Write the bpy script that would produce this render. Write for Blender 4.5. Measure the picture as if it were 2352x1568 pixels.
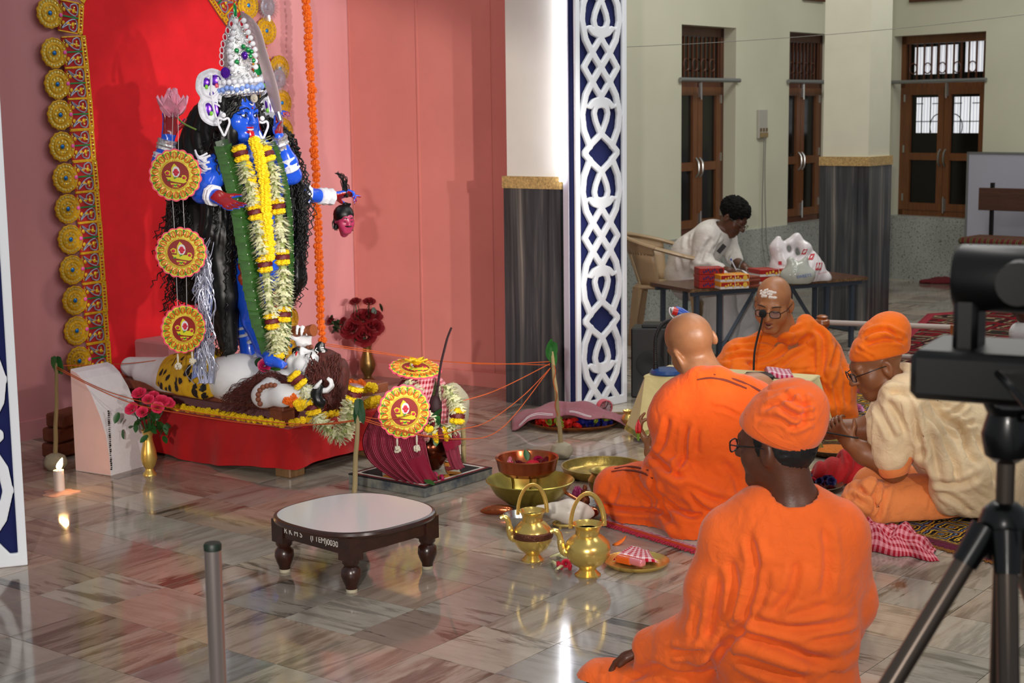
import bpy, math, random
import numpy as np
from mathutils import Vector, Matrix
from math import sin, cos, pi, radians
random.seed(4); RNG = np.random.default_rng(4)
for o in list(bpy.data.objects): bpy.data.objects.remove(o)
SC = bpy.context.scene; COL = SC.collection

# ------------------------------------------------------------------ camera
FPX = 3550.0; CAMH = 1.65; PITCH = radians(8.37); ROLL = .0122
_fw = Vector((0, cos(PITCH), -sin(PITCH))); _u0 = Vector((0, sin(PITCH), cos(PITCH))); _r0 = Vector((1, 0, 0))
_rt = _r0*cos(ROLL)-_u0*sin(ROLL); _up = _u0*cos(ROLL)+_r0*sin(ROLL); _C = Vector((0, 0, CAMH))
cd = bpy.data.cameras.new('camera'); cam = bpy.data.objects.new('camera', cd); COL.objects.link(cam)
mw = Matrix.Identity(4)
for i, c in enumerate((_rt, _up, -_fw)):
    for j in range(3): mw[j][i] = c[j]
for j in range(3): mw[j][3] = _C[j]
cam.matrix_world = mw
cd.sensor_width = 36; cd.lens = 36*FPX/2352; cd.clip_start = .05; cd.clip_end = 100
cd.dof.use_dof = True; cd.dof.focus_distance = 5.5; cd.dof.aperture_fstop = 7.0
SC.camera = cam

def ray(px, py): return _fw+_rt*((px-1176)/FPX)-_up*((py-784)/FPX)
def at_floor(px, py, z=0.0):            # point on the level z seen at that spot of the photo
    d = ray(px, py); return _C+d*((z-CAMH)/d.z)
def at(px, py, Y):                       # point at forward distance Y
    d = ray(px, py); return _C+d*(Y/d.y)

# ------------------------------------------------------------------ light
w = bpy.data.worlds.new('world'); SC.world = w; w.use_nodes = True
w.node_tree.nodes['Background'].inputs[0].default_value = (.93, .96, 1, 1)
w.node_tree.nodes['Background'].inputs[1].default_value = .22
SC.view_settings.view_transform = 'Standard'; SC.view_settings.look = 'None'
SC.view_settings.gamma = 1; SC.view_settings.use_curve_mapping = False; SC.view_settings.exposure = 0.22
def spot(name, loc, tgt, power, size=75, rad=.06, col=(1, .93, .86), blend=.6):
    l = bpy.data.lights.new(name, 'SPOT'); l.energy = power; l.spot_size = radians(size); l.spot_blend = blend
    l.shadow_soft_size = rad; l.color = col
    o = bpy.data.objects.new(name, l); COL.objects.link(o); o.location = loc
    o.rotation_euler = (Vector(tgt)-Vector(loc)).to_track_quat('-Z', 'Y').to_euler(); return o
def area(name, loc, tgt, power, sx, sy, col=(1, 1, 1)):
    l = bpy.data.lights.new(name, 'AREA'); l.shape = 'RECTANGLE'; l.size = sx; l.size_y = sy; l.energy = power; l.color = col
    o = bpy.data.objects.new(name, l); COL.objects.link(o); o.location = loc
    o.rotation_euler = (Vector(tgt)-Vector(loc)).to_track_quat('-Z', 'Y').to_euler(); return o
spot('stage_light_a', (-.5, -1.6, 2.15), (-.55, 7.6, 1.05), 900, 42, .07)
spot('stage_light_b', (3.3, -.3, 2.1), (-.55, 7.8, 1.2), 1350, 17.5, .06, blend=.35)
spot('stage_light_c', (4.3, .3, 2.0), (-.45, 7.9, 1.2), 1000, 17, .06, blend=.35)
spot('added_people_fill', (2.9, .5, 2.7), (.9, 4.8, .5), 300, 40, .1, blend=.5)  # added fill that brightens the seated people and low foreground, no known lamp
area('hall_ceiling_light', (1.9, 7.0, 4.3), (2.2, 7.2, 0), 60, 3.4, .5, (1, .97, .92))
area('hall_ceiling_light', (3.2, 11.0, 4.3), (2.6, 11.8, 0), 85, 4, .5, (1, .97, .92))
area('hall_ceiling_light', (.6, 4.6, 4.4), (.8, 4.6, 0), 26, 3, .5, (1, .97, .92))


# ------------------------------------------------------------------ objects, labels
def link(o, parent=None):
    COL.objects.link(o)
    if parent is not None: o.parent = parent
    return o
def tag(o, label=None, cat=None, group=None, kind=None):
    if label: o['label'] = label
    if cat: o['category'] = cat
    if group: o['group'] = group
    if kind: o['kind'] = kind
    return o
def thing(name, label, cat, loc=(0, 0, 0), rz=0.0, group=None, kind=None):
    o = bpy.data.objects.new(name, None); link(o); o.location = loc; o.rotation_euler = (0, 0, rz)
    o.empty_display_size = .05
    return tag(o, label, cat, group, kind)
def mobj(name, me, parent=None, loc=(0, 0, 0), rot=(0, 0, 0), sc=(1, 1, 1)):
    o = bpy.data.objects.new(name, me); link(o, parent); o.location = loc; o.rotation_euler = rot; o.scale = sc; return o
def basis(d, up=(0, 0, 1)):              # matrix whose z axis is d
    d = Vector(d).normalized(); up = Vector(up)
    if abs(d.dot(up.normalized())) > .98: up = Vector((0, 1, 0))
    x = up.cross(d).normalized(); y = d.cross(x)
    return Matrix(((x.x, y.x, d.x), (x.y, y.y, d.y), (x.z, y.z, d.z)))

# ------------------------------------------------------------------ materials
MATS = {}
class NT:
    def __init__(s, m): s.t = m.node_tree; s.n = s.t.nodes; s.b = s.n['Principled BSDF']
    def add(s, kind, **kw):
        nd = s.n.new('ShaderNode'+kind)
        for k, v in kw.items():
            if hasattr(nd, k) and k not in ('inputs',): setattr(nd, k, v)
        return nd
    def l(s, a, b): s.t.links.new(a, b)
    def val(s, sock, v):
        if hasattr(v, 'is_output') or isinstance(v, bpy.types.NodeSocket): s.l(v, sock)
        else: sock.default_value = v
    def math(s, op, a, b=0.0, c=0.0):
        nd = s.n.new('ShaderNodeMath'); nd.operation = op
        s.val(nd.inputs[0], a); s.val(nd.inputs[1], b); s.val(nd.inputs[2], c); return nd.outputs[0]
    def vmath(s, op, a, b=(0, 0, 0)):
        nd = s.n.new('ShaderNodeVectorMath'); nd.operation = op
        s.val(nd.inputs[0], a); s.val(nd.inputs[1], b); return nd.outputs[0]
    def mapr(s, vec, scale=(1, 1, 1), rot=(0, 0, 0), loc=(0, 0, 0)):
        nd = s.n.new('ShaderNodeMapping'); s.l(vec, nd.inputs[0])
        nd.inputs['Location'].default_value = loc; nd.inputs['Rotation'].default_value = rot; nd.inputs['Scale'].default_value = scale
        return nd.outputs[0]
    def noise(s, vec, scale=5, detail=3, rough=.5, dist=0.0, dim='3D', w=None):
        nd = s.n.new('ShaderNodeTexNoise'); nd.noise_dimensions = dim; s.l(vec, nd.inputs['Vector'])
        nd.inputs['Scale'].default_value = scale; nd.inputs['Detail'].default_value = detail
        nd.inputs['Roughness'].default_value = rough; nd.inputs['Distortion'].default_value = dist
        if w is not None: s.val(nd.inputs['W'], w)
        return nd.outputs['Fac']
    def ramp(s, fac, stops, interp='LINEAR'):
        nd = s.n.new('ShaderNodeValToRGB'); s.l(fac, nd.inputs[0]); r = nd.color_ramp; r.interpolation = interp
        while len(r.elements) < len(stops): r.elements.new(.5)
        for e, (p, c) in zip(r.elements, stops):
            e.position = p; e.color = tuple(c)+(1,) if len(c) == 3 else c
        return nd.outputs[0]
    def mix(s, fac, a, b, mode='MIX'):
        nd = s.n.new('ShaderNodeMix'); nd.data_type = 'RGBA'; nd.blend_type = mode
        s.val(nd.inputs[0], fac)
        for sock, v in ((nd.inputs[6], a), (nd.inputs[7], b)):
            s.val(sock, tuple(v)+(1,) if isinstance(v, (tuple, list)) and len(v) == 3 else v)
        return nd.outputs[2]
    def bump(s, h, strength=.3, dist=.01):
        nd = s.n.new('ShaderNodeBump'); nd.inputs['Strength'].default_value = strength; nd.inputs['Distance'].default_value = dist
        s.l(h, nd.inputs['Height']); s.l(nd.outputs[0], s.b.inputs['Normal'])
    def obj(s): return s.n.new('ShaderNodeTexCoord').outputs['Object']
    def pos(s): return s.n.new('ShaderNodeNewGeometry').outputs['Position']
def newmat(name):
    m = bpy.data.materials.new(name); m.use_nodes = True; return m, NT(m)
def c4(c): return tuple(c)+(1,) if len(c) == 3 else tuple(c)
def hexc(h):                              # '#rrggbb' as displayed -> linear
    h = h.lstrip('#'); v = [int(h[i:i+2], 16)/255 for i in (0, 2, 4)]
    return tuple(x/12.92 if x <= .04045 else ((x+.055)/1.055)**2.4 for x in v)
def pm(name, col, rough=.6, metal=0.0, var=0.0, vs=6.0, bump=0.0, bs=60.0, spec=.5, coat=0.0, sheen=0.0, emit=None, es=1.0, sub=0.0, alpha=1.0, trans=0.0, var2=None):
    if name in MATS: return MATS[name]
    if isinstance(col, str): col = hexc(col)
    m, n = newmat(name); b = n.b
    b.inputs['Base Color'].default_value = c4(col); b.inputs['Roughness'].default_value = rough; b.inputs['Metallic'].default_value = metal
    b.inputs['Specular IOR Level'].default_value = spec
    if coat: b.inputs['Coat Weight'].default_value = coat; b.inputs['Coat Roughness'].default_value = .08
    if sheen: b.inputs['Sheen Weight'].default_value = sheen
    if sub: b.inputs['Subsurface Weight'].default_value = sub; b.inputs['Subsurface Radius'].default_value = (.012, .005, .003)
    if alpha < 1: b.inputs['Alpha'].default_value = alpha
    if trans: b.inputs['Transmission Weight'].default_value = trans
    if emit is not None:
        b.inputs['Emission Color'].default_value = c4(hexc(emit) if isinstance(emit, str) else emit); b.inputs['Emission Strength'].default_value = es
    if var or var2:
        f = n.noise(n.obj(), vs, 4, .6)
        lo = tuple(max(0, x*(1-var)) for x in col); hi = tuple(min(1, x*(1+var)) for x in col)
        if var2: lo, hi = col, (hexc(var2) if isinstance(var2, str) else var2)
        n.l(n.ramp(f, [(.3, lo), (.7, hi)]), b.inputs['Base Color'])
    if bump: n.bump(n.noise(n.obj(), bs, 3, .6), bump, .004)
    MATS[name] = m; return m
def cloth(name, col, rough=.85, weave=900, var=.1, wrinkle=.5, ws=14, sheen=.15):
    if name in MATS: return MATS[name]
    if isinstance(col, str): col = hexc(col)
    m, n = newmat(name); b = n.b; oc = n.obj()
    f = n.noise(oc, 7, 4, .6)
    n.l(n.ramp(f, [(.3, tuple(x*(1-var) for x in col)), (.7, tuple(min(1, x*(1+var)) for x in col))]), b.inputs['Base Color'])
    b.inputs['Roughness'].default_value = rough; b.inputs['Sheen Weight'].default_value = sheen; b.inputs['Specular IOR Level'].default_value = .25
    h1 = n.noise(oc, ws, 3, .55, 1.2); h2 = n.noise(oc, weave, 1, .5)
    n.bump(n.math('ADD', h1, n.math('MULTIPLY', h2, .05)), wrinkle, .012)
    MATS[name] = m; return m
def check_cloth(name, base, stripe, sx=60, sy=60, wx=.5, stripes_only=False, rot=(0, 0, 0), light=None):   # gamcha: two sets of woven stripes
    if name in MATS: return MATS[name]
    base = hexc(base); stripe = hexc(stripe)
    m, n = newmat(name); b = n.b; v = n.mapr(n.n.new('ShaderNodeTexCoord').outputs['UV'], (1, 1, 1), rot)
    sp = n.n.new('ShaderNodeSeparateXYZ'); n.l(v, sp.inputs[0])
    fx = n.math('GREATER_THAN', n.math('FRACT', n.math('MULTIPLY', sp.outputs[0], sx)), wx)
    fy = n.math('GREATER_THAN', n.math('FRACT', n.math('MULTIPLY', sp.outputs[1], sy)), wx)
    if stripes_only: fac = n.math('MULTIPLY', fx, .55)
    else: fac = n.math('MULTIPLY', n.math('ADD', fx, fy), .5)
    n.l(n.mix(fac, base, stripe), b.inputs['Base Color'])
    b.inputs['Roughness'].default_value = .85; b.inputs['Specular IOR Level'].default_value = .2
    n.bump(n.noise(n.obj(), 25, 3), .35, .008)
    MATS[name] = m; return m

# ------------------------------------------------------------------ mesh builder
class MB:
    def __init__(s): s.V = []; s.F = []; s.MI = []; s.mi = 0; s.UV = None
    def addv(s, vs, fs):
        o = len(s.V); s.V += [tuple(v) for v in vs]; s.F += [tuple(i+o for i in f) for f in fs]; s.MI += [s.mi]*len(fs)
    def box(s, c, sz, rot=None, taper=1.0):
        hx, hy, hz = sz[0]/2, sz[1]/2, sz[2]/2; c = Vector(c); vs = []
        for z in (-1, 1):
            t = taper if z > 0 else 1
            for x, y in ((-1, -1), (1, -1), (1, 1), (-1, 1)):
                p = Vector((x*hx*t, y*hy*t, z*hz)); vs.append(c+(rot @ p if rot else p))
        s.addv(vs, [(3, 2, 1, 0), (4, 5, 6, 7), (0, 1, 5, 4), (1, 2, 6, 5), (2, 3, 7, 6), (3, 0, 4, 7)]); return s
    def cbox(s, c, sz, b=.005, rot=None):            # box with chamfered edges
        hx, hy, hz = [v/2 for v in sz]; b = min(b, hx*.9, hy*.9, hz*.9); c = Vector(c)
        bm_v = []; key = {}
        for ax in range(3):
            for sx in (-1, 1):
                for sy in (-1, 1):
                    for sz_ in (-1, 1):
                        sg = (sx, sy, sz_); h = (hx, hy, hz)
                        p = Vector([sg[i]*(h[i] if i == ax else h[i]-b) for i in range(3)])
                        key[(ax, sg)] = len(bm_v); bm_v.append(c+(rot @ p if rot else p))
        fs = []
        for ax in range(3):
            a, d = (ax+1) % 3, (ax+2) % 3
            for sg in (-1, 1):
                q = []
                for u, v in ((-1, -1), (1, -1), (1, 1), (-1, 1)):
                    t = [0, 0, 0]; t[ax] = sg; t[a] = u; t[d] = v; q.append(key[(ax, tuple(t))])
                fs.append(tuple(q if sg > 0 else q[::-1]))
        for ax in range(3):                            # edges along ax
            a, d = (ax+1) % 3, (ax+2) % 3
            for u in (-1, 1):
                for v in (-1, 1):
                    t0 = [0, 0, 0]; t1 = [0, 0, 0]; t0[ax] = -1; t1[ax] = 1; t0[a] = t1[a] = u; t0[d] = t1[d] = v
                    q = [key[(a, tuple(t0))], key[(a, tuple(t1))], key[(d, tuple(t1))], key[(d, tuple(t0))]]
                    fs.append(tuple(q if u*v < 0 else q[::-1]))
        for sx in (-1, 1):
            for sy in (-1, 1):
                for sz_ in (-1, 1):
                    q = [key[(i, (sx, sy, sz_))] for i in range(3)]; fs.append(tuple(q if sx*sy*sz_ > 0 else q[::-1]))
        s.addv(bm_v, fs); return s
    def tube(s, pts, r, n=8, caps=True, closed=False, flat=1.0, up=(0, 0, 1)):
        pts = [Vector(p) for p in pts]; m = len(pts); rr = r if isinstance(r, (list, tuple)) else [r]*m
        prev = None; vs = []; fs = []
        for i, p in enumerate(pts):
            if closed: d = pts[(i+1) % m]-pts[i-1]
            else: d = pts[min(i+1, m-1)]-pts[max(i-1, 0)]
            if d.length < 1e-9: d = Vector((0, 0, 1))
            d.normalize()
            if prev is None:
                u = Vector(up)
                if abs(u.normalized().dot(d)) > .95: u = Vector((1, 0, 0)) if abs(d.x) < .9 else Vector((0, 1, 0))
                x = u.cross(d).normalized()
            else:
                x = prev-d*prev.dot(d)
                x = x.normalized() if x.length > 1e-6 else Vector((1, 0, 0))
            y = d.cross(x); prev = x
            for k in range(n):
                a = 2*pi*k/n; vs.append(p+x*(cos(a)*rr[i])+y*(sin(a)*rr[i]*flat))
        for i in range(m if closed else m-1):
            j = (i+1) % m
            for k in range(n):
                l = (k+1) % n; fs.append((i*n+k, i*n+l, j*n+l, j*n+k))
        if caps and not closed: fs.append(tuple(range(n-1, -1, -1))); fs.append(tuple((m-1)*n+k for k in range(n)))
        s.addv(vs, fs); return s
    def cyl(s, a, b, r0, r1=None, n=16, caps=True): return s.tube([a, b], [r0, r0 if r1 is None else r1], n, caps)
    def lathe(s, prof, c=(0, 0, 0), n=24, rot=None, wob=None):
        c = Vector(c); vs = []; fs = []; m = len(prof)
        for r, z in prof:
            for k in range(n):
                a = 2*pi*k/n; q = r*(wob(a, z) if wob else 1); p = Vector((cos(a)*q, sin(a)*q, z)); vs.append(c+(rot @ p if rot else p))
        for i in range(m-1):
            for k in range(n):
                l = (k+1) % n; fs.append((i*n+k, i*n+l, (i+1)*n+l, (i+1)*n+k))
        if prof[0][0] > 1e-5: fs.append(tuple(range(n-1, -1, -1)))
        if prof[-1][0] > 1e-5: fs.append(tuple((m-1)*n+k for k in range(n)))
        s.addv(vs, fs); return s
    def ball(s, c, r, n=12, m=8, rot=None):
        r = (r, r, r) if not isinstance(r, (tuple, list)) else r; c = Vector(c); vs = []; fs = []
        for i in range(m+1):
            t = pi*i/m
            for k in range(n):
                a = 2*pi*k/n; p = Vector((r[0]*sin(t)*cos(a), r[1]*sin(t)*sin(a), -r[2]*cos(t))); vs.append(c+(rot @ p if rot else p))
        for i in range(m):
            for k in range(n):
                l = (k+1) % n; fs.append((i*n+k, i*n+l, (i+1)*n+l, (i+1)*n+k))
        s.addv(vs, fs); return s
    def grid(s, fn, nu, nv, wrap=False):
        vs = []; fs = []; cols = nu if wrap else nu+1; uv = []
        for j in range(nv+1):
            for i in range(cols): vs.append(Vector(fn(i/nu, j/nv))); uv.append((i/nu, j/nv))
        for j in range(nv):
            for i in range(nu):
                k = (i+1) % cols if wrap else i+1
                fs.append((j*cols+i, j*cols+k, (j+1)*cols+k, (j+1)*cols+i))
        if s.UV is None: s.UV = []
        s.UV += [(0, 0)]*(len(s.V)-len(s.UV))+uv
        s.addv(vs, fs); return s
    def prism(s, poly, z0, z1, mat=None):             # polygon in x,y extruded along z
        n = len(poly); f = (lambda p: mat @ Vector(p)) if mat else (lambda p: Vector(p))
        s.addv([f((x, y, z0)) for x, y in poly]+[f((x, y, z1)) for x, y in poly],
               [tuple(range(n-1, -1, -1)), tuple(range(n, 2*n))]+[(i, (i+1) % n, n+(i+1) % n, n+i) for i in range(n)]); return s
    def mesh(s, name, mats, smooth=True, angle=40, solid=0.0):
        me = bpy.data.meshes.new(name); me.from_pydata(s.V, [], s.F)
        mats = mats if isinstance(mats, (list, tuple)) else [mats]
        for m in mats: me.materials.append(m)
        if len(mats) > 1: me.polygons.foreach_set('material_index', s.MI)
        if s.UV is not None:
            s.UV += [(0, 0)]*(len(s.V)-len(s.UV)); uvl = me.uv_layers.new(name='UVMap')
            li = np.empty(len(me.loops), np.int32); me.loops.foreach_get('vertex_index', li)
            uvl.data.foreach_set('uv', np.array(s.UV, np.float32)[li].ravel())
        me.update()
        if smooth:
            me.polygons.foreach_set('use_smooth', [True]*len(me.polygons))
            if angle < 180: me.set_sharp_from_angle(angle=radians(angle))
        return me
    def build(s, name, mats, parent=None, loc=(0, 0, 0), rot=(0, 0, 0), smooth=True, angle=40, solid=0.0):
        o = mobj(name, s.mesh(name, mats, smooth, angle), parent, loc, rot)
        if solid:
            md = o.modifiers.new('thickness', 'SOLIDIFY'); md.thickness = solid; md.offset = 0
        return o
def spline(pts, n=8, closed=False):                    # catmull-rom through points
    pts = [Vector(p) for p in pts]; out = []; m = len(pts)
    for i in range(m if closed else m-1):
        g = (lambda k: pts[k % m]) if closed else (lambda k: pts[max(0, min(m-1, k))])
        p0, p1, p2, p3 = g(i-1), g(i), g(i+1), g(i+2)
        for j in range(n):
            t = j/n; out.append(.5*((2*p1)+(p2-p0)*t+(2*p0-5*p1+4*p2-p3)*t*t+(3*p1-p0-3*p2+p3)*t**3))
    if not closed: out.append(pts[-1])
    return out
def resample(pts, step):
    pts = [Vector(p) for p in pts]; out = [pts[0].copy()]; acc = 0.0
    for a, b in zip(pts[:-1], pts[1:]):
        L = (b-a).length; d = step-acc
        while d <= L: out.append(a.lerp(b, d/L)); d += step
        acc = L-(d-step)
    return out
def text_mesh(body, size, mat, parent, mtx, ext=.0006, name='lettering', bold=0.0):
    cu = bpy.data.curves.new(name, 'FONT'); cu.body = body; cu.size = size; cu.extrude = ext; cu.align_x = 'CENTER'; cu.align_y = 'CENTER'; cu.offset = bold
    o = bpy.data.objects.new(name, cu); COL.objects.link(o); bpy.context.view_layer.update()
    me = bpy.data.meshes.new_from_object(o.evaluated_get(bpy.context.evaluated_depsgraph_get()))
    bpy.data.objects.remove(o); me.materials.clear(); me.materials.append(mat)
    q = bpy.data.objects.new(name, me); link(q, parent); q.matrix_local = mtx; return q

# ------------------------------------------------------------------ soft solids (distance fields turned into meshes)
def vnoise(P, seed=0):
    P = np.asarray(P, np.float64); i = np.floor(P).astype(np.int64); f = P-i; u = f*f*(3-2*f); r = 0
    for dx in (0, 1):
        for dy in (0, 1):
            for dz in (0, 1):
                h = ((i[..., 0]+dx)*374761393+(i[..., 1]+dy)*668265263+(i[..., 2]+dz)*1440662683+seed*362437) & 0xffffffff
                h = ((h ^ (h >> 13))*1274126177) & 0xffffffff; h = h ^ (h >> 16)
                wgt = (u[..., 0] if dx else 1-u[..., 0])*(u[..., 1] if dy else 1-u[..., 1])*(u[..., 2] if dz else 1-u[..., 2])
                r = r+wgt*(h/4294967295.0)
    return r
class Field:
    def __init__(s, lo, hi, h):
        s.lo = np.array(lo, float); s.h = h; s.n = np.ceil((np.array(hi, float)-s.lo)/h).astype(int)+1
        s.F = np.full(tuple(s.n), .12, np.float32)
    def _sl(s, lo, hi):
        a = np.clip(np.floor((np.array(lo)-s.lo)/s.h).astype(int), 0, s.n); b = np.clip(np.ceil((np.array(hi)-s.lo)/s.h).astype(int)+1, 0, s.n)
        if np.any(b <= a): return None
        sl = tuple(slice(x, y) for x, y in zip(a, b))
        ax = [s.lo[i]+s.h*np.arange(a[i], b[i]) for i in range(3)]
        return sl, ax[0][:, None, None], ax[1][None, :, None], ax[2][None, None, :]
    def put(s, fn, lo, hi, k, op):
        m = k+.03; q = s._sl(np.array(lo)-m, np.array(hi)+m)
        if q is None: return s
        sl, X, Y, Z = q; d = fn(X, Y, Z); f = s.F[sl]
        if op == 'u':
            if k > 0: h = np.maximum(k-np.abs(f-d), 0)/k; s.F[sl] = np.minimum(f, d)-h*h*k*.25
            else: s.F[sl] = np.minimum(f, d)
        else:
            d = -d
            if k > 0: h = np.maximum(k-np.abs(f-d), 0)/k; s.F[sl] = np.maximum(f, d)+h*h*k*.25
            else: s.F[sl] = np.maximum(f, d)
        return s
    def cone(s, a, b, ra, rb=None, k=.02, op='u'):
        rb = ra if rb is None else rb; a = np.array(a, float); b = np.array(b, float); ba = b-a; L = max(ba@ba, 1e-9); m = max(ra, rb)
        def fn(X, Y, Z):
            h = np.clip(((X-a[0])*ba[0]+(Y-a[1])*ba[1]+(Z-a[2])*ba[2])/L, 0, 1)
            return np.sqrt((X-a[0]-ba[0]*h)**2+(Y-a[1]-ba[1]*h)**2+(Z-a[2]-ba[2]*h)**2)-(ra+(rb-ra)*h)
        return s.put(fn, np.minimum(a, b)-m, np.maximum(a, b)+m, k, op)
    def chain(s, pts, rs, k=.02):
        for i in range(len(pts)-1): s.cone(pts[i], pts[i+1], rs[i], rs[i+1], k)
        return s
    def ell(s, c, r, rot=None, k=.02, op='u'):
        c = np.array(c, float); r = np.array(r, float); R = np.array(rot) if rot is not None else np.eye(3); m = r.max()
        def fn(X, Y, Z):
            x, y, z = X-c[0], Y-c[1], Z-c[2]
            q = [R[0, i]*x+R[1, i]*y+R[2, i]*z for i in range(3)]
            k0 = np.sqrt((q[0]/r[0])**2+(q[1]/r[1])**2+(q[2]/r[2])**2); k1 = np.sqrt((q[0]/r[0]**2)**2+(q[1]/r[1]**2)**2+(q[2]/r[2]**2)**2)
            return k0*(k0-1)/np.maximum(k1, 1e-6)
        return s.put(fn, c-m, c+m, k, op)
    def rbox(s, c, half, rnd=.01, rot=None, k=.02, op='u'):
        c = np.array(c, float); R = np.array(rot) if rot is not None else np.eye(3); m = np.linalg.norm(half)
        def fn(X, Y, Z):
            x, y, z = X-c[0], Y-c[1], Z-c[2]
            q = [np.abs(R[0, i]*x+R[1, i]*y+R[2, i]*z)-half[i]+rnd for i in range(3)]
            return np.sqrt(sum(np.maximum(v, 0)**2 for v in q))+np.minimum(np.maximum(q[0], np.maximum(q[1], q[2])), 0)-rnd
        return s.put(fn, c-m, c+m, k, op)
    def half(s, pt, nrm, k=.01):                       # cut away the side the normal points to
        pt = np.array(pt, float); n = np.array(nrm, float); n /= np.linalg.norm(n)
        X, Y, Z = [s.lo[i]+s.h*np.arange(s.n[i]) for i in range(3)]
        d = (X[:, None, None]-pt[0])*n[0]+(Y[None, :, None]-pt[1])*n[1]+(Z[None, None, :]-pt[2])*n[2]
        h = np.maximum(k-np.abs(s.F-d), 0)/k; s.F = (np.maximum(s.F, d)+h*h*k*.25).astype(np.float32); return s
    def nets(s):
        F = s.F; ins = F < 0; nx, ny, nz = F.shape
        c = np.zeros((nx-1, ny-1, nz-1), np.int8)
        offs = [(i, j, k) for i in (0, 1) for j in (0, 1) for k in (0, 1)]
        for i, j, k in offs: c += ins[i:nx-1+i, j:ny-1+j, k:nz-1+k]
        I = np.argwhere((c > 0) & (c < 8)); idx = np.full(c.shape, -1, np.int32); idx[tuple(I.T)] = np.arange(len(I))
        val = {o: F[I[:, 0]+o[0], I[:, 1]+o[1], I[:, 2]+o[2]].astype(float) for o in offs}
        P = np.zeros((len(I), 3)); N = np.zeros(len(I))
        for o in offs:
            for ax in range(3):
                if o[ax] == 0:
                    o2 = list(o); o2[ax] = 1; o2 = tuple(o2); a, b = val[o], val[o2]; m = (a < 0) != (b < 0)
                    t = np.where(m, a/np.where(np.abs(a-b) < 1e-12, 1, a-b), 0); e = np.repeat(np.array([o], float), len(I), 0); e[:, ax] = t
                    P += e*m[:, None]; N += m
        V = s.lo+s.h*(I+P/N[:, None]); Q = []
        for ax in range(3):
            sl0 = [slice(None)]*3; sl1 = [slice(None)]*3; sl0[ax] = slice(0, -1); sl1[ax] = slice(1, None)
            a, b = ins[tuple(sl0)], ins[tuple(sl1)]
            E = np.argwhere(a != b); u, v = (ax+1) % 3, (ax+2) % 3
            ok = (E[:, u] > 0) & (E[:, v] > 0) & (E[:, u] < F.shape[u]-1) & (E[:, v] < F.shape[v]-1); E = E[ok]
            if len(E) == 0: continue
            sg = a[tuple(E.T)]; q = []
            for du, dv in ((-1, -1), (0, -1), (0, 0), (-1, 0)):
                t = E.copy(); t[:, u] += du; t[:, v] += dv; q.append(idx[tuple(t.T)])
            q = np.stack(q, 1); q[~sg] = q[~sg][:, ::-1]; Q.append(q)
        return V, np.concatenate(Q)
def vnormals(V, Q):
    n = np.cross(V[Q[:, 2]]-V[Q[:, 0]], V[Q[:, 3]]-V[Q[:, 1]]); N = np.zeros_like(V)
    for k in range(4):
        for a in range(3): N[:, a] += np.bincount(Q[:, k], n[:, a], len(V))
    return N/np.maximum(np.linalg.norm(N, axis=1, keepdims=True), 1e-9)
def relax(V, Q, it=1, lam=.5):
    for _ in range(it):
        A = np.zeros_like(V); C = np.bincount(Q.ravel(), minlength=len(V)).astype(float)*2
        for k in range(4):
            for d in (1, 3):
                for a in range(3): A[:, a] += np.bincount(Q[:, k], V[Q[:, (k+d) % 4], a], len(V))
        V = V+(A/np.maximum(C, 1)[:, None]-V)*lam
    return V
def folds(V, N, specs, seed=0):
    """cloth folds: each spec = (centre, radius, direction the folds run, folds per metre, depth)"""
    D = np.zeros(len(V))
    for i, (c, r, d, f, a) in enumerate(specs):
        d = np.array(d, float); d /= np.linalg.norm(d); e = np.cross(d, (.12, .98, .1)); e /= max(np.linalg.norm(e), 1e-6)
        q = V-np.array(c, float); w_ = np.exp(-(q*q).sum(1)/(r*r)); al = q@d
        for m_, (ff, aa, sp) in enumerate(((.5, 1.5, 1.0), (1.3, .7, 1.2))):
            k = seed+31*i+101*m_; s = np.stack([al*2.6, q@e*5, V@(.1, .98, .1)*3], 1)*(1+m_)
            ph = pi*(q@e*f*ff+3.2*(vnoise(s+7, k)-.5)+1.2*(vnoise(s*2.3+3, k+9)-.5))
            mod = np.clip(2.6*vnoise(np.stack([al*3.2, q@e*f*.45*ff, q[:, 1]*4], 1)*(1+.5*m_)+50, k+5)-sp, 0, 1)
            D += w_*a*aa*mod*(np.abs(np.sin(ph))**.65-.35)
    return V+N*D[:, None]
def smesh(name, V, Q, mats, parent=None, origin=(0, 0, 0), mi=None, smooth=True, uv=None):
    me = bpy.data.meshes.new(name); V = V-np.array(origin, float)
    me.vertices.add(len(V)); me.vertices.foreach_set('co', V.astype(np.float32).ravel())
    me.loops.add(Q.size); me.loops.foreach_set('vertex_index', Q.astype(np.int32).ravel())
    me.polygons.add(len(Q)); me.polygons.foreach_set('loop_start', np.arange(0, Q.size, 4, dtype=np.int32)); me.polygons.foreach_set('loop_total', np.full(len(Q), 4, np.int32))
    for m in (mats if isinstance(mats, (list, tuple)) else [mats]): me.materials.append(m)
    if mi is not None: me.polygons.foreach_set('material_index', mi.astype(np.int32))
    if uv is not None:
        ul = me.uv_layers.new(name='UVMap'); ul.data.foreach_set('uv', uv[Q.ravel()].astype(np.float32).ravel())
    me.update(calc_edges=True); me.validate()
    if smooth: me.polygons.foreach_set('use_smooth', [True]*len(me.polygons))
    return mobj(name, me, parent)
def col3(x, y, z): return np.array((x, y, z)).T       # columns -> rotation (local x, y, z axes in world)
def frame(fwd, up=(0, 0, 1)):
    f = np.array(fwd, float); f /= np.linalg.norm(f); u = np.array(up, float); u -= f*(u@f); u /= np.linalg.norm(u)
    return col3(np.cross(f, u), f, u)                  # x right, y forward, z up
def vv(p): return np.array(p, float)
# ================================================================== THE SETTING
def struct(o): o['kind'] = 'structure'; return o
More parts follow.
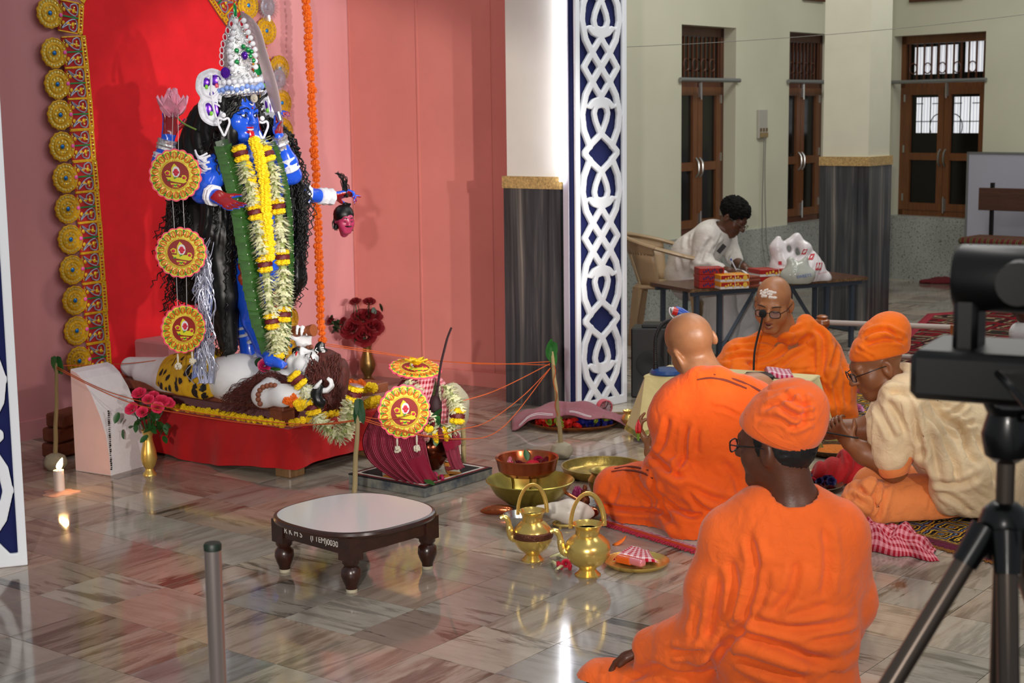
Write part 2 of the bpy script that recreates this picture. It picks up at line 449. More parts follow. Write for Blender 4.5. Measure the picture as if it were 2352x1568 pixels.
# ---- floor: polished marble tiles, each one a piece
def marble():
    m, n = newmat('polished_marble'); b = n.b
    oi = n.n.new('ShaderNodeObjectInfo'); gi = n.n.new('ShaderNodeNewGeometry')
    rnd = n.math('FRACT', n.math('ADD', oi.outputs['Random'], n.math('MULTIPLY', gi.outputs['Random Per Island'], 3.7)))
    r2 = n.math('FRACT', n.math('MULTIPLY', rnd, 17.31)); r3 = n.math('FRACT', n.math('MULTIPLY', rnd, 41.77)); r4 = n.math('FRACT', n.math('MULTIPLY', rnd, 93.13))
    v = n.mapr(gi.outputs['Position'], (1, 1, 1), (0, 0, radians(37.3)))
    a = n.vmath('MULTIPLY', v, (1.0, 7, 1)); c = n.vmath('MULTIPLY', v, (7, 1.0, 1))
    mx = n.n.new('ShaderNodeMix'); mx.data_type = 'VECTOR'; n.l(n.math('GREATER_THAN', r2, .42), mx.inputs[0]); n.l(a, mx.inputs[4]); n.l(c, mx.inputs[5])
    vec = mx.outputs[1]; wv = n.math('MULTIPLY', rnd, 60)
    f1 = n.noise(vec, 1.7, 9, .66, .7, '4D', wv); f2 = n.noise(vec, 3.0, 6, .7, .4, '4D', n.math('ADD', wv, 9.0)); f3 = n.noise(v, 3.0, 4, .6, 1.5, '4D', n.math('ADD', wv, 3.0))
    base = n.ramp(r3, [(.0, hexc('#b8b1a4')), (.28, hexc('#989189')), (.5, hexc('#ad9a8a')), (.68, hexc('#8a7b72')), (.86, hexc('#c0b6a3')), (1, hexc('#878786'))])
    vein = n.ramp(f1, [(.36, hexc('#4f4e4b')), (.43, hexc('#8f8a82')), (.485, (.94, .93, .91)), (1, (1, 1, 1))])
    colr = n.mix(n.math('MULTIPLY_ADD', n.math('POWER', r4, 1.5), .88, .12), base, vein, 'MULTIPLY')
    warm = n.ramp(f2, [(.38, hexc('#a98d78')), (.52, (.9, .87, .84)), (.66, (1, 1, 1))])
    colr = n.mix(n.math('MULTIPLY_ADD', r2, .5, .15), colr, warm, 'MULTIPLY')
    blot = n.ramp(f3, [(.3, (.72, .72, .72)), (.6, (1, 1, 1))]); colr = n.mix(.6, colr, blot, 'MULTIPLY')
    n.l(colr, b.inputs['Base Color']); b.inputs['Roughness'].default_value = .09; b.inputs['Specular IOR Level'].default_value = .62
    rg = n.ramp(n.noise(gi.outputs['Position'], 4, 4), [(.3, (.05,)*3), (.75, (.15,)*3)]); n.l(rg, b.inputs['Roughness'])
    n.bump(n.noise(gi.outputs['Position'], 2.2, 2), .03, .02)
    return m
M_MARB = marble()
M_GROUT = pm('tile_grout', '#4a4038', .8)
fb = MB().box((1.5, 8.5, -.06), (18, 18, .1)); floor = struct(fb.build('floor', M_GROUT, smooth=False))
TA = radians(-37.34); TI = Vector((cos(TA), sin(TA), 0)); TJ = Vector((-sin(TA), cos(TA), 0)); TO = Vector((-1.714, 5.677, 0)); SI, SJ = .2966, .3224
tiles = []
for i in range(-22, 34):
    for j in range(-24, 36):
        c = TO+TI*(SI*(i+.5))+TJ*(SJ*(j+.5))
        if c.y < 2.6 or c.y > 15.9 or c.y*.36+.75 < abs(c.x): continue
        n1 = (c.x+2.75)*.788-(c.y-7.63)*.616                    # in front of the pink wall
        if n1 < -.25 and c.y > 5: continue
        tiles.append(((c-Vector((0, 0, 0))).length, c))
tiles.sort(key=lambda t: t[0])
tb = MB(); tb.box((0, 0, -.006), (SI-.0025, SJ-.0025, .012)); tme = tb.mesh('tile', M_MARB, smooth=False)
for d, c in tiles[:300]: mobj('tile', tme, floor, c, (0, 0, TA))
far = MB(); R3 = Matrix.Rotation(TA, 3, 'Z')
for d, c in tiles[300:]: far.box(c-Vector((0, 0, .006)), (SI-.0025, SJ-.0025, .012), R3)
far.build('far_tiles', M_MARB, floor, smooth=False)['kind'] = 'stuff'

# ---- pink cloth walls of the stage
def pink_wall():
    m, n = newmat('pink_cloth_wall'); b = n.b; p = n.pos()
    st = n.noise(n.mapr(p, (2.2, 2.2, .25)), 1.5, 3, .5)
    n.l(n.ramp(st, [(.3, hexc('#cf8a8c')), (.7, hexc('#d99a9c'))]), b.inputs['Base Color']); b.inputs['Roughness'].default_value = .82; b.inputs['Specular IOR Level'].default_value = .25
    n.bump(n.math('ADD', n.noise(n.mapr(p, (4, 4, .5)), 1.3, 2, .5), n.math('MULTIPLY', n.noise(p, 400, 1), .03)), .16, .03); return m
M_PINK = pink_wall()
WA = radians(52); WD = Vector((cos(WA), sin(WA), 0)); WN = Vector((sin(WA), -cos(WA), 0)); W0 = Vector((-2.5, 7.95, 0)); CORNER = W0+WD*2.43
wl = struct(thing('wall_left', 'pale pink cloth wall behind the goddess statue', 'wall', W0, WA))
MB().box((.53, .05, 1.6), (3.84, .1, 3.2)).build('cloth_panel', M_PINK, wl, smooth=False)
hem = MB(); hem.box((.53, -.008, .05), (3.8, .016, .1)); hem.build('hem', M_PINK, wl, smooth=False)
WRA = math.atan2(9.24-CORNER.y, -.02-CORNER.x)
wr = struct(thing('wall_right', 'pink cloth wall meeting the back corner beside the granite pillar', 'wall', CORNER, WRA))
MB().box((.82, .05, 1.6), (1.66, .1, 3.2)).build('cloth_panel', pm('pink_cloth_wall_b', '#cf8078', .82, var=.06, vs=2, spec=.25, bump=.1, bs=8), wr, smooth=False)
sm = MB()
for t in (.0, .52, 1.05): sm.box((t+.01, -.003, 1.6), (.012, .006, 3.2))
sm.box((.82, -.006, .045), (1.64, .012, .09)); sm.build('hem', MATS['pink_cloth_wall_b'], wr, smooth=False)

# ---- cream hall walls with terrazzo wainscot
def cream():
    m, n = newmat('cream_wall_paint'); b = n.b; p = n.pos()
    n.l(n.ramp(n.noise(p, 1.1, 3), [(.3, hexc('#c3c3ad')), (.7, hexc('#cfcfb9'))]), b.inputs['Base Color']); b.inputs['Roughness'].default_value = .6
    n.bump(n.noise(p, 30, 3), .06, .004); return m
M_CREAM = cream()
def terrazzo():
    m, n = newmat('grey_terrazzo'); b = n.b; p = n.pos()
    sp = n.ramp(n.noise(p, 70, 2), [(.33, hexc('#4e504c')), (.4, hexc('#9fa39d')), (.6, hexc('#aaada6')), (.8, hexc('#b9bbb4'))])
    st = n.ramp(n.noise(p, 1.6, 4), [(.3, (.7, .72, .72)), (.65, (1, 1, 1))])
    n.l(n.mix(1.0, sp, st, 'MULTIPLY'), b.inputs['Base Color']); b.inputs['Roughness'].default_value = .35; return m
M_TERR = terrazzo()
ZS, ZT = .62, 2.35
def wall_with_openings(root, x0, x1, holes, thick=.3):
    lo = MB(); lo.box(((x0+x1)/2, thick/2-.012, ZS/2), (x1-x0, thick+.024, ZS)); lo.build('wainscot', M_TERR, root, smooth=False)
    b = MB(); e = [x0]+[v for h in holes for v in h]+[x1]
    for i in range(0, len(e), 2): b.box(((e[i]+e[i+1])/2, thick/2, (ZS+ZT)/2), (e[i+1]-e[i], thick, ZT-ZS))
    b.box(((x0+x1)/2, thick/2, (ZT+4.2)/2), (x1-x0, thick, 4.2-ZT)); b.build('plaster', M_CREAM, root, smooth=False)
UA = radians(50.8); UO = Vector((2.49, 14.06, 0)); VA = radians(-52); VO = Vector((3.61, 15.43, 0))
def wall_x(px, py, O, A, off=0.0):                     # distance along a wall line of the spot seen at a pixel
    n = Vector((sin(A), -cos(A), 0)); d = ray(px, py); t = ((O-n*off)-_C).dot(n)/d.dot(n); p = _C+d*t
    return (p-O).dot(Vector((cos(A), sin(A), 0)))
wu = struct(thing('wall_back_left', 'cream hall wall with grey terrazzo wainscot behind the clerk', 'wall', UO, UA))
h1 = (wall_x(1565, 300, UO, UA), wall_x(1689, 300, UO, UA)); h2 = (wall_x(1811, 300, UO, UA), wall_x(1811, 300, UO, UA)+(h1[1]-h1[0]))
wall_with_openings(wu, -4.6, 1.78, [h1, h2])
wv = struct(thing('wall_back_right', 'cream hall wall with grey terrazzo wainscot behind the bench', 'wall', VO, VA))
h3 = (wall_x(2049, 300, VO, VA), wall_x(2258, 300, VO, VA))
wall_with_openings(wv, 0, 4.2, [h3])

# ---- wooden windows with double shutters and a barred transom
def wood(name, a, b_, scale=(14, 14, 1.2), rough=.45, coat=.15):
    if name in MATS: return MATS[name]
    m, n = newmat(name); b = n.b; v = n.mapr(n.obj(), scale)
    n.l(n.ramp(n.noise(v, 3, 6, .65, .8), [(.3, hexc(a)), (.7, hexc(b_))]), b.inputs['Base Color']); b.inputs['Roughness'].default_value = rough
    b.inputs['Coat Weight'].default_value = coat; b.inputs['Coat Roughness'].default_value = .25
    n.bump(n.noise(v, 12, 3), .08, .003); MATS[name] = m; return m
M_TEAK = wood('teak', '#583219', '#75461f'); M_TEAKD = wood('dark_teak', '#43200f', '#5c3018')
M_BLACKGLASS = pm('dark_window_glass', '#14130f', .12, spec=.35); M_STEEL = pm('steel', '#b9bbba', .3, 1.0); M_ROD = pm('grey_rod', '#8d9090', .4, .6)
def corrugated():
    m, n = newmat('daylit_corrugated_sheet'); b = n.b
    b.inputs['Base Color'].default_value = (.8, .83, .9, 1); b.inputs['Roughness'].default_value = .5
    w_ = n.n.new('ShaderNodeTexWave'); w_.bands_direction = 'X'; w_.inputs['Scale'].default_value = 9; w_.inputs['Distortion'].default_value = 1.2; n.l(n.obj(), w_.inputs['Vector'])
    e = n.ramp(w_.outputs['Fac'], [(.1, (.45, .48, .58)), (.8, (.95, .98, 1))]); n.l(e, b.inputs['Emission Color']); b.inputs['Emission Strength'].default_value = .5; return m
M_CORR = corrugated()
def window(idx, wall, O, A, x0, x1, label, lit=False):
    W = x1-x0; H = ZT-ZS; c = Vector((cos(A), sin(A), 0)); n = Vector((-sin(A), cos(A), 0)); d = .13
    r = struct(thing('window_%d' % idx, label, 'window', O+c*x0+n*d+Vector((0, 0, ZS)), A)); ztr = 1.27
    f = MB(); t = .055
    f.box((t/2, .03, H/2), (t, .08, H)); f.box((W-t/2, .03, H/2), (t, .08, H)); f.box((W/2, .03, t/2), (W, .08, t)); f.box((W/2, .03, H-t*.7), (W, .08, t*1.4)); f.box((W/2, .03, ztr), (W, .08, .07))
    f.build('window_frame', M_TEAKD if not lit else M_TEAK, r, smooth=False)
    sw = (W-2*t)/2
    for k in (0, 1):
        s0 = t+k*sw; s = MB(); st = .07; zb = t; zt = ztr-.035; hh = zt-zb; zm = zb+hh*.44
        for zz, th in ((zb+st/2, st), (zt-st/2, st), (zm, st)): s.box((s0+sw/2, 0, zz), (sw-.006, .035, th))
        for xx in (s0+st/2+.003, s0+sw-st/2-.003): s.box((xx, 0, (zb+zt)/2), (st, .037, hh))
        so = s.build('shutter', M_TEAK, r, smooth=False)
        for za, zc in ((zb+st, zm-st/2), (zm+st/2, zt-st)):
            g = MB().box((s0+sw/2, .008, (za+zc)/2), (sw-2*st, .006, zc-za)); g.build('pane', M_BLACKGLASS, so, smooth=False)
        hx = s0+(sw-.03 if k == 0 else .03); hm = MB(); hm.tube(spline([(hx, -.02, zm-.09), (hx, -.05, zm-.05), (hx, -.05, zm+.03), (hx, -.02, zm+.07)], 4), .009, 6); hm.build('handle', M_STEEL, so)
        hg = MB()
        for zz in (zb+.12, zb+hh*.5, zt-.1): hg.box((s0+(.004 if k == 0 else sw-.004), -.02, zz), (.018, .012, .07))
        hg.build('hinge', M_STEEL, so, smooth=False)
    bo = MB()
    for zz in (t+.06, ztr-.06): bo.box((W/2+.03, -.025, zz), (.035, .012, .12)); bo.cyl((W/2+.03, -.035, zz-.08), (W/2+.03, -.035, zz+.08), .008, n=8)
    bo.build('bolt', M_STEEL, r, smooth=False)
    z0, z1 = ztr+.035, H-.08
    nb = 11
    for k in range(nb):
        x = t+(W-2*t)*(k+.5)/nb; MB().box((x, -.005, (z0+z1)/2), (.014, .014, z1-z0)).build('transom_bar', M_TEAKD, r, smooth=False)
    for k in range(0, nb, 2):
        x = t+(W-2*t)*(k+1)/nb
        if k+1 >= nb: break
        MB().tube([(x+.042*cos(a), -.008, (z0+z1)/2-.06+.05*sin(a)) for a in np.linspace(0, 2*pi, 17)[:-1]], .006, 5, closed=True).build('transom_ring', M_TEAKD, r)
    MB().box((W/2, .02, (z0+z1)/2), (W-2*t, .006, z1-z0)).build('pane', M_BLACKGLASS, r, smooth=False)
    rd = MB(); rd.cyl((-.05, -.15, ztr+.02), (W+.03, -.15, ztr+.02), .018, n=10); rd.build('curtain_rod', M_ROD, r)
    if lit:
        for (xa, xb, za, zc) in ((.13, .36, 1.36, 1.62), (.4, .58, 1.36, 1.63), (.66, .86, 1.37, 1.65)):
            k = W/.95; MB().box(((xa+xb)/2*k, .012, (za+zc)/2), ((xb-xa)*k, .004, zc-za)).build('daylit_pane', M_CORR, r, smooth=False)
        for k in (0, 1):
            s0 = t+k*sw+.07; x0_, x1_ = (s0+.06, s0+sw-.14) if k == 0 else (s0+.03, s0+sw-.145)
            zb2 = .8; zt2 = 1.14
            MB().box(((x0_+x1_)/2, .003, (zb2+zt2)/2), (x1_-x0_, .004, zt2-zb2)).build('daylit_pane', M_CORR, r, smooth=False)
            g = MB(); w2 = x1_-x0_
            g.box((x0_+w2*.25, -.002, (zb2+zt2)/2), (.009, .004, zt2-zb2)); g.box((x0_+w2*.62, -.002, (zb2+zt2)/2), (.009, .004, zt2-zb2))
            g.box(((x0_+x1_)/2, -.002, zb2+.11), (w2, .004, .008)); g.box((x0_+w2*.15, -.002, zt2-.06), (w2*.3, .004, .008)); g.box((x1_-w2*.15, -.002, zt2-.06), (w2*.3, .004, .008))
            xr = x1_ if k == 0 else x0_
            g.tube([(xr+(-1 if k == 0 else 1)*.1*cos(a), -.002, zb2+.06+.12*sin(a)) for a in np.linspace(-.5, 1.5, 9)], .005, 5)
            g.build('grille', pm('grille_iron', '#1d1b1a', .6), r, smooth=False)
    return r
window(1, wu, UO, UA, h1[0], h1[1], 'narrow wooden shutter window beside the seated clerk')
window(2, wu, UO, UA, h2[0], h2[1], 'wooden shutter window half hidden by the far granite pillar')
window(3, wv, VO, VA, h3[0], h3[1], 'wooden shutter window with daylight showing through its panes', lit=True)
# upper clerestory frames just showing at the top edge
for i, (pxa, pxb, py, O, A) in enumerate(((2092, 2216, 6, VO, VA), (1842, 1890, 0, UO, UA))):
    xa, xb = wall_x(pxa, py, O, A), wall_x(pxb, py, O, A); c = Vector((cos(A), sin(A), 0))
    p = O+c*xa; zz = at(pxa, py, p.y).z
    r = struct(thing('window_%d' % (4+i), 'high wooden ventilator frame above the %s window' % ('daylit' if i == 0 else 'half hidden'), 'window', (p.x, p.y, zz), A))
    b = MB(); W = xb-xa; b.box((W/2, 0, .03), (W, .06, .06)); b.box((.03, 0, .25), (.06, .06, .44)); b.box((W-.03, 0, .25), (.06, .06, .44)); b.build('window_frame', M_TEAKD, r, smooth=False)
    MB().box((W/2, -.005, .26), (W-.12, .012, .4)).build('pane', M_BLACKGLASS, r, smooth=False)

# ---- granite-clad pillars
def granite():
    m, n = newmat('black_veined_granite'); b = n.b; v = n.mapr(n.obj(), (16, 16, .55))
    f = n.noise(v, 1.0, 7, .6, .5)
    n.l(n.ramp(f, [(.3, hexc('#1f2124')), (.5, hexc('#3d4043')), (.62, hexc('#5d5b58')), (.72, hexc('#8b857c')), (.8, hexc('#4a4a4a'))]), b.inputs['Base Color'])
    b.inputs['Roughness'].default_value = .18; return m
M_GRAN = granite()
M_BAND = pm('speckled_ochre_band', '#a68a58', .5, var=.45, vs=90); M_WHITEP = pm('white_pillar_paint', '#cfccc4', .6, var=.04, vs=3, bump=.05, bs=20); M_CREAMP = pm('cream_pillar_paint', '#c9c8b4', .6, var=.04, vs=3)
def pillar(loc, label, size, upper, H=1.235, rz=WA):
    r = struct(thing('pillar', label, 'pillar', loc, rz))
    MB().box((0, 0, H/2), (size, size, H)).build('granite_cladding', M_GRAN, r, smooth=False)
    MB().box((0, 0, H+.034), (size+.012, size+.012, .068)).build('stone_band', M_BAND, r, smooth=False)
    MB().box((0, 0, (H+.068+4.2)/2), (size-.03, size-.03, 4.2-H-.068)).build('painted_shaft', upper, r, smooth=False)
    return r
pc = at_floor(1291, 940); VD = Vector((cos(radians(-38)), sin(radians(-38)), 0))
pillar(pc-VD*.2+WD*.2, 'granite pillar with white painted shaft beside the pink wall', .4, M_WHITEP)
pf = at_floor(1988, 760); pillar(pf-VD*.2+WD*.2, 'granite pillar with cream painted shaft behind the folding table', .40, M_CREAMP, 1.235)

# ---- blue panels with white fretwork
def fretwork():
    hw, P = .205, .99; h = .0045
    Fd = Field((-hw-.006, -.012, -.006), (hw+.006, .024, P*3-.2), h)
    X, Y, Z = [Fd.lo[i]+Fd.h*np.arange(Fd.n[i]) for i in range(3)]
    x = np.abs(X)[:, None]; xs = X[:, None]; z = Z[None, :]; ztop = P*3-.215
    segs = []
    def poly(pts, w_):
        for a, b in zip(pts[:-1], pts[1:]): segs.append((a, b, w_))
    w_ = .0175
    for base in (-.99, 0, .99, 1.98, 2.97):
        # A junction at base, B junction at base+.49; the motif mirrors about both
        for sg in (1, -1):
            g = lambda pts: [(a, (base+sg*b)*.94+.035) for a, b in pts]
            poly(g([(.0, .0), (.075, .09), (.122, .16), (.15, .27), (.138, .36), (.09, .455)]), w_*1.1)       # big arc
            poly(g([(.135, .0), (.07, .085), (.0, .17)]), w_)                                           # inner diamond
            # tear drop with a curled cup
            poly(g([(.0, .215), (.042, .225), (.055, .265), (.045, .305), (.018, .36), (.0, .385)]), w_*.92)
            poly(g([(.0, .192), (.03, .19), (.06, .2), (.085, .222)]), w_*1.0); poly(g([(.07, .212), (.1, .228), (.118, .222)]), w_*.5)
            poly(g([(.0, .385), (.07, .435), (.13, .49)]), w_)                                          # toward B
    d2 = np.full((x.shape[0], z.shape[1]), 9.)
    for (ax, az), (bx, bz), ww in segs:
        dx, dz = bx-ax, bz-az; L = dx*dx+dz*dz; t = np.clip(((x-ax)*dx+(z-az)*dz)/L, 0, 1)
        d2 = np.minimum(d2, np.sqrt((x-ax-dx*t)**2+(z-az-dz*t)**2)-ww)
    d2 = np.minimum(d2, (hw-.033)-x+0*z); d2 = np.minimum(d2, np.minimum(z-.05, 9)+0*x); d2 = np.minimum(d2, (ztop-.04)-z+0*x)
    out = np.maximum(np.maximum(x-hw, -z), z-ztop); d2 = np.maximum(d2, out)
    d3 = np.maximum(d2[:, None, :], np.abs(Y[None, :, None]-.006)-.0105)
    Fd.F = d3.astype(np.float32); V, Q = Fd.nets()
    V[:, 1] = V[:, 1]
    return V, Q
M_NAVY = cloth('navy_board', '#141d55', .8, wrinkle=.1); M_FOAM = pm('white_foam_board', '#e9eef5', .8, bump=.15, bs=250)
fv, fq = fretwork(); fret_me = None
def lattice_panel(loc, rz, label, led=False):
    global fret_me
    r = thing('fretwork_panel', label, 'panel', loc, rz, 'blue and white fretwork panels of the stage')
    MB().box((0, .055, 1.385), (.41, .06, 2.77)).build('board', M_NAVY, r, smooth=False)
    if fret_me is None:
        o = smesh('fretwork', fv*np.array((1, -1, 1)), fq[:, ::-1], M_FOAM, r); fret_me = o.data
    else: o = mobj('fretwork', fret_me, r)
    o.location = (0, .01, 0)
    if led:
        s = MB(); s.box((-.222, .09, 1.9), (.018, .02, 1.24)); s.build('led_strip', pm('led_strip_light', '#ffffff', .4, emit=(.93, .94, 1), es=22), r, smooth=False)
        s = MB(); s.box((-.214, .065, 1.385), (.006, .04, 2.77)); s.build('side_channel', pm('white_channel', '#b9b7c4', .5), r, smooth=False)
pL = at_floor(1318, 948); pR = at_floor(1446, 922); mid = (pL+pR)/2
lattice_panel(mid, math.atan2(pR.y-pL.y, pR.x-pL.x), 'tall navy panel with white fretwork standing against the granite pillar', True)
aR = at_floor(64, 1297); ang = radians(20); lattice_panel(aR-Vector((cos(ang), sin(ang), 0))*.205, ang, 'tall navy panel with white fretwork beside the lit candle')

# ---- small fittings on the hall walls
sw = thing('switchboard', 'grey switchboard with sockets between the wooden windows', 'switchboard', UO+Vector((cos(UA), sin(UA), 0))*wall_x(1748, 285, UO, UA)+Vector((0, 0, at(1748, 285, 13.6).z)), UA)
MB().cbox((0, -.012, 0), (.15, .024, .25), .004).build('plate', pm('aged_plastic_plate', '#a9a79d', .6), sw, smooth=False)
for x in (-.05, 0, .05): MB().box((x, -.03, -.05), (.012, .014, .03)).build('switch', pm('switch_brown', '#6f5a3d', .6), sw, smooth=False)
MB().box((0, -.03, -.095), (.12, .02, .04)).build('socket_block', pm('socket_tan', '#8d7a52', .6), sw, smooth=False)
for k, dx in enumerate((-.015, .015)):
    MB().tube(spline([(dx, -.04, -.1), (dx+.01, -.03, -.4), (dx+.03*k, -.03, -.8), (dx+.05*k, -.05, -1.15), (dx+.06+.1*k, -.12, -1.5)], 6), .004, 5).build('cable', pm('grey_cable', '#6d6d68', .6), sw)
hw = MB(); A_, B_ = at(1440, 108, 8.9), at(2440, 22, 10.5)
hw.tube([A_.lerp(B_, t)+Vector((0, 0, -.12*t*(1-t))) for t in np.linspace(0, 1, 24)], .0018, 5)
tag(hw.build('hall_wire', pm('wire_grey', '#77776f', .5)), 'thin wire strung across the hall from the fretwork panel', 'wire')
# ================================================================== ALTAR AND STATUES
def hand(F, wrist, d, n, side=1, curl=.35, s=1.0, k=.012, thumb_in=.3, curls=None):
    """palm with four unequal fingers bent towards the palm normal n and a thumb leaving the side of the palm"""
    w_ = vv(wrist); d = vv(d)/np.linalg.norm(d); n = vv(n); n -= d*(n@d); n /= np.linalg.norm(n); x = np.cross(d, n)*side
    F.rbox(w_+d*.048*s, (.036*s, .05*s, .013*s), .011*s, col3(x, d, n), k=.018)
    tips = []
    for i, L in enumerate((.07, .078, .072, .057)):
        c = curls[i] if curls else curl; p = w_+d*.09*s+x*(.031-.0215*i)*s; a = .15
        for seg, q in enumerate((.45, .31, .24)):
            a += c*(.55, 1.0, .75)[seg]; v = d*math.cos(a)+n*math.sin(a)+x*(.06-.04*i)*(1 if seg == 0 else 0)
            p2 = p+v*L*q*s; F.cone(p, p2, (.0092-.001*seg)*s, (.0086-.001*seg)*s, k=.005); p = p2
        tips.append(p)
    p = w_+d*.028*s+x*.03*s; v = d*.62+x*.7+n*thumb_in; v /= np.linalg.norm(v); p2 = p+v*.042*s
    F.cone(p, p2, .0125*s, .0105*s, k=.014); v2 = d*.85+x*.3+n*(thumb_in+.25); v2 /= np.linalg.norm(v2); p3 = p2+v2*.032*s; F.cone(p2, p3, .0102*s, .008*s, k=.005)
    return tips, p3
def head(F, c, fwd, up=(0, 0, 1), s=1.0, ears=True, closed=False, mouth=0.0, jaw=1.0, nose=1.0):
    R = frame(fwd, up); c = vv(c); L = lambda x, y, z: c+R@(vv((x, y, z))*s); q = s
    F.ell(L(0, -.012, .036), (.077*q, .098*q, .084*q), R, k=.02)
    F.ell(L(0, .028, -.04), (.061*q*jaw, .064*q, .076*q), R, k=.03)
    F.cone(L(-.018, .066, -.098), L(.018, .066, -.098), .021*q, .021*q, k=.025)
    for sx in (-1, 1):
        F.ell(L(sx*.042*jaw, .05, -.03), (.028*q, .03*q, .035*q), R, k=.025)
        F.ell(L(sx*.031, .094, .006), (.017*q, .014*q, .012*q), R, k=.014, op='s')
        F.ell(L(sx*.031, .079, .004), (.0155*q, .0135*q, .0125*q), R, k=.006)
        F.ell(L(sx*.0115, .1, -.032), (.009*q*nose, .01*q, .008*q), R, k=.008)
        if ears:
            Re = R@col3((math.cos(.35*sx), math.sin(.35*sx), 0), (-math.sin(.35*sx), math.cos(.35*sx), 0), (0, 0, 1))
            F.ell(L(sx*.081, -.012, -.008), (.011*q, .021*q, .033*q), Re, k=.008); F.ell(L(sx*.089, -.006, -.002), (.007*q, .011*q, .018*q), Re, k=.006, op='s')
    F.cone(L(-.036, .082, .024), L(.036, .082, .024), .011*q, .011*q, k=.018)
    F.cone(L(0, .09, .012), L(0, .113, -.028), .0085*q*nose, .0125*q*nose, k=.012)
    if mouth:
        F.ell(L(0, .098, -.065), (.018*q, .016*q, mouth*q), R, k=.006, op='s')
    F.cone(L(-.021, .084, -.057), L(0, .094, -.054+mouth*.5), .0055*q, .0062*q, k=.007); F.cone(L(.021, .084, -.057), L(0, .094, -.054+mouth*.5), .0055*q, .0062*q, k=.007)
    F.cone(L(-.019, .084, -.068-mouth*.7), L(0, .092, -.072-mouth), .006*q, .0068*q, k=.007); F.cone(L(.019, .084, -.068-mouth*.7), L(0, .092, -.072-mouth), .006*q, .0068*q, k=.007)
    return L, R
def eyes_on(L, R, s, parent, origin, white='#e8e2d8', iris='#2a1a10', lid=None, size=1.0):
    o = Vector(origin)
    for sx in (-1, 1):
        e = MB(); c = Vector(L(sx*.031, .0805, .004))-o; e.ball(c, (.0135*s*size, .0125*s*size, .0085*s*size), 12, 8, Matrix(R)); e.build('eye', pm('eye_white'+white, white, .25), parent)
        i = MB(); c2 = Vector(L(sx*.031, .0915, .004))-o; i.ball(c2, (.0062*s*size, .0045*s*size, .0068*s*size), 10, 6, Matrix(R)); i.build('iris', pm('iris'+iris, iris, .2), parent)
def arc_on(L, origin, pts, r, name, mat, parent, flat=1.0):
    o = Vector(origin); m = MB(); P = [Vector(L(*p))-o for p in pts]; P = spline(P, 5); n = len(P)
    m.tube(P, [r*(.35+.65*math.sin(pi*(i+.6)/(n+.2))) for i in range(n)], 6); return m.build(name, mat, parent)

# ---- red-draped altar table
AO = Vector((-1.03, 6.95, 0)); AX, AY = .64, 1.36; ATOP = .23
altar = thing('altar_table', 'low wooden altar table draped in plain red cloth under the statues', 'altar', AO, WA)
M_RED = cloth('red_drape', '#b01014', .8, wrinkle=.25, ws=9)
def drape_pt(u, v):
    per = 2*(AX+AY); s_ = u*per; out = .012+.03*max(0, v-.25)
    wav = .010*sin(s_*9)+.007*sin(s_*23+1)+.004*sin(s_*41)
    if s_ < AX: x, y, nx, ny = s_, 0, 0, -1
    elif s_ < AX+AY: x, y, nx, ny = AX, s_-AX, 1, 0
    elif s_ < 2*AX+AY: x, y, nx, ny = AX-(s_-AX-AY), AY, 0, 1
    else: x, y, nx, ny = 0, AY-(s_-2*AX-AY), -1, 0
    hem = .035+.022*sin(s_*3.1+.6)+.01*sin(s_*7)
    z = ATOP*(1-v)+hem*v; k = out+wav*v
    return (x+nx*k, y+ny*k, z)
d = MB(); d.grid(drape_pt, 260, 10, wrap=True); d.build('cloth_skirt', M_RED, altar)
d = MB(); d.cbox((AX/2, AY/2, ATOP-.012), (AX+.02, AY+.02, .03), .008); d.build('cloth_top', M_RED, altar)
for x, y in ((.05, .05), (AX-.05, .05), (.05, AY-.05), (AX-.05, AY-.05)): MB().cbox((x, y, .115), (.1, .1, .23), .006).build('leg', wood('raw_timber', '#6b4a2c', '#8b6a45'), altar, smooth=False)
# pink step behind, against the red backdrop
pb = thing('pink_step', 'pink cloth-covered block at the foot of the red backdrop', 'block', W0+WD*1.02+WN*.2, WA)
MB().cbox((0, 0, .225), (.8, .3, .45), .01).build('body', pm('pink_step_cloth', '#c07a7c', .85, var=.05), pb, smooth=False)

# ---- red arch backdrop on the pink wall with a gold scalloped border
arch_in = [(.484, .0), (.475, .3), (.458, 1.1), (.442, 1.5), (.43, 1.88), (.408, 2.14), (.43, 2.27), (.55, 2.42), (.8, 2.57), (1.0, 2.64), (1.15, 2.47), (1.276, 2.31), (1.4, 2.17), (1.53, 2.05), (1.6, 1.9), (1.61, 1.5), (1.61, .9), (1.61, .0)]
ap = [(p.x, p.y) for p in spline([(a, b, 0) for a, b in arch_in], 6)]
bk = thing('arch_backdrop', 'bright red cloth arch hung on the pink wall behind the goddess', 'backdrop', W0+WN*.004, WA)
MB().prism(ap, 0, .014, Matrix(((1, 0, 0), (0, 0, -1), (0, 1, 0)))).build('cloth_panel', cloth('red_backdrop_cloth', '#d31620', .8, wrinkle=.06, ws=3), bk, smooth=False)
M_GOLD = pm('gold_filigree', '#dcae1a', .4, .35, var=.25, vs=60, bump=.5, bs=220); M_MIRROR = pm('gold_mirror', '#f0dc80', .15, .75); M_SILVERLINE = pm('silver_cord', '#8d99ad', .4, .4)
M_BGEM = pm('blue_gem', '#1478c8', .15, .3); M_PGEM = pm('pink_gem', '#f05fb4', .3); M_GGEM = pm('green_gem', '#128a46', .2, .3); M_RBACK = pm('border_red_backing', '#a3131a', .8)
bd = thing('gold_border', 'gold mirror-work scalloped border around the red arch backdrop', 'border', W0+WN*.02, WA)
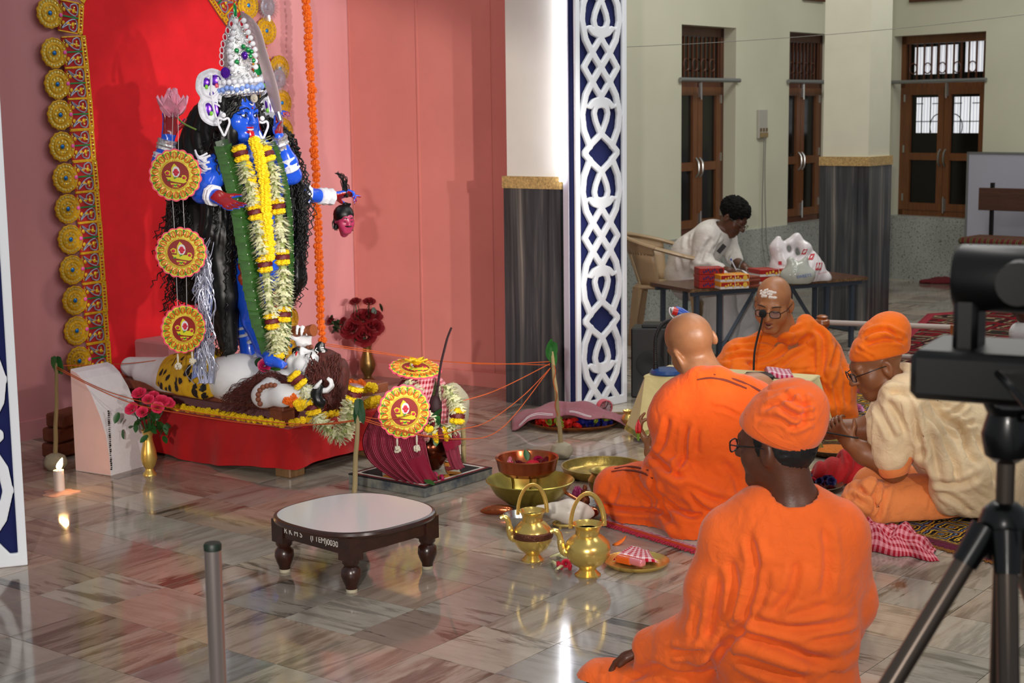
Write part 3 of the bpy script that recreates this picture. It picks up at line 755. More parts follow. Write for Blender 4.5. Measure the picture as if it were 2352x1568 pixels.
def unit_meshes():
    out = {}
    b = MB(); b.prism([(-.08, .0), (.08, .0), (.08, .15), (-.08, .15)], 0, .003); out['backing'] = b.mesh('backing', M_RBACK, False)
    g = MB()
    for x0, x1, y0, y1 in ((-.081, .081, 0, .006), (-.081, .081, .022, .03), (-.081, -.075, 0, .15), (.075, .081, 0, .15)): g.box(((x0+x1)/2, (y0+y1)/2, .006), (x1-x0, y1-y0, .008))
    for k in range(9): g.box((-.07+k*.0175, .014, .005), (.006, .016, .006))
    pts = []
    for k in range(40):
        a = pi*(-.28+1.56*k/39); rr = .078*(1+.035*cos(13*a)); pts.append((rr*cos(a)*1.0, .205+rr*sin(a)))
    g.prism([(-.07, .135)]+[( .07, .135)]+pts, .002, .006)
    for r_ in (.074, .047, .044, .016): g.tube([(r_*cos(a), .205+r_*sin(a), .0075) for a in np.linspace(0, 2*pi, 33)[:-1]], .0026, 5, closed=True)
    for sx in (-1, 1):
        for yy in (.06, .09, .12): g.ball((sx*.035, yy, .006), (.012, .01, .004), 8, 4)
    out['gold_lace'] = g.mesh('gold_lace', M_GOLD, True, 50)
    m = MB()
    for k in range(17):
        a = pi*(-.22+1.44*k/16); m.lathe([(.0001, .0), (.0075, .0), (.0062, .003), (.0001, .0035)], (.0625*cos(a), .205+.0625*sin(a), .006), 7)
    for k in range(9):
        a = 2*pi*k/9; m.lathe([(.0001, .0), (.0075, .0), (.006, .003), (.0001, .0035)], (.030*cos(a), .205+.030*sin(a), .006), 7)
    for k in range(5): m.lathe([(.0001, 0), (.006, 0), (.0045, .003), (.0001, .0033)], (-.064+k*.032, .014, .008), 7)
    for sx in (-1, 1):
        for x_, y_ in ((.03, .05), (.052, .062), (.04, .08), (.02, .145), (.05, .138)): m.lathe([(.0001, 0), (.006, 0), (.0045, .003), (.0001, .0033)], (sx*x_, y_, .008), 7)
    out['mirror_discs'] = m.mesh('mirror_discs', M_MIRROR, True, 30)
    p = MB()
    for sx in (-1, 1):
        loop = spline([(sx*.012, .045, .008), (sx*.045, .036, .008), (sx*.07, .05, .008), (sx*.062, .08, .008), (sx*.04, .09, .008), (sx*.065, .13, .008), (sx*.03, .1, .008), (sx*.012, .07, .008)], 5, True)
        p.tube(loop, .0035, 5, closed=True)
    out['paisley_cord'] = p.mesh('paisley_cord', M_SILVERLINE)
    p = MB(); p.box((0, .08, .008), (.007, .1, .006)); out['green_bar'] = p.mesh('green_bar', M_GGEM, False)
    p = MB(); p.ball((0, .14, .009), (.011, .011, .006), 10, 5); out['pink_stone'] = p.mesh('pink_stone', M_PGEM)
    p = MB(); p.ball((0, .205, .009), (.012, .012, .006), 10, 5); out['blue_stone'] = p.mesh('blue_stone', M_BGEM)
    return out
UM = unit_meshes(); bpath = resample([Vector((a, b, 0)) for a, b in ap[5:]], .1625)
for i in range(1, len(bpath)-1):
    p = bpath[i]; t = (bpath[i+1]-bpath[i-1]).normalized(); nrm = Vector((-t.y, t.x, 0))
    jt = RNG.normal(0, .03)
    R = Matrix(((t.x*cos(jt), nrm.x, 0), (0, 0, -1), (t.y, nrm.y, 0))).to_4x4(); R.translation = Vector((p.x, -.004-(.004 if i % 2 else 0), p.y))
    g = mobj('scallop', UM['gold_lace'], bd); g.matrix_local = R
    for k in ('backing', 'mirror_discs', 'paisley_cord', 'green_bar', 'pink_stone', 'blue_stone'):
        q_ = mobj(k, UM[k], g)
        if k == 'mirror_discs': q_['kind'] = 'stuff'
M_TINSEL = pm('silver_tinsel', '#cfd0d8', .25, .85)
def starburst(t, z, r_, label):
    s = thing('silver_rosette', label, 'rosette', W0+WD*t+WN*.05+Vector((0, 0, z)), WA, 'silver rosettes on the pink wall')
    m = MB()
    for k in range(46):
        a = 2*pi*k/46; m.cyl((cos(a)*r_*.6, -.01, sin(a)*r_*.6), (cos(a)*r_*(1.0 if k % 2 else .92), -.012, sin(a)*r_), .0022, .001, 4)
    m.build('spikes', M_TINSEL, s)['kind'] = 'stuff'
    m = MB(); m.lathe([(.0001, .01), (r_*.2, .012), (r_*.22, .004), (r_*.5, .008), (r_*.65, .004), (r_*.65, 0)], (0, -.004, 0), 28, Matrix.Rotation(radians(90), 3, 'X')); m.build('disc', pm('silver_disc', '#b9bac6', .3, .7, bump=.8, bs=120), s)
starburst(1.70, 2.29, .085, 'round silver tinsel rosette beside the top of the gold border')
starburst(1.77, 1.875, .085, 'round silver tinsel rosette below another rosette beside the sword')

# ---- timber base on the altar
base = thing('timber_base', 'brown timber stand carrying the statues on the red altar', 'stand', AO+Vector((0, 0, ATOP+.003)), WA)
M_TIM = wood('brown_timber', '#6b3320', '#8a4a30', (2, 14, 14), .55, .05)
MB().cbox((.25, .70, .107), (.56, 1.2, .045), .004).build('plank', M_TIM, base, smooth=False)
MB().cbox((.06, .09, .107), (.16, .16, .047), .004).build('bracket', M_TIM, base, smooth=False); MB().cbox((.5, .04, .107), (.3, .14, .047), .004).build('bracket', M_TIM, base, smooth=False)
for x, y in ((.06, .1), (.45, .12), (.06, 1.2), (.45, 1.2)): MB().box((x, y, .042), (.08, .08, .083)).build('foot', M_TIM, base, smooth=False)

# ---- goddess statue
GY = 7.25
M_BLUE = pm('glossy_blue_paint', '#1d55d6', .22, spec=.5, coat=.4); M_PALM = pm('glossy_red_paint', '#8f1018', .25, coat=.3); M_BLACK = pm('black_paint', '#08080a', .3); M_WHITEPAINT = pm('white_paint', '#e9e7e4', .4)
go = at(600, 842, GY-.05); go = Vector((go.x, go.y, .44))
gd = thing('goddess_statue', 'blue four-armed goddess statue with long black hair and a tall silver crown', 'statue', go)
F = Field((-1.95, 6.7, .4), (-.7, 8.0, 1.95), .0062)
A = lambda x, y, Y: vv(at(x, y, Y))
hc = A(545, 262, 7.19); fwd = vv((.76, -.64, -.1))
HL, HR = head(F, hc, fwd, s=1.04, ears=False, mouth=.012, jaw=1.12)
F.cone(A(571, 300, 7.24), A(578, 345, 7.26), .058, .062, k=.03)
F.ell(A(588, 400, 7.28), (.165, .12, .17), frame((.66, -.72, 0)), k=.05); F.ell(A(592, 520, 7.27), (.115, .1, .17), frame((.66, -.72, 0)), k=.06); F.ell(A(590, 620, 7.27), (.15, .125, .13), frame((.66, -.72, 0)), k=.05)
F.chain([A(572, 650, 7.2), A(585, 735, 7.08), A(607, 802, 7.05)], [.085, .056, .042], .03); F.chain([A(575, 640, 7.32), A(566, 740, 7.26), A(576, 815, 7.24)], [.085, .056, .045], .03)
F.chain([A(607, 806, 7.04), A(622, 826, 6.95), A(645, 836, 6.9)], [.038, .03, .02], .02)
for i in range(5): F.cone(A(632+i*3.6, 836-i*.4, 6.91), A(648+i*2.4, 844-i*2.2, 6.87+i*.012), .0105, .008, k=.006)
F.chain([A(576, 815, 7.24), A(600, 838, 7.2)], [.045, .025], .02)
sh_r, sh_l = A(532, 365, 7.15), A(640, 362, 7.34)
# raised right arm with open palm, raised left arm with sword, lower right arm giving, lower left arm holding the head
F.chain([sh_r, A(432, 402, 6.98), A(372, 372, 6.9)], [.055, .046, .042], .03); F.chain([A(372, 372, 6.9), A(386, 318, 6.9)], [.042, .03], .02)
hand(F, A(388, 312, 6.9), A(392, 225, 6.93)-A(388, 312, 6.9), vv((.75, -.65, .05)), 1, .08, 1.0, thumb_in=.15)
F.chain([sh_r+vv((0, 0, -.03)), A(478, 420, 6.98), A(464, 443, 6.93)], [.055, .047, .045], .03); F.chain([A(464, 443, 6.93), A(498, 452, 6.86)], [.045, .034], .02)
hand(F, A(496, 450, 6.86), A(545, 480, 6.79)-A(496, 450, 6.86), vv((.25, -.55, .75)), -1, .12, 1.0, thumb_in=.1)
F.chain([sh_l, A(672, 402, 7.34), A(664, 372, 7.3), A(642, 318, 7.26)], [.048, .038, .036, .027], .03)
hand(F, A(638, 308, 7.25), A(641, 252, 7.24)-A(638, 308, 7.25), vv((.7, -.3, .1)), -1, 1.0, .92, thumb_in=.75)
F.chain([sh_l+vv((0, 0, -.05)), A(668, 428, 7.5), A(700, 447, 7.58), A(762, 452, 7.7)], [.052, .043, .04, .029], .03)
hand(F, A(762, 452, 7.7), A(815, 440, 7.74)-A(762, 452, 7.7), vv((.1, -.4, -.9)), 1, .75, .95, curls=(.15, .9, .95, 1.0), thumb_in=.4)
V, Q = F.nets(); V = relax(V, Q, 1, .4); cen = V[Q].mean(1)
def palm_mask(w_, d, n, s=1.0):
    w_, d, n = vv(w_), vv(d)/np.linalg.norm(d), vv(n); n = n-d*(n@d); n /= np.linalg.norm(n); q = cen-w_; nn = vnormals(V, Q)[Q].mean(1)
    return (np.linalg.norm(q-d*.08, axis=1) < .105*s) & (q@d > .005) & ((nn@n) > .25)
mi = np.zeros(len(Q), int)
for w_, e, n in ((A(388, 312, 6.9), A(392, 225, 6.93), (.75, -.65, .05)), (A(496, 450, 6.86), A(545, 480, 6.79), (.25, -.55, .75)), (A(638, 308, 7.25), A(641, 252, 7.24), (.7, -.3, .1)), (A(762, 452, 7.7), A(815, 440, 7.74), (.1, -.4, -.9))): mi[palm_mask(w_, e-w_, n)] = 1
smesh('body', V, Q, [M_BLUE, M_PALM], gd, go, mi)
# face paint
eyes_on(HL, HR, 1.04, gd, go, '#f2efe8', '#0a0a0a', size=1.12)
for sx in (-1, 1):
    arc_on(HL, go, [(sx*.012, .098, .026), (sx*.03, .096, .036), (sx*.052, .078, .026)], .0032, 'eyebrow', M_BLACK, gd)
    arc_on(HL, go, [(sx*.013, .089, .004), (sx*.03, .0945, .0155), (sx*.049, .078, .006), (sx*.06, .066, .008)], .0026, 'eyeliner', M_BLACK, gd)
    arc_on(HL, go, [(sx*.015, .089, .002), (sx*.031, .0925, -.0075), (sx*.049, .077, .004)], .0018, 'eyeliner', M_BLACK, gd)
arc_on(HL, go, [(-.012, .094, .055), (0, .1, .048), (.012, .094, .055)], .0028, 'third_eye', M_WHITEPAINT, gd); m = MB(); m.ball(Vector(HL(0, .097, .056))-go, .004, 8, 6); m.build('third_eye_pupil', M_BLACK, gd); m = MB(); m.ball(Vector(HL(0, .1015, .036))-go, .0048, 8, 6); m.build('forehead_dot', M_PALM, gd)
arc_on(HL, go, [(-.025, .084, -.05), (0, .1, -.05), (.025, .084, -.05)], .0045, 'upper_lip', pm('red_lips', '#c01020', .25, coat=.4), gd); arc_on(HL, go, [(-.022, .083, -.066), (0, .096, -.076), (.022, .083, -.066)], .0048, 'lower_lip', MATS['red_lips'], gd)
m = MB(); m.tube([Vector(HL(x, .093-abs(x)*.25, -.058))-go for x in np.linspace(-.016, .016, 7)], .0042, 6); m.build('teeth', M_WHITEPAINT, gd)
m = MB(); m.tube([Vector(HL(0, y, z))-go for y, z in ((.085, -.062), (.101, -.068), (.104, -.085), (.103, -.105), (.101, -.118))], [.012, .0135, .0145, .014, .007], 10, flat=.35, up=HR[:, 2]); m.build('tongue', pm('red_tongue', '#c4101c', .15, coat=.6), gd)
m = MB(); m.ball(Vector(HL(-.017, .101, -.034))-go, .0035, 8, 6); m.build('nose_stud', pm('black_stud', '#101014', .2), gd)

# hair: a wavy mass of locks
M_HAIR = pm('black_hair', '#060606', .42, var=.3, vs=80, spec=.4)
def wavy(ctrl, r0, r1, m, wl=.045, amp=.010, n=5, jit=.03, seg=26):
    P = resample(spline([Vector(p)+Vector(RNG.normal(0, jit, 3)) for p in ctrl], 10), .016); ph = RNG.uniform(0, 6.28); L = len(P)
    if L < 4: return
    Q_ = []
    for i, p in enumerate(P):
        t = (P[min(i+1, L-1)]-P[max(i-1, 0)]).normalized(); x = t.cross(Vector((.3, .8, .1))).normalized(); y = t.cross(x)
        a = ph+i*.016/wl*6.28; e = amp*min(1, i/6); Q_.append(p+x*(cos(a)*e)+y*(sin(a)*e))
    m.tube(Q_, [r0+(r1-r0)*i/(L-1) for i in range(L)], n)
Fh = Field((-1.95, 6.85, .5), (-.85, 7.95, 1.95), .011)
Fh.ell(HL(0, -.03, .045), (.098, .11, .092), HR, k=.03); Fh.ell(HL(0, .06, .0), (.062, .09, .085), HR, k=.02, op='s')
bk_ = vv((-.72, .66, 0))
Fh.chain([hc+bk_*.05+vv((0, 0, .02)), A(500, 300, 7.3), A(470, 400, 7.35), A(455, 560, 7.38), A(440, 660, 7.4)], [.10, .13, .17, .15, .08], .06)
Fh.chain([A(525, 300, 7.14), A(498, 400, 7.16), A(500, 540, 7.14), A(512, 680, 7.13), A(525, 800, 7.13)], [.05, .07, .075, .07, .035], .04)
Fh.chain([A(618, 300, 7.36), A(655, 400, 7.46), A(680, 520, 7.48), A(676, 640, 7.48), A(666, 700, 7.48)], [.04, .055, .05, .045, .02], .04)
V, Q = Fh.nets(); N = vnormals(V, Q); V = folds(V, N, [((-1.4, 7.3, 1.2), 1.5, (0, 0, 1), 45, .012)], 5)
hm = MB()
hm.V = [tuple(v) for v in V]; hm.F = [tuple(int(i) for i in q) for q in Q]; hm.MI = [0]*len(Q)
for k in range(230):      # left side locks
    s_ = RNG.uniform(0, 1); a0 = HL(-.075+RNG.normal(0, .01), RNG.uniform(-.09, .03), RNG.uniform(.0, .09))
    tx = RNG.uniform(372, 540); ty = RNG.uniform(520, 730) if tx < 470 else RNG.uniform(640, 835)
    mx = tx+(520-tx)*.25; Y0 = RNG.uniform(7.08, 7.3) if tx > 470 else RNG.uniform(7.2, 7.45)
    wavy([a0, A(520-(520-tx)*.35, 300, (7.2+Y0)/2), A(mx-(20 if tx < 470 else 0), 400, Y0), A(mx-8, (400+ty)/2, Y0), A(tx, ty, Y0)], .0065, .0025, hm, .042, .009)
for k in range(130):      # right side locks
    a0 = HL(.078+RNG.normal(0, .008), RNG.uniform(-.08, .02), RNG.uniform(.0, .08)); tx = RNG.uniform(650, 706); ty = RNG.uniform(480, 710); Y0 = RNG.uniform(7.38, 7.52)
    wavy([a0, A(632+(tx-650)*.3, 310, (7.25+Y0)/2), A(tx-14, 410, Y0), A(tx, (430+ty)/2, Y0), A(tx-10, ty, Y0)], .0065, .0025, hm, .04, .010, jit=.016)
for k in range(60):       # fringe framing the face
    s_ = RNG.uniform(-1, 1); hm_a = HL(s_*.06, .06, .085); hm_b = HL(s_*.085, .066-.03*abs(s_), .05); hm_c = HL((.09 if s_ > 0 else -.09), .035, -.005)
    wavy([hm_a, hm_b, hm_c, HL((.088 if s_ > 0 else -.088), .02, -.06)], .009, .006, hm, .03, .006, jit=.007)
o = hm.build('hair', M_HAIR, gd, -go, angle=180)

# crown
M_SILV = pm('crown_silver', '#dfe1e6', .2, .88, var=.35, vs=70, bump=1.0, bs=150); M_WLACE = pm('white_lace', '#e4e6ee', .55, var=.12, vs=60, bump=.6, bs=180); M_PURP = pm('purple_foil', '#5a1fa8', .2, .6); M_RGEM = pm('red_foil', '#b5122a', .3, .2); M_LBLUE = pm('pale_blue_flower', '#7f9fe6', .5)
tilt = vv(HR[:, 2])*.97+vv((-.12, 0, 0)); tilt /= np.linalg.norm(tilt); CR = frame(np.cross(tilt, vv(HR[:, 0])), tilt)   # y forward, z along the crown axis
cb = vv(HL(0, -.005, .085))+vv((.014, 0, 0)); CL = lambda x, y, z: Vector(cb+CR@vv((x, y, z)))-go
crown = MB(); prof = [(.1, -.005), (.108, .01), (.104, .03), (.098, .05), (.1, .062), (.082, .085), (.066, .11), (.07, .14), (.072, .19), (.062, .24), (.042, .29), (.022, .335), (.004, .36)]
crown.lathe(prof, CL(0, 0, 0), 40, Matrix(CR) @ Matrix.Scale(.8, 3, (0, 1, 0)), wob=lambda a, z: 1+.05*sin(9*a+z*60)+.03*sin(23*a))
cr = crown.build('crown', M_SILV, gd)
def on_crown(a, z, lift=.004):
    r_ = np.interp(z, [p[1] for p in prof], [p[0] for p in prof])+lift; return CL(r_*sin(a), r_*cos(a)*.8, z)
def beads(name, items, mat, rr, flatn=None):
    m = MB()
    for p in items: m.ball(p, rr, 8, 6)
    o = m.build(name, mat, cr); o['kind'] = 'stuff'; return o
beads('white_beads', [on_crown(a, z, .006) for z in (.062,) for a in np.linspace(-1.6, 1.6, 13)]+[CL(sx*(np.interp(z, (.1, .2, .34), (.068, .075, .02))), .045, z) for sx in (-1, 1) for z in np.linspace(.12, .33, 9)], M_WLACE, .013)
beads('pale_blue_flowers', [on_crown(a, .032+.006*sin(7*a), .008) for a in np.linspace(-1.9, 1.9, 17)], M_LBLUE, .012)
beads('mirror_studs', [on_crown(a, .008, .004) for a in np.linspace(-1.8, 1.8, 19)]+[on_crown(RNG.uniform(-1.2, 1.2), RNG.uniform(.08, .3), .003) for _ in range(70)], pm('mirror_stud', '#f2f4f6', .08, 1.0), .0075)
beads('green_foil_leaves', [on_crown(a, z, .012) for a, z in ((-.5, .19), (-.2, .2), (.1, .215), (.55, .2), (-.75, .15), (.6, .15), (-.35, .17))], M_GGEM, .011)
m = MB(); m.ball(on_crown(.08, .175, .012), (.014, .014, .019), 12, 8); m.build('purple_stone', M_PURP, cr)
for sx in (-1, 1):
    m = MB(); m.lathe([(.0001, .008), (.022, .006), (.026, .0), (.024, -.006), (.0001, -.006)], CL(sx*.098, .03, .105), 16, Matrix(CR) @ Matrix.Rotation(radians(-90), 3, 'X')); m.build('foil_disc', M_GGEM if sx < 0 else M_PURP, cr)
loops = [(-.108, .15), (-.105, .18), (-.1, .205), (-.09, .232), (-.075, .262), (-.055, .29), (-.03, .318), (0, .335)]
for x, z in loops+[(-a, b) for a, b in loops[:-1]]:
    m = MB(); c = CL(x, .02, z); m.ball(c, (.010, .004, .013), 10, 6, Matrix(CR)); lo_ = m.build('red_drop', M_RGEM, cr)
    m = MB(); m.tube([c+Vector(CR@vv((.0115*cos(a), .002, .0145*sin(a)))) for a in np.linspace(0, 2*pi, 13)[:-1]], .002, 5, closed=True); m.build('rim', M_WLACE, lo_)
m = MB(); m.ball(CL(0, .02, .375), (.010, .005, .036), 10, 8, Matrix(CR)); m.build('green_tip_stone', M_GGEM, cr)
m = MB(); m.lathe([(.0001, .01), (.008, .01), (.0095, .004), (.018, .006), (.02, 0), (.0001, -.002)], CL(.004, .098, -.018), 18, Matrix(CR) @ Matrix.Rotation(radians(-90), 3, 'X')); m.build('brow_brooch', pm('pearl_brooch', '#bdb6a6', .3, .3, bump=.8, bs=300), cr)
# lace wings at the ears and heart earrings
def lace_wing(sx, ctr, w_, h_):
    R = Matrix(frame((.3, -.95, .0) if sx < 0 else (.75, -.65, 0), (-.12, 0, 1))); c = Vector(ctr)-go
    out = [(0, .5), (.32, .42), (.45, .2), (.34, .02), (.46, -.12), (.42, -.36), (.1, -.5), (-.22, -.46), (-.34, -.2), (-.28, -.02), (-.46, .14), (-.46, .4), (-.22, .5)]
    o2 = [(p.x*w_, p.y*h_) for p in spline([(a, b, 0) for a, b in out], 5, True)]
    T = R.to_4x4() @ Matrix.Rotation(radians(90), 4, 'X'); f = lambda x, y, z=0: c+T.to_3x3() @ Vector((x, y, -z))
    m = MB(); m.prism(o2, -.004, .004, Matrix.Translation(c) @ T); wing = m.build('lace_wing', M_WLACE, gd)
    m = MB(); m.tube([f(x*.95, y*.95, .006) for x, y in o2], .009, 6, closed=True); m.build('lace_rim', M_WLACE, wing)
    m = MB()
    for pts in ([(-.05, -.45), (0, 0), (-.1, .4)], [(0, 0), (.25, .1), (.2, .35), (-.02, .4)], [(0, 0), (-.3, .15), (-.3, .35)], [(0, -.05), (.28, -.1), (.22, -.35), (-.02, -.42)], [(-.02, -.1), (-.25, -.2), (-.15, -.4)]):
        m.tube([f(p.x*w_, p.y*h_, .007) for p in spline([(a, b, 0) for a, b in pts], 5)], .0055, 5)
    o_ = m.build('lace_scrolls', M_WLACE, wing); o_['kind'] = 'stuff'
    for a, b, rx, rz_w in ((-.2, .3, .2, .1), (.12, .28, .16, .09), (-.08, -.22, .12, .14), (.16, -.2, .14, .12), (-.02, .06, .08, .06)): q = MB(); q.ball(f(a*w_, b*h_, .004), (rx*w_, rz_w*h_, .003), 10, 6, T.to_3x3()); q.build('purple_patch', M_PURP, wing)
    for (a, b), mt in (((-.22, .2), pm('coral_sequin', '#f0647c', .3)), ((.12, .2), pm('lime_sequin', '#7fd23c', .3)), ((.1, -.28), MATS['lime_sequin'])):
        q = MB(); q.ball(f(a*w_, b*h_, .007), (.008, .008, .011), 8, 6); q.build('sequin', mt, wing)
lace_wing(-1, A(486, 224, 7.1), .135, .25); lace_wing(1, A(612, 220, 7.32), .09, .24)
for c in (A(514, 290, 7.06), A(603, 297, 7.22)):
    m = MB(); R = Matrix(frame((.3, -.95, 0))); c = Vector(c)-go
    ht = spline([(0, 0, .03), (.02, 0, .036), (.026, 0, .015), (.012, 0, -.02), (0, 0, -.042), (-.012, 0, -.02), (-.026, 0, .015), (-.02, 0, .036)], 4, True)
    m.tube([c+R @ p for p in ht], .0055, 6, closed=True); m.ball(c+R @ Vector((0, 0, .05)), (.012, .008, .012), 8, 6); m.build('heart_earring', M_WLACE, gd)
m = MB(); nk = [Vector(A(573+22*math.sin(a)+8*math.cos(a), 326-6*math.cos(a), 7.245-.075*math.cos(a)))-go for a in np.linspace(-1.9, 1.9, 15)]
m.tube(nk, .02, 8, flat=.35, up=(1, 0, 0)); m.build('lace_choker', M_WLACE, gd)
# silver bracelets and arm lace
def cuff(a, b, r, name='lace_cuff', mat=None):
    a, b = Vector(a)-go, Vector(b)-go; d_ = b-a; R = basis(d_); L = d_.length; n = 5
    m = MB(); m.lathe([(r, 0), (r+.006, .004), (r+.003, L*.3), (r+.008, L*.45), (r+.003, L*.6), (r+.007, L-.004), (r, L)], a, 20, R, wob=lambda t, z: 1+.05*sin(8*t)); return m.build(name, mat or M_SILV, gd)
cuff(A(379, 345, 6.9), A(385, 320, 6.9), .036); cuff(A(374, 372, 6.9), A(378, 352, 6.9), .042, mat=M_WLACE); cuff(A(648, 340, 7.28), A(641, 312, 7.25), .031); cuff(A(669, 392, 7.31), A(657, 362, 7.29), .038, mat=M_WLACE); cuff(A(690, 443, 7.56), A(704, 447, 7.59), .045, mat=M_WLACE); cuff(A(733, 450, 7.64), A(762, 452, 7.7), .036, mat=M_WLACE); cuff(A(483, 447, 6.89), A(495, 450, 6.865), .04, mat=M_WLACE)
for i, (x, y, r) in enumerate(((590, 752, .058), (594, 772, .056), (603, 805, .047))): cuff(A(x, y, 7.1), A(x+3, y+7, 7.1), r, 'lace_anklet', M_WLACE)
for i, (x, y, r) in enumerate(((566, 745, .06), (568, 762, .058), (574, 800, .052))): cuff(A(x, y, 7.26), A(x+2, y+7, 7.26), r, 'lace_anklet', M_WLACE)
m = MB()
for k in range(16):
    a = RNG.uniform(0, 6.28); m.tube([Vector(p)-go for p in spline([A(450+RNG.uniform(-6, 14), 345+k*5, 6.97), A(462+RNG.uniform(-8, 12), 360+k*4, 6.95), A(474+RNG.uniform(-6, 10), 352+k*5, 6.98)], 4)], .005, 5)
m.build('shoulder_lace', M_WLACE, gd)['kind'] = 'stuff'
# hanging lace train at the left
m = MB()
for k in range(110):
    x0 = RNG.uniform(466, 492); y0 = RNG.uniform(540, 800); x1 = RNG.uniform(440, 492)
    P = spline([A(x0, y0, 7.0), A(x0-12+RNG.normal(0, 8), y0+30, 6.97), A((x0+x1)/2+RNG.normal(0, 10), min(875, y0+60), 6.96), A(x1, min(882, y0+95), 6.96)], 5); m.tube([Vector(p)-go for p in P], .0019, 4)
for k in range(14): m.tube([Vector(A(452+k*3, 800+RNG.uniform(-5, 5), 6.965))-go, Vector(A(454+k*2.6+RNG.normal(0, 4), 850, 6.96))-go, Vector(A(458+k*2.4, 880, 6.955))-go], .003, 4)
m.build('lace_train', pm('tinsel_lace', '#aeb2c4', .3, .6), gd)['kind'] = 'stuff'
m = MB(); m.prism([(0, 0), (.06, .03), (.1, .35), (.07, .65), (.035, .3)], 0, .006, Matrix.Translation(Vector(A(440, 872, 6.98))-go) @ Matrix.Rotation(radians(80), 4, 'X')); m.build('foil_panel', pm('blue_silver_foil', '#6f7fb8', .25, .6, var=.4, vs=40), gd)
m = MB()
for k in range(9): m.ball(Vector(A(556+4*(k % 3), 585+k*9, 7.12))-go, (.02, .016, .024), 8, 6)
m.build('waist_fringe', pm('terracotta_hands', '#a8401c', .4), gd)['kind'] = 'stuff'

# sword
sg = thing('curved_sword', 'curved steel sword raised by the goddess beside her crown', 'sword', A(641, 262, 7.2))
so = Vector(A(641, 262, 7.2)); sp_ = [Vector(p)-so for p in spline([A(649, 292, 7.2), A(640, 262, 7.2), A(628, 215, 7.2), A(607, 140, 7.2), A(584, 75, 7.2), A(553, 26, 7.2)], 8)]
wid = [.004, .006, .008, .009, .011, .013, .015, .017, .019, .021, .023, .025, .027, .028, .029, .03, .031, .032, .032, .032, .032, .032, .031, .031, .03, .03, .03, .031, .032, .034, .036, .037, .038, .038, .036, .033, .028, .022, .015, .008, .002]
m = MB(); m.tube(sp_, [w_*.9 for w_ in wid[:len(sp_)]], 8, flat=.12, up=(.3, 1, 0)); m.build('blade', pm('sword_steel', '#b9a3a6', .25, .6), sg)
m = MB(); m.cyl(sp_[5]*1.0, sp_[9], .012, .014, 10); m.build('grip', M_STEEL, sg)
# lotus in the raised hand
def petal(m, c, R, L, w_, cup=.4, n=4, mtip=.0):
    vs = []
    for j in range(n+1):
        v = j/n; ww = w_*math.sin(pi*(.12+.88*v))**.8*(1-.35*v*v) if v < 1 else 0
        for i in (-1, -.5, 0, .5, 1): vs.append(c+R @ Vector((i*ww*.5, -cup*L*(v*v)*.5+abs(i)*ww*.25*-1*0+cup*w_*.3*(i*i), L*v)))
    m.addv(vs, [(j*5+i, j*5+i+1, (j+1)*5+i+1, (j+1)*5+i) for j in range(n) for i in range(4)])
M_LOTUS = pm('pink_lotus', '#eba0b8', .5, sub=.15, var=.2, vs=30)
lp = Vector(A(397, 243, 6.84)); lt = thing('lotus_flower', 'pink lotus bloom held in the goddess statue raised open palm', 'flower', lp)
for ring, (n, L, w_, tl) in enumerate(((4, .11, .078, .06), (5, .115, .085, .34), (6, .105, .078, .9))):
    for k in range(n):
        m = MB(); R = Matrix.Rotation(2*pi*k/n+ring*.5, 3, 'Z') @ Matrix.Rotation(tl, 3, 'X'); petal(m, Vector((0, 0, -.04)), R, L, w_, -.55); m.build('petal', M_LOTUS, lt, solid=.0012)
m = MB(); m.tube(spline([(0, .0, -.02), (.03, .02, -.07), (.09, .04, -.105)], 5), .004, 6); m.build('stem', pm('green_stem', '#5c7a24', .5), lt)
# severed head prop held by the hair
dp = Vector(A(791, 505, 7.68)); dh = thing('carved_head', 'small crimson carved head with moustache hanging from the statue hand', 'head', dp)
Fd = Field(vv(dp)-.14, vv(dp)+.16, .005); DL, DR = head(Fd, vv(dp), (.5, -.85, -.1), s=.53, ears=True); Fd.cone(DL(0, .0, -.09), DL(0, 0, -.125), .035*.7, .03*.7, k=.02)
V, Q = Fd.nets(); smesh('face', V, Q, pm('crimson_face', '#a83258', .35, coat=.3), dh, dp)
m = MB()
for k in range(46):
    a = RNG.uniform(-2.2, 2.2); st = DL(.07*math.sin(a), -.02-.06*math.cos(a), RNG.uniform(.02, .1)); m_ = A(795+RNG.normal(0, 3), 468, 7.7)
    wavy([m_, A(792+RNG.normal(0, 6), 485, 7.7), st, DL(.085*math.sin(a), -.03-.05*math.cos(a), -.02), DL(.09*math.sin(a), -.03-.05*math.cos(a), -.11)], .006, .003, m, .05, .003, jit=.003)
for k in range(16): wavy([A(796, 450, 7.7), A(794+RNG.normal(0, 3), 430, 7.7), A(785+RNG.normal(0, 5), 408, 7.69), A(775+RNG.normal(0, 6), 395, 7.68)], .004, .0015, m, .05, .004, jit=.006)
m.ball(Vector(DL(0, -.02, .05)), (.052, .062, .05), 12, 8); m.build('hair', M_HAIR, dh, -dp)
arc_on(DL, dp, [(-.035, .09, -.045), (0, .115, -.044), (.035, .09, -.045)], .004, 'moustache', M_BLACK, dh)
for sx in (-1, 1): arc_on(DL, dp, [(sx*.015, .1, .028), (sx*.05, .085, .03)], .004, 'eyebrow', M_BLACK, dh); arc_on(DL, dp, [(sx*.015, .096, .002), (sx*.032, .1, -.003), (sx*.048, .085, .003)], .002, 'eyelash', M_BLACK, dh)

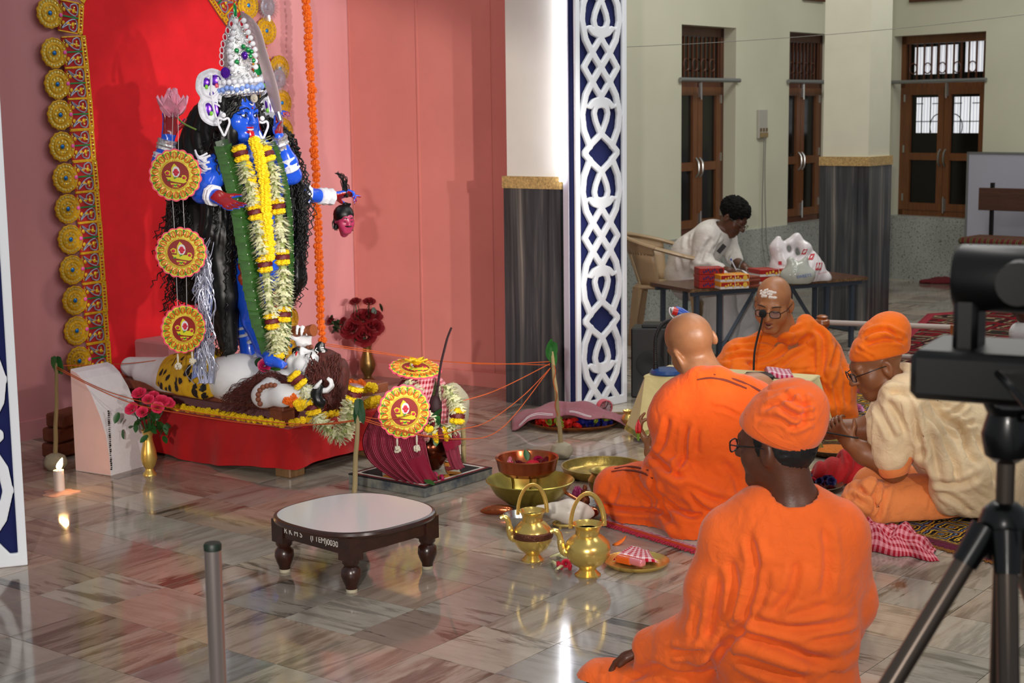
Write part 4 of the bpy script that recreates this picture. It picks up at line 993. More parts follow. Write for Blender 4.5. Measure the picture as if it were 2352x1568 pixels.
# ---- lying white statue
lo = Vector(A(520, 895, 7.15)); lo.z = ATOP+.135
ly = thing('lying_statue', 'white-painted male statue lying under the goddess on the timber stand', 'statue', lo)
F = Field((-2.15, 6.62, .33), (-.55, 7.75, 1.0), .0068)
F.chain([A(330, 858, 7.62), A(395, 872, 7.48), A(455, 868, 7.3)], [.055, .075, .1], .04); F.chain([A(300, 842, 7.7), A(400, 850, 7.55), A(470, 855, 7.35)], [.05, .065, .09], .04)
F.ell(A(470, 862, 7.22), (.13, .14, .095), None, k=.05); F.ell(A(548, 868, 7.12), (.155, .14, .115), None, k=.07); F.ell(A(630, 884, 7.08), (.12, .16, .085), None, k=.07)
F.cone(A(675, 862, 7.04), A(705, 858, 7.0), .05, .05, k=.03)
lhc = A(722, 850, 6.99); LL, LR = head(F, lhc, (-.25, -.2, .95), (.8, -.35, .25), s=.98)
F.chain([A(628, 885, 6.95), A(606, 908, 6.86), A(650, 908, 6.8), A(705, 900, 6.79)], [.055, .05, .046, .034], .03)
hand(F, A(708, 899, 6.79), (1, -.02, .05), vv((-.1, .2, 1)), 1, 1.0, .95, thumb_in=.6)
F.chain([A(690, 860, 7.12), A(701, 820, 7.16), A(697, 790, 7.14)], [.05, .04, .03], .03)
hand(F, A(697, 792, 7.14), A(700, 752, 7.1)-A(697, 792, 7.14), vv((.1, -1, .1)), -1, 1.15, 1.0, thumb_in=.6)
V, Q = F.nets(); V = relax(V, Q, 1, .4); smesh('body', V, Q, pm('white_figure_paint', '#d9dadd', .45, var=.06, vs=10), ly, lo)
for sx in (-1, 1): arc_on(LL, lo, [(sx*.012, .097, .026), (sx*.03, .096, .032), (sx*.05, .08, .026)], .003, 'eyebrow', M_BLACK, ly); arc_on(LL, lo, [(sx*.014, .09, .003), (sx*.031, .094, -.001), (sx*.047, .08, .004)], .002, 'eyelash', M_BLACK, ly)
arc_on(LL, lo, [(-.02, .088, -.058), (0, .1, -.06), (.02, .088, -.058)], .005, 'lips', MATS['red_lips'], ly)
# leopard cloth round the hips
def leopard():
    m, n = newmat('leopard_cloth'); b = n.b; oc = n.obj()
    v = n.n.new('ShaderNodeTexVoronoi'); v.inputs['Scale'].default_value = 17; n.l(n.mapr(oc, (1, 1, 1)), v.inputs['Vector']); nz = n.noise(oc, 16, 3)
    f = n.math('ADD', v.outputs['Distance'], n.math('MULTIPLY', nz, .9))
    n.l(n.ramp(f, [(.0, hexc('#0d0b06')), (.8, hexc('#0d0b06')), (.84, hexc('#c89a08')), (1, hexc('#d8ac10'))], 'LINEAR'), b.inputs['Base Color']); b.inputs['Roughness'].default_value = .7; return m
Fl = Field((-2.0, 6.8, .34), (-1.0, 7.75, .75), .008)
Fl.chain([A(405, 876, 7.42), A(470, 866, 7.24)], [.094, .128], .05); Fl.chain([A(410, 852, 7.5), A(470, 850, 7.34)], [.086, .12], .05); Fl.ell(A(478, 868, 7.2), (.12, .15, .112), None, k=.05)
Fl.cone(A(395, 892, 7.3), A(490, 895, 7.02), .05, .07, k=.06); Fl.half(A(497, 865, 7.1), (.9, -.35, 0)); Fl.half((0, 0, ATOP+.136), (0, 0, -1))
V, Q = Fl.nets(); N = vnormals(V, Q); V = folds(V, N, [((-1.5, 7.2, .5), .6, (.7, -.6, 0), 25, .008)], 2); smesh('leopard_wrap', V, Q, leopard(), ly, lo)
M_BHAIR = pm('brown_hair', '#48140a', .7, var=.4, vs=60)
Fb = Field((-1.0, 6.65, .36), (-.6, 7.2, .85), .009); Fb.ell(A(745, 862, 6.99), (.105, .11, .125), None, k=.03); Fb.ell(A(755, 915, 6.95), (.085, .09, .08), None, k=.05); Fb.ell(A(706, 846, 6.9), (.06, .06, .09), None, k=.02, op='s')
V, Q = Fb.nets(); N = vnormals(V, Q); V = folds(V, N, [(A(745, 870, 7.0), .5, (.3, .2, 1), 60, .014)], 3)
m = MB(); m.V = [tuple(v) for v in V]; m.F = [tuple(int(i) for i in q) for q in Q]; m.MI = [0]*len(Q)
for k in range(260):
    x = RNG.uniform(695, 788); y = RNG.uniform(905, 945); x0 = RNG.uniform(705, 785); wavy([A(x0, RNG.uniform(815, 850), RNG.uniform(6.88, 7.02)), A((x+x0)/2+RNG.normal(0, 6), 870, 6.89), A(x, y, RNG.uniform(6.84, 6.92))], .0035, .0015, m, .05, .005, jit=.008)
for k in range(260):       # loose locks sweeping over the chest
    y1 = RNG.uniform(905, 950); x1 = RNG.uniform(500, 600); wavy([A(RNG.uniform(650, 690), RNG.uniform(872, 884), 6.93), A(RNG.uniform(590, 640), RNG.uniform(862, 885), 6.93), A((x1+600)/2+RNG.normal(0, 12), 895+RNG.normal(0, 8), 6.93), A(x1, y1, 6.93)], .0022, .001, m, .07, .004, jit=.01)
m.build('hair', M_BHAIR, ly, -lo, angle=180)
M_BEAD = pm('rudraksha_beads', '#7d452c', .5, bump=.6, bs=150)
for nm, pts in (('arm_beads', [A(x, y, 6.79) for x, y in ((597, 927), (593, 917), (593, 906), (597, 896), (604, 889), (613, 886), (622, 884), (631, 885))]), ('wrist_beads', [A(686+i*7, 800+3*math.sin(i*1.2), 7.1) for i in range(5)])):
    for p in pts: MB().ball(Vector(p)-lo, .0125, 10, 7).build('bead', M_BEAD, ly)
# hand drum in the raised fist
dr = Vector(A(698, 760, 7.09)); ds = thing('hand_drum', 'brown wooden hand drum in the lying statue raised fist', 'drum', dr)
ax_ = (vv(A(722, 758, 7.03))-vv(A(672, 762, 7.1))); MB().lathe([(.0001, -.06), (.028, -.06), (.028, -.05), (.019, 0), (.028, .05), (.028, .06), (.0001, .06)], (0, 0, 0), 20, basis(ax_)).build('body', pm('drum_wood', '#8b4a26', .4), ds)
hp = Vector(A(742, 905, 6.75)); hn = thing('black_horn', 'short black horn in the lying statue open hand', 'horn', hp); MB().tube(spline([(-.02, .03, .03), (-.03, 0, 0), (-.02, -.01, -.03), (0, 0, -.045)], 5), [.022, .024, .026, .027, .027, .027, .027, .026, .026, .026, .026, .025, .025, .025, .024, .02], 10).build('body', M_BLACK, hn)
for i, (pts, lab) in enumerate(((((752, 838), (742, 815), (735, 800), (741, 786)), 'black painted cobra rising from the brown hair'), (((692, 838), (690, 822), (682, 808), (676, 798)), 'black painted cobra beside the raised white forearm'))):
    p0 = Vector(A(pts[0][0], pts[0][1], 6.96+.1*i)); sn = thing('cobra_figure', lab, 'cobra', p0, 0, 'black cobra figures on the lying statue')
    P = spline([Vector(A(x, y, 6.96+.1*i))-p0 for x, y in pts], 6); n = len(P); MB().tube(P, [.012+.016*math.sin(pi*min(1, k/(n-1)*1.05))**.8 for k in range(n)], 10, flat=.4, up=(0, 1, 0)).build('body', M_BLACK, sn)
    for k in range(3, n-4, 2): MB().box(P[k]+Vector((.012, -.013, 0)), (.014, .003, .004)).build('white_stripe', M_WHITEPAINT, sn, smooth=False)
    MB().tube(spline([P[n//2]+Vector((-.016, -.014, .02)), P[n//2]+Vector((-.024, -.015, .008)), P[n//2]+Vector((-.012, -.015, 0)), P[n//2]+Vector((-.02, -.014, -.014))], 4), .0018, 5).build('white_mark', M_WHITEPAINT, sn)

# ---- flowers and garlands
def marigold_mesh(name, mat, r=1.0, seed=0):
    m = MB(); g = np.random.default_rng(seed); n, k = 20, 12; vs = []; fs = []
    for i in range(k+1):
        t = pi*i/k
        for j in range(n):
            a = 2*pi*(j+.5*(i % 2))/n; q = r*(.84+.2*((i+j) % 2)+g.normal(0, .06)); vs.append((q*sin(t)*cos(a), q*sin(t)*sin(a), -q*cos(t)*.78))
    for i in range(k):
        for j in range(n):
            l = (j+1) % n; fs.append((i*n+j, i*n+l, (i+1)*n+l, (i+1)*n+j))
    m.addv(vs, fs); return m.mesh(name, mat, False)
M_YEL = pm('yellow_marigold', '#f4d012', .7, var=.12, vs=40, sub=.1); M_ORA = pm('orange_marigold', '#e2690a', .7, var=.25, vs=40, sub=.1)
YMES = [marigold_mesh('marigold', M_YEL, 1, i) for i in range(3)]; OMES = [marigold_mesh('marigold', M_ORA, 1, i+5) for i in range(3)]
def flower_string(root, pts, step, r, meshes, name='marigold', origin=None, jit=.12, ax=None):
    P = resample(pts, step); o = Vector(origin if origin is not None else root.location)
    for i, p in enumerate(P):
        t = (P[min(i+1, len(P)-1)]-P[max(i-1, 0)])
        if ax is None and t.length > 0: q = basis(t).to_euler()
        else: q = (0, 0, 0)
        s_ = r*(1+RNG.normal(0, jit*.6)); f = mobj(name, meshes[i % len(meshes)], root, p-o+Vector(RNG.normal(0, r*jit, 3)), q, (s_, s_, s_)); f.rotation_euler.rotate_axis('Z', RNG.uniform(0, 6))
def gal(px, Y0, Y1=None):
    Y1 = Y0 if Y1 is None else Y1; n = len(px); return spline([A(x, y, Y0+(Y1-Y0)*i/(n-1)) for i, (x, y) in enumerate(px)], 8)
# orange strand hanging by the wall
op = gal([(703, -12), (712, 160), (722, 330), (729, 500), (734, 640), (739, 786)], 9.15, 8.95)
og = thing('marigold_strand', 'long hanging strand of orange marigolds in front of the pink wall', 'garland', op[-1]); flower_string(og, op, .0345, .0255, OMES, jit=.1)
MB().tube([p-og.location for p in op], .002, 5).build('thread', pm('brown_thread', '#6a4a2a', .8), og)
# yellow marigold garland round the neck
yo = Vector(A(616, 600, 6.98)); yg = thing('marigold_garland', 'thick yellow marigold garland hanging on the goddess chest', 'garland', yo)
flower_string(yg, gal([(553, 352), (572, 395), (588, 450), (600, 510), (606, 560), (612, 596)], 7.03, 6.985), .031, .028, YMES, jit=.06); flower_string(yg, gal([(583, 324), (598, 370), (607, 430), (612, 500), (617, 560), (621, 600)], 7.02, 6.975), .031, .029, YMES, jit=.06)
# tuberose garlands with marigold and maroon bands
M_TUBE = pm('tuberose_petals', '#e6e6c2', .6, var=.15, vs=30, sub=.1); M_MAROON = pm('maroon_petals', '#5c0714', .6, var=.3, vs=60); M_FOIL = pm('crinkled_foil', '#c9c9cd', .2, .9, bump=1.0, bs=90)
def floret_ring(m, c, t, R_, n=9, L=.038):
    B = basis(t); c = Vector(c)
    for k in range(n):
        a = 2*pi*k/n+RNG.uniform(0, .7); rad = B @ Vector((cos(a), sin(a), 0)); tip = (rad*.8+Vector(t).normalized()*RNG.uniform(-.2, .75)).normalized(); p0 = c+rad*R_*.35; l_ = L*RNG.uniform(.75, 1.15)
        p1 = p0+tip*l_; s_ = tip.cross(Vector(t)).normalized()*.0075
        m.addv([p0-s_*.5, p0+s_*.5, p0.lerp(p1, .65)+s_, p1+rad*.004, p0.lerp(p1, .65)-s_], [(0, 1, 2, 3, 4)])
        for q in (-1, 1):
            e = p0.lerp(p1, .6)+s_*q*.8; m.addv([e, p1+s_*q*.2, p1+s_*q*1.6+tip*.004, e+s_*q*.7], [(0, 1, 2, 3)])
def tuberose(root, pts, bands, R_=.037, step=.010, origin=None):
    P = resample(pts, step); o = Vector(origin or root.location); m = MB(); L = len(P)*step; core = []
    for i, p in enumerate(P):
        s_ = i*step; bd_ = [b for b in bands if abs(b-s_) < .036]; t = (P[min(i+1, len(P)-1)]-P[max(i-1, 0)]).normalized()
        if not bd_: floret_ring(m, p-o, t, R_, 11)
    ob = m.build('tuberose_florets', M_TUBE, root, smooth=False); ob['kind'] = 'stuff'
    MB().tube([p-o for p in P], R_*.5, 6).build('core', pm('garland_core', '#8b9657', .8), root)
    for b in bands:
        i = min(len(P)-2, max(1, int(b/step))); p = P[i]-o; t = (P[min(i+1, len(P)-1)]-P[i-1]).normalized(); B = basis(t)
        mb_ = MB(); mb_.lathe([(.014, -.013), (.034, -.009), (.035, 0), (.034, .009), (.014, .013)], p, 14, B, wob=lambda a, z: 1+.1*sin(5*a+z*300)); mb_.build('maroon_band', M_MAROON, root)
        for sg_ in (-1, 1):
            f = mobj('marigold', YMES[0], root, p+t*sg_*.023, B.to_euler(), (.036, .036, .02))
            mb_ = MB(); mb_.lathe([(.02, -.003), (.034, 0), (.02, .004)], p+t*sg_*.039, 12, B, wob=lambda a, z: 1+.2*sin(6*a)); mb_.build('foil_collar', M_FOIL, root)
to = Vector(A(637, 812, 6.96)); tg = thing('tuberose_garland', 'long white tuberose garland with yellow and maroon bands down the goddess front', 'garland', to)
lt_ = gal([(548, 338), (566, 400), (582, 470), (598, 550), (610, 620), (620, 700), (628, 760), (637, 808)], 7.02, 6.95); rt_ = gal([(598, 322), (622, 380), (634, 450), (644, 530), (650, 620), (652, 700), (648, 760), (639, 808)], 7.05, 6.965)
tuberose(tg, lt_, [.035, .30, .545, .80]); tuberose(tg, rt_, [.075, .315, .545, .80])
mobj('marigold', YMES[1], tg, Vector(A(640, 815, 6.945))-to, (0, 0, 0), (.03, .03, .03))
# leaf garlands, leaf by leaf
M_LEAF = pm('bael_leaf_green', '#244c15', .6, var=.4, vs=18, spec=.25); M_LEAFD = pm('dark_leaf_green', '#1c3a17', .4, var=.3, vs=25)
def leaf_mesh(name, L, W, mat, fold=.25, tip=1.0):
    m = MB(); n = 6; vs = []
    for j in range(n+1):
        v = j/n; ww = W*.5*(math.sin(pi*min(1, v*.92+.08))**.75 if v < 1 else 0)*(1 if v < .98 else 0)
        for i in (-1, 0, 1): vs.append((i*ww, L*v, fold*abs(i)*ww+.15*L*v*v*.3))
    m.addv(vs, [(j*3+i, j*3+i+1, (j+1)*3+i+1, (j+1)*3+i) for j in range(n) for i in range(2)]); return m.mesh(name, mat, True, 60)
BAND = MB()
def fold_leaf():
    m = MB(); vs = [(-.042, 0, 0), (0, .006, .012), (.042, 0, 0), (-.04, .04, .004), (0, .05, .016), (.04, .04, .004), (-.02, .062, .004), (0, .07, .01), (.02, .062, .004)]
    m.addv(vs, [(0, 1, 4, 3), (1, 2, 5, 4), (3, 4, 7, 6), (4, 5, 8, 7)]); return m.mesh('leaf', M_LEAF, False)
LEAFF = fold_leaf()
def leaf_band(root, pts, step=.021, sc=1.0, facing=(.45, -.88, .1)):
    P = resample(pts, step); o = Vector(root.location); f = Vector(facing)
    m = MB()
    for i in range(1, len(P)-1):
        t = (P[i+1]-P[i-1]).normalized(); x = t.cross(f).normalized(); z = x.cross(t); s_ = -1 if i % 2 else 1
        R = Matrix(((x.x, t.x, z.x), (x.y, t.y, z.y), (x.z, t.z, z.z))) @ Matrix.Rotation(.08*s_+RNG.normal(0, .05), 3, 'Z') @ Matrix.Rotation(-.12+RNG.normal(0, .05), 3, 'X')
        l = mobj('leaf', LEAFF, root, P[i]-o+z*.002*(i % 3), R.to_euler(), (sc,)*3)
        c = P[i]-o+z*.02
        if i % 2: m.box(c+x*.003, (.003, .003, .012), R @ Matrix.Rotation(.5, 3, 'Y'))
    MB().tube([p-o for p in P], .03*sc, 6, flat=.25, up=f).build('leaf_backing', M_LEAFD, root)
    m.build('white_stitches', M_WHITEPAINT, root)['kind'] = 'stuff'
lf = Vector(A(640, 832, 7.0)); lg = thing('leaf_garland', 'broad garland of stitched green leaves down the goddess left flank', 'garland', lf)
lg['label'] = 'broad garland of stitched green leaves framing the white tuberose garland'
leaf_band(lg, gal([(508, 322), (528, 390), (545, 460), (560, 540), (573, 620), (585, 690), (601, 750), (622, 810), (634, 836)], 7.02, 6.98))
leaf_band(lg, gal([(628, 325), (645, 380), (660, 450), (667, 540), (668, 630), (664, 700), (660, 770), (646, 830)], 7.2, 7.06), facing=(.8, -.6, .1), sc=.45)
# garland laid across the lying statue and down the altar
go2 = Vector(A(770, 990, 6.75)); g2 = thing('tuberose_garland', 'white tuberose garland lying over the brown hair and trailing down the red altar', 'garland', go2)
tuberose(g2, gal([(688, 852), (680, 868), (695, 885), (705, 905), (715, 920), (722, 948), (738, 970), (760, 990), (775, 1003), (790, 992), (802, 965), (808, 930), (818, 890)], 6.78, 6.74)[6:], [.02, .16, .56], .028)
# yellow marigolds along the edge of the altar and heaps on the stand
ye = thing('marigold_strand', 'string of yellow marigolds along the front edge of the red altar', 'garland', AO+Vector((0, 0, ATOP)))
flower_string(ye, [AO+Vector((0, 0, ATOP+.021))-VD*(.95-i*.019)+WD*.012-VD*.012+Vector((0, 0, .004*sin(i*1.3))) for i in range(50)], .037, .019, YMES, jit=.05); flower_string(ye, [AO+Vector((0, 0, ATOP+.021))-VD*.03+WD*(.05+i*.02) for i in range(29)], .037, .019, YMES, jit=.05)
hl = thing('marigold_heap', 'heap of orange and yellow marigolds on the timber bracket', 'flowers', at_floor(700, 925, ATOP+.135))
for i, (x, y, k) in enumerate(((660, 919, 0), (676, 912, 0), (670, 922, 0), (684, 926, 1), (697, 919, 1), (690, 932, 1), (704, 926, 1))): mobj('marigold', (OMES, YMES)[k][i % 3], hl, Vector(A(x, y, 6.76+.01*(i % 3)))-hl.location, (i, i*.7, i), (.026,)*3)
h2 = thing('marigold_heap', 'heap of yellow marigolds with a few orange at the right end of the stand', 'flowers', Vector(A(835, 895, 7.3)))
for i, (x, y, k) in enumerate(((806, 880, 0), (818, 885, 0), (815, 895, 1), (830, 882, 0), (836, 892, 1), (848, 889, 1), (822, 897, 1), (857, 890, 1), (853, 922, 1), (866, 918, 1), (844, 926, 1))): mobj('marigold', (OMES, YMES)[k][i % 3], h2, Vector(A(x, y, 7.3))-h2.location, (i, i*.7, i), (.026,)*3)
# rose at the foot
def rose_mesh(name, mat, seed=0):
    m = MB(); g = np.random.default_rng(seed)
    for ring, (n, r_, h_, tl) in enumerate(((3, .2, .75, .1), (4, .45, .8, .25), (5, .7, .75, .55), (6, .95, .6, .95))):
        for k in range(n):
            a = 2*pi*k/n+ring*.6+g.normal(0, .1); vs = []
            for j in range(4):
                v = j/3; rr = r_*(.35+.65*v)*(1+tl*.25*v); zz = -.55+h_*1.25*v-tl*.35*v*v
                for i in (-1, -.5, 0, .5, 1):
                    b_ = a+i*1.05*(pi/n)*(.8+.4*v); vs.append((rr*cos(b_)*(1-.1*i*i*v), rr*sin(b_)*(1-.1*i*i*v), zz-.12*i*i*v+g.normal(0, .015)))
            m.addv(vs, [(j*5+i, j*5+i+1, (j+1)*5+i+1, (j+1)*5+i) for j in range(3) for i in range(4)])
    return m.mesh(name, mat, True, 60)
M_PROSE = pm('pink_rose', '#e2345f', .55, var=.2, vs=20, sub=.1); M_DROSE = pm('dark_red_rose', '#6e0611', .6, var=.2, vs=20); M_MAG = pm('magenta_rose', '#a3134a', .55, var=.2, vs=20)
rp = Vector(A(607, 838, 6.93)); rz_ = thing('magenta_rose', 'single magenta rose at the goddess foot', 'rose', rp); mobj('bloom', rose_mesh('bloom', M_MAG, 3), rz_, (0, 0, 0), (1.2, .2, 0), (.028,)*3)
for i, (x, y) in enumerate(((592, 842), (616, 852), (652, 820))): mobj('leaf', leaf_mesh('leaf', .06, .035, M_LEAFD), rz_, Vector(A(x, y, 6.95))-rp, (.6, .4*i, 1.4*i))
# ================================================================== OFFERINGS AND VESSELS
M_BRASS = pm('polished_brass', '#e2c470', .25, .8, var=.12, vs=8, bump=.08, bs=40); M_BRASSD = pm('old_brass', '#9a8440', .35, .85, var=.2, vs=10); M_COPPER = pm('polished_copper', '#c06a44', .22, .95, var=.2, vs=12, bump=.1, bs=40)
M_GVASE = pm('gold_paint', '#dcbc66', .32, .7); M_CLAY = pm('pale_clay', '#a29a84', .9, var=.15, vs=20, bump=.4, bs=40); M_STICK = wood('bare_stick', '#8d7a52', '#a8966c', (30, 30, 2), .8, 0)
# ---- paper medallions
M_PINKED = pm('pink_paper', '#fa5a76', .6); M_LIME = pm('lime_paper', '#d6de3a', .5, var=.2, vs=60); M_FLAME = pm('red_gold_foil', '#e0742a', .3, .2, var=.4, vs=90); M_GFOIL = pm('gold_foil', '#ecc84a', .25, .35, bump=.8, bs=200); M_DRED = pm('deep_red_paper', '#8e1410', .6); M_WPAP = pm('white_paper', '#dedbe0', .6); M_FRED = pm('flower_red_paper', '#c92440', .6); M_YPAP = pm('yellow_paper', '#d8cf1e', .6); M_GPAP = pm('green_paper', '#2c8c28', .6)
def disc_poly(r_, n=96, sc=0, amp=.0): return [(r_*(1+amp*abs(math.sin(sc*a/2)))*cos(a), r_*(1+amp*abs(math.sin(sc*a/2)))*sin(a)) for a in np.linspace(0, 2*pi, n, endpoint=False)]
def med_meshes():
    out = []
    m = MB(); m.prism(disc_poly(.108, 120, 18, .07), -.003, .003); out.append(('scalloped_edge', m.mesh('scalloped_edge', M_PINKED, False)))
    m = MB(); m.prism(disc_poly(.102, 120, 18, .065), .003, .0045); out.append(('lime_disc', m.mesh('lime_disc', M_LIME, False)))
    m = MB()
    g_ = MB(); e_ = MB()
    for k in range(18):
        a = 2*pi*(k+.5)/18; R = Matrix.Rotation(a, 3, 'Z')
        for dy in (-.0055, .0055): m.tube([R @ Vector((.071+.03*t, dy*(.3+1.6*math.sin(pi*t)), .006)) for t in (0, .25, .5, .75, 1)], [.002, .0042, .005, .004, .0015], 6)
        g_.tube([R @ Vector((.07+.03*t, 0, .007)) for t in (0, .4, .8)], [.002, .0032, .001], 5); g_.tube([R @ Vector((.085+.017*cos(b), .0135*sin(b), .005)) for b in np.linspace(-1.9, 1.9, 9)], .0018, 4)
        R2 = Matrix.Rotation(a+pi/18, 3, 'Z'); e_.ball(R2 @ Vector((.088, 0, .006)), (.009, .004, .003), 6, 4, R2); e_.ball(R2 @ Vector((.1, 0, .006)), (.004, .006, .003), 6, 4, R2)
    out.append(('flame_lobes', m.mesh('flame_lobes', M_FLAME))); out.append(('gold_lobes', g_.mesh('gold_lobes', M_GFOIL))); out.append(('green_sprigs', e_.mesh('green_sprigs', M_GPAP)))
    m = MB()
    for r_ in (.066, .0615): m.tube([(r_*cos(a), r_*sin(a), .006) for a in np.linspace(0, 2*pi, 49)[:-1]], .0026, 5, closed=True)
    out.append(('gold_ring', m.mesh('gold_ring', M_GFOIL)))
    m = MB(); m.prism(disc_poly(.06, 48), .0045, .006); out.append(('centre_disc', m.mesh('centre_disc', M_DRED, False)))
    m = MB(); m.prism([(-.04+.0*0, -.008), (-.03, -.022), (.0, -.03), (.035, -.036), (.05, -.03), (.035, -.012), (.0, -.01)], .006, .0085); m.prism([(-.018, -.01), (-.016, .03), (-.004, .05), (.008, .04), (.0, .02), (-.006, -.008)], .006, .0078)
    m.prism([(-.04, .0), (-.046, .014), (-.034, .022), (-.02, .016), (-.02, -.002)], .006, .0078); m.prism([(.026, -.014), (.03, .0), (.044, -.002), (.05, -.014), (.042, -.026)], .006, .0078)
    m.prism([(-.022, -.034), (-.014, -.052), (.012, -.054), (.024, -.04), (.0, -.036)], .006, .0078); out.append(('yellow_motif', m.mesh('yellow_motif', M_YPAP, False)))
    m = MB(); m.prism([(.004+.017*cos(a), .014+.024*sin(a)) for a in np.linspace(0, 2*pi, 20, endpoint=False)], .0078, .0092); out.append(('white_oval', m.mesh('white_oval', M_WPAP, False)))
    m = MB()
    for x, y, r_ in ((.004, .02, .0095), (-.003, .013, .007), (.012, .012, .007), (.004, .004, .009), (-.033, .009, .009), (.038, -.012, .008), (-.012, -.045, .006), (.012, -.046, .006)): m.ball((x, y, .009), (r_, r_*.9, .003), 9, 5)
    out.append(('red_blooms', m.mesh('red_blooms', M_FRED)))
    m = MB()
    for x, y, a in ((.0, -.012, .5), (-.004, -.044, -.4), (.003, -.044, .5), (-.028, -.022, .2)): m.box((x, y, .0092), (.013, .005, .002), Matrix.Rotation(a, 3, 'Z'))
    out.append(('green_leaves', m.mesh('green_leaves', M_GPAP, False)))
    return out
MEDM = med_meshes()
def medallion(root, c, fwd, r_=.112, roll=0.0, up=(0, 0, 1), squash=1.0):
    B = basis(fwd, up); M4 = (B @ Matrix.Rotation(roll, 3, 'Z')).to_4x4() @ Matrix.Diagonal((r_/.112*squash, r_/.112, 1, 1)); M4.translation = Vector(c)
    e = mobj('medallion', MEDM[0][1], root); e.matrix_local = M4
    for nm, me in MEDM[1:]:
        q = mobj(nm, me, e)
        if nm in ('flame_lobes', 'gold_lobes', 'green_sprigs', 'red_blooms', 'green_leaves', 'yellow_motif'): q['kind'] = 'stuff'
    return e
SHOLA = None
def tassel(root, c, L=.045):
    c = Vector(c); m = MB(); m.tube([c, c+Vector((0, 0, -L*.4)), c+Vector((0, 0, -L*.9))], [.003, .005, .003], 6)
    for k in range(26):
        d_ = Vector(RNG.normal(0, 1, 3)).normalized(); p = c+Vector((0, 0, -L-.012))+d_*.012; m.ball(p, .006, 6, 4)
    m.build('pith_tassel', pm('ivory_pith', '#d8d0bc', .8), root)
ho = Vector(A(410, 560, 6.78)); hgn = thing('hanging_medallions', 'three round red and gold paper medallions hung on threads beside the goddess', 'ornament', ho)
for x, y, r_, f, sq in ((403, 402, .112, (.05, -1, .02), 1), (416, 580, .110, (.1, -1, .02), 1), (421, 755, .106, (.62, -.8, .02), 1)): medallion(hgn, Vector(A(x, y, 6.78))-ho, f, r_)
m = MB()
for xa, ya, xb, yb in ((397, 262, 395, 350), (409, 262, 410, 350), (396, 455, 401, 530), (420, 455, 424, 530), (405, 632, 408, 705), (428, 632, 429, 705)):
    MB().cyl(Vector(A(xa, ya, 6.785))-ho, Vector(A(xb, yb, 6.785))-ho, .0013, n=5).build('thread', pm('white_thread', '#cfcaca', .6), hgn)
tassel(hgn, Vector(A(408, 812, 6.77))-ho); tassel(hgn, Vector(A(441, 808, 6.77))-ho, .03)

# ---- foam block, bricks, candle
fb_ = at_floor(255, 1092); fl_ = at_floor(175, 1080); dv = (fb_-fl_).normalized(); ang = math.atan2(dv.y, dv.x); Lp = (fb_-fl_).length
fo = thing('foam_block', 'white foam block with a curved sloping face beside the altar', 'block', fl_, ang)
prof = [(0, 0), (Lp, 0), (Lp-.004, .10), (Lp-.018, .19), (Lp-.05, .28), (Lp-.10, .38), (Lp-.15, .445), (Lp-.19, .475), (0, .488)]
MB().prism([(a, -z) for a, z in prof][::-1], 0, .235, Matrix(((1, 0, 0), (0, 0, 1), (0, -1, 0)))).build('body', pm('cut_foam', '#e6e2e6', .85, var=.03, vs=30, bump=.35, bs=180), fo, smooth=False)
MB().prism([(a*.985+.002, -z*.985-.003) for a, z in prof][::-1], -.004, .001, Matrix(((1, 0, 0), (0, 0, 1), (0, -1, 0)))).build('pink_side', pm('pink_side_face', '#d9b5b0', .8, var=.05), fo, smooth=False)  # thin pink sheet over the profile side of the white block
m = MB()
for k in range(30): m.box((Lp+.002-RNG.uniform(0, .003), .004, .03+k*.0095), (.004, .008, RNG.uniform(.002, .009)))
m.build('charred_edge', pm('charred_black', '#1c1718', .9), fo, smooth=False)['kind'] = 'stuff'
for i, (x, y, zz, lab) in enumerate(((148, 1062, 0, 'brown clay brick lowest in the small stack behind the foam block'), (150, 1062, .078, 'brown clay brick in the middle of the small stack behind the foam block'), (158, 1062, .152, 'brown clay brick topmost in the small stack behind the foam block'))):
    p = at_floor(x, y-18); m = MB(); m.cbox((0, 0, .037), (.11, .2, .07), .01); tag(m.build('clay_brick', pm('brown_brick', '#6e3a24', .85, var=.25, vs=30, bump=.4, bs=60), None, (p.x, p.y, zz+.001), (0, 0, ang+.1*i)), lab, 'brick', 'bricks behind the foam block')
def flame_mat(): return pm('candle_flame', '#ffb040', .5, emit=(1, .62, .22), es=28)
def candle(loc, h, r_, lab, puddle=True, flame=.055, lean=.02):
    c = thing('candle', lab, 'candle', loc, 0, 'lit candles')
    if puddle: m = MB(); m.lathe([(.075, 0), (.073, .004), (.05, .007), (r_*1.2, .01), (r_, .014)], (0, 0, 0), 40, wob=lambda a, z: 1+.16*sin(3*a+1)+.1*sin(7*a) if z < .009 else 1); m.build('wax_puddle', pm('pink_wax', '#d9a48c', .5, sub=.3), c)
    m = MB(); m.lathe([(r_*1.05, .002), (r_, .02), (r_*.98, h*.8), (r_*.95, h), (r_*.6, h-.004), (.0001, h-.006)], (0, 0, 0), 24); m.build('wax', pm('white_wax', '#f0dccf', .5, sub=.4), c)
    m = MB(); m.cyl((0, 0, h-.006), (.003, 0, h+.01), .0015, n=5); m.build('wick', M_BLACK, c)
    m = MB(); P = spline([(0, 0, h+.003), (lean*.2, 0, h+flame*.3), (lean*.6, 0, h+flame*.65), (lean, 0, h+flame)], 5); n = len(P); m.tube(P, [.0015+.0115*math.sin(pi*min(1, (k/(n-1))**.75))*(1 if k < n-1 else 0) for k in range(n)], 10); m.build('flame', flame_mat(), c)
    l = bpy.data.lights.new('candle_glow', 'POINT'); l.energy = 1.2; l.color = (1, .55, .22); l.shadow_soft_size = .012; lo_ = bpy.data.objects.new('candle_glow', l); link(lo_, c); lo_.location = (lean, 0, h+flame*.6)
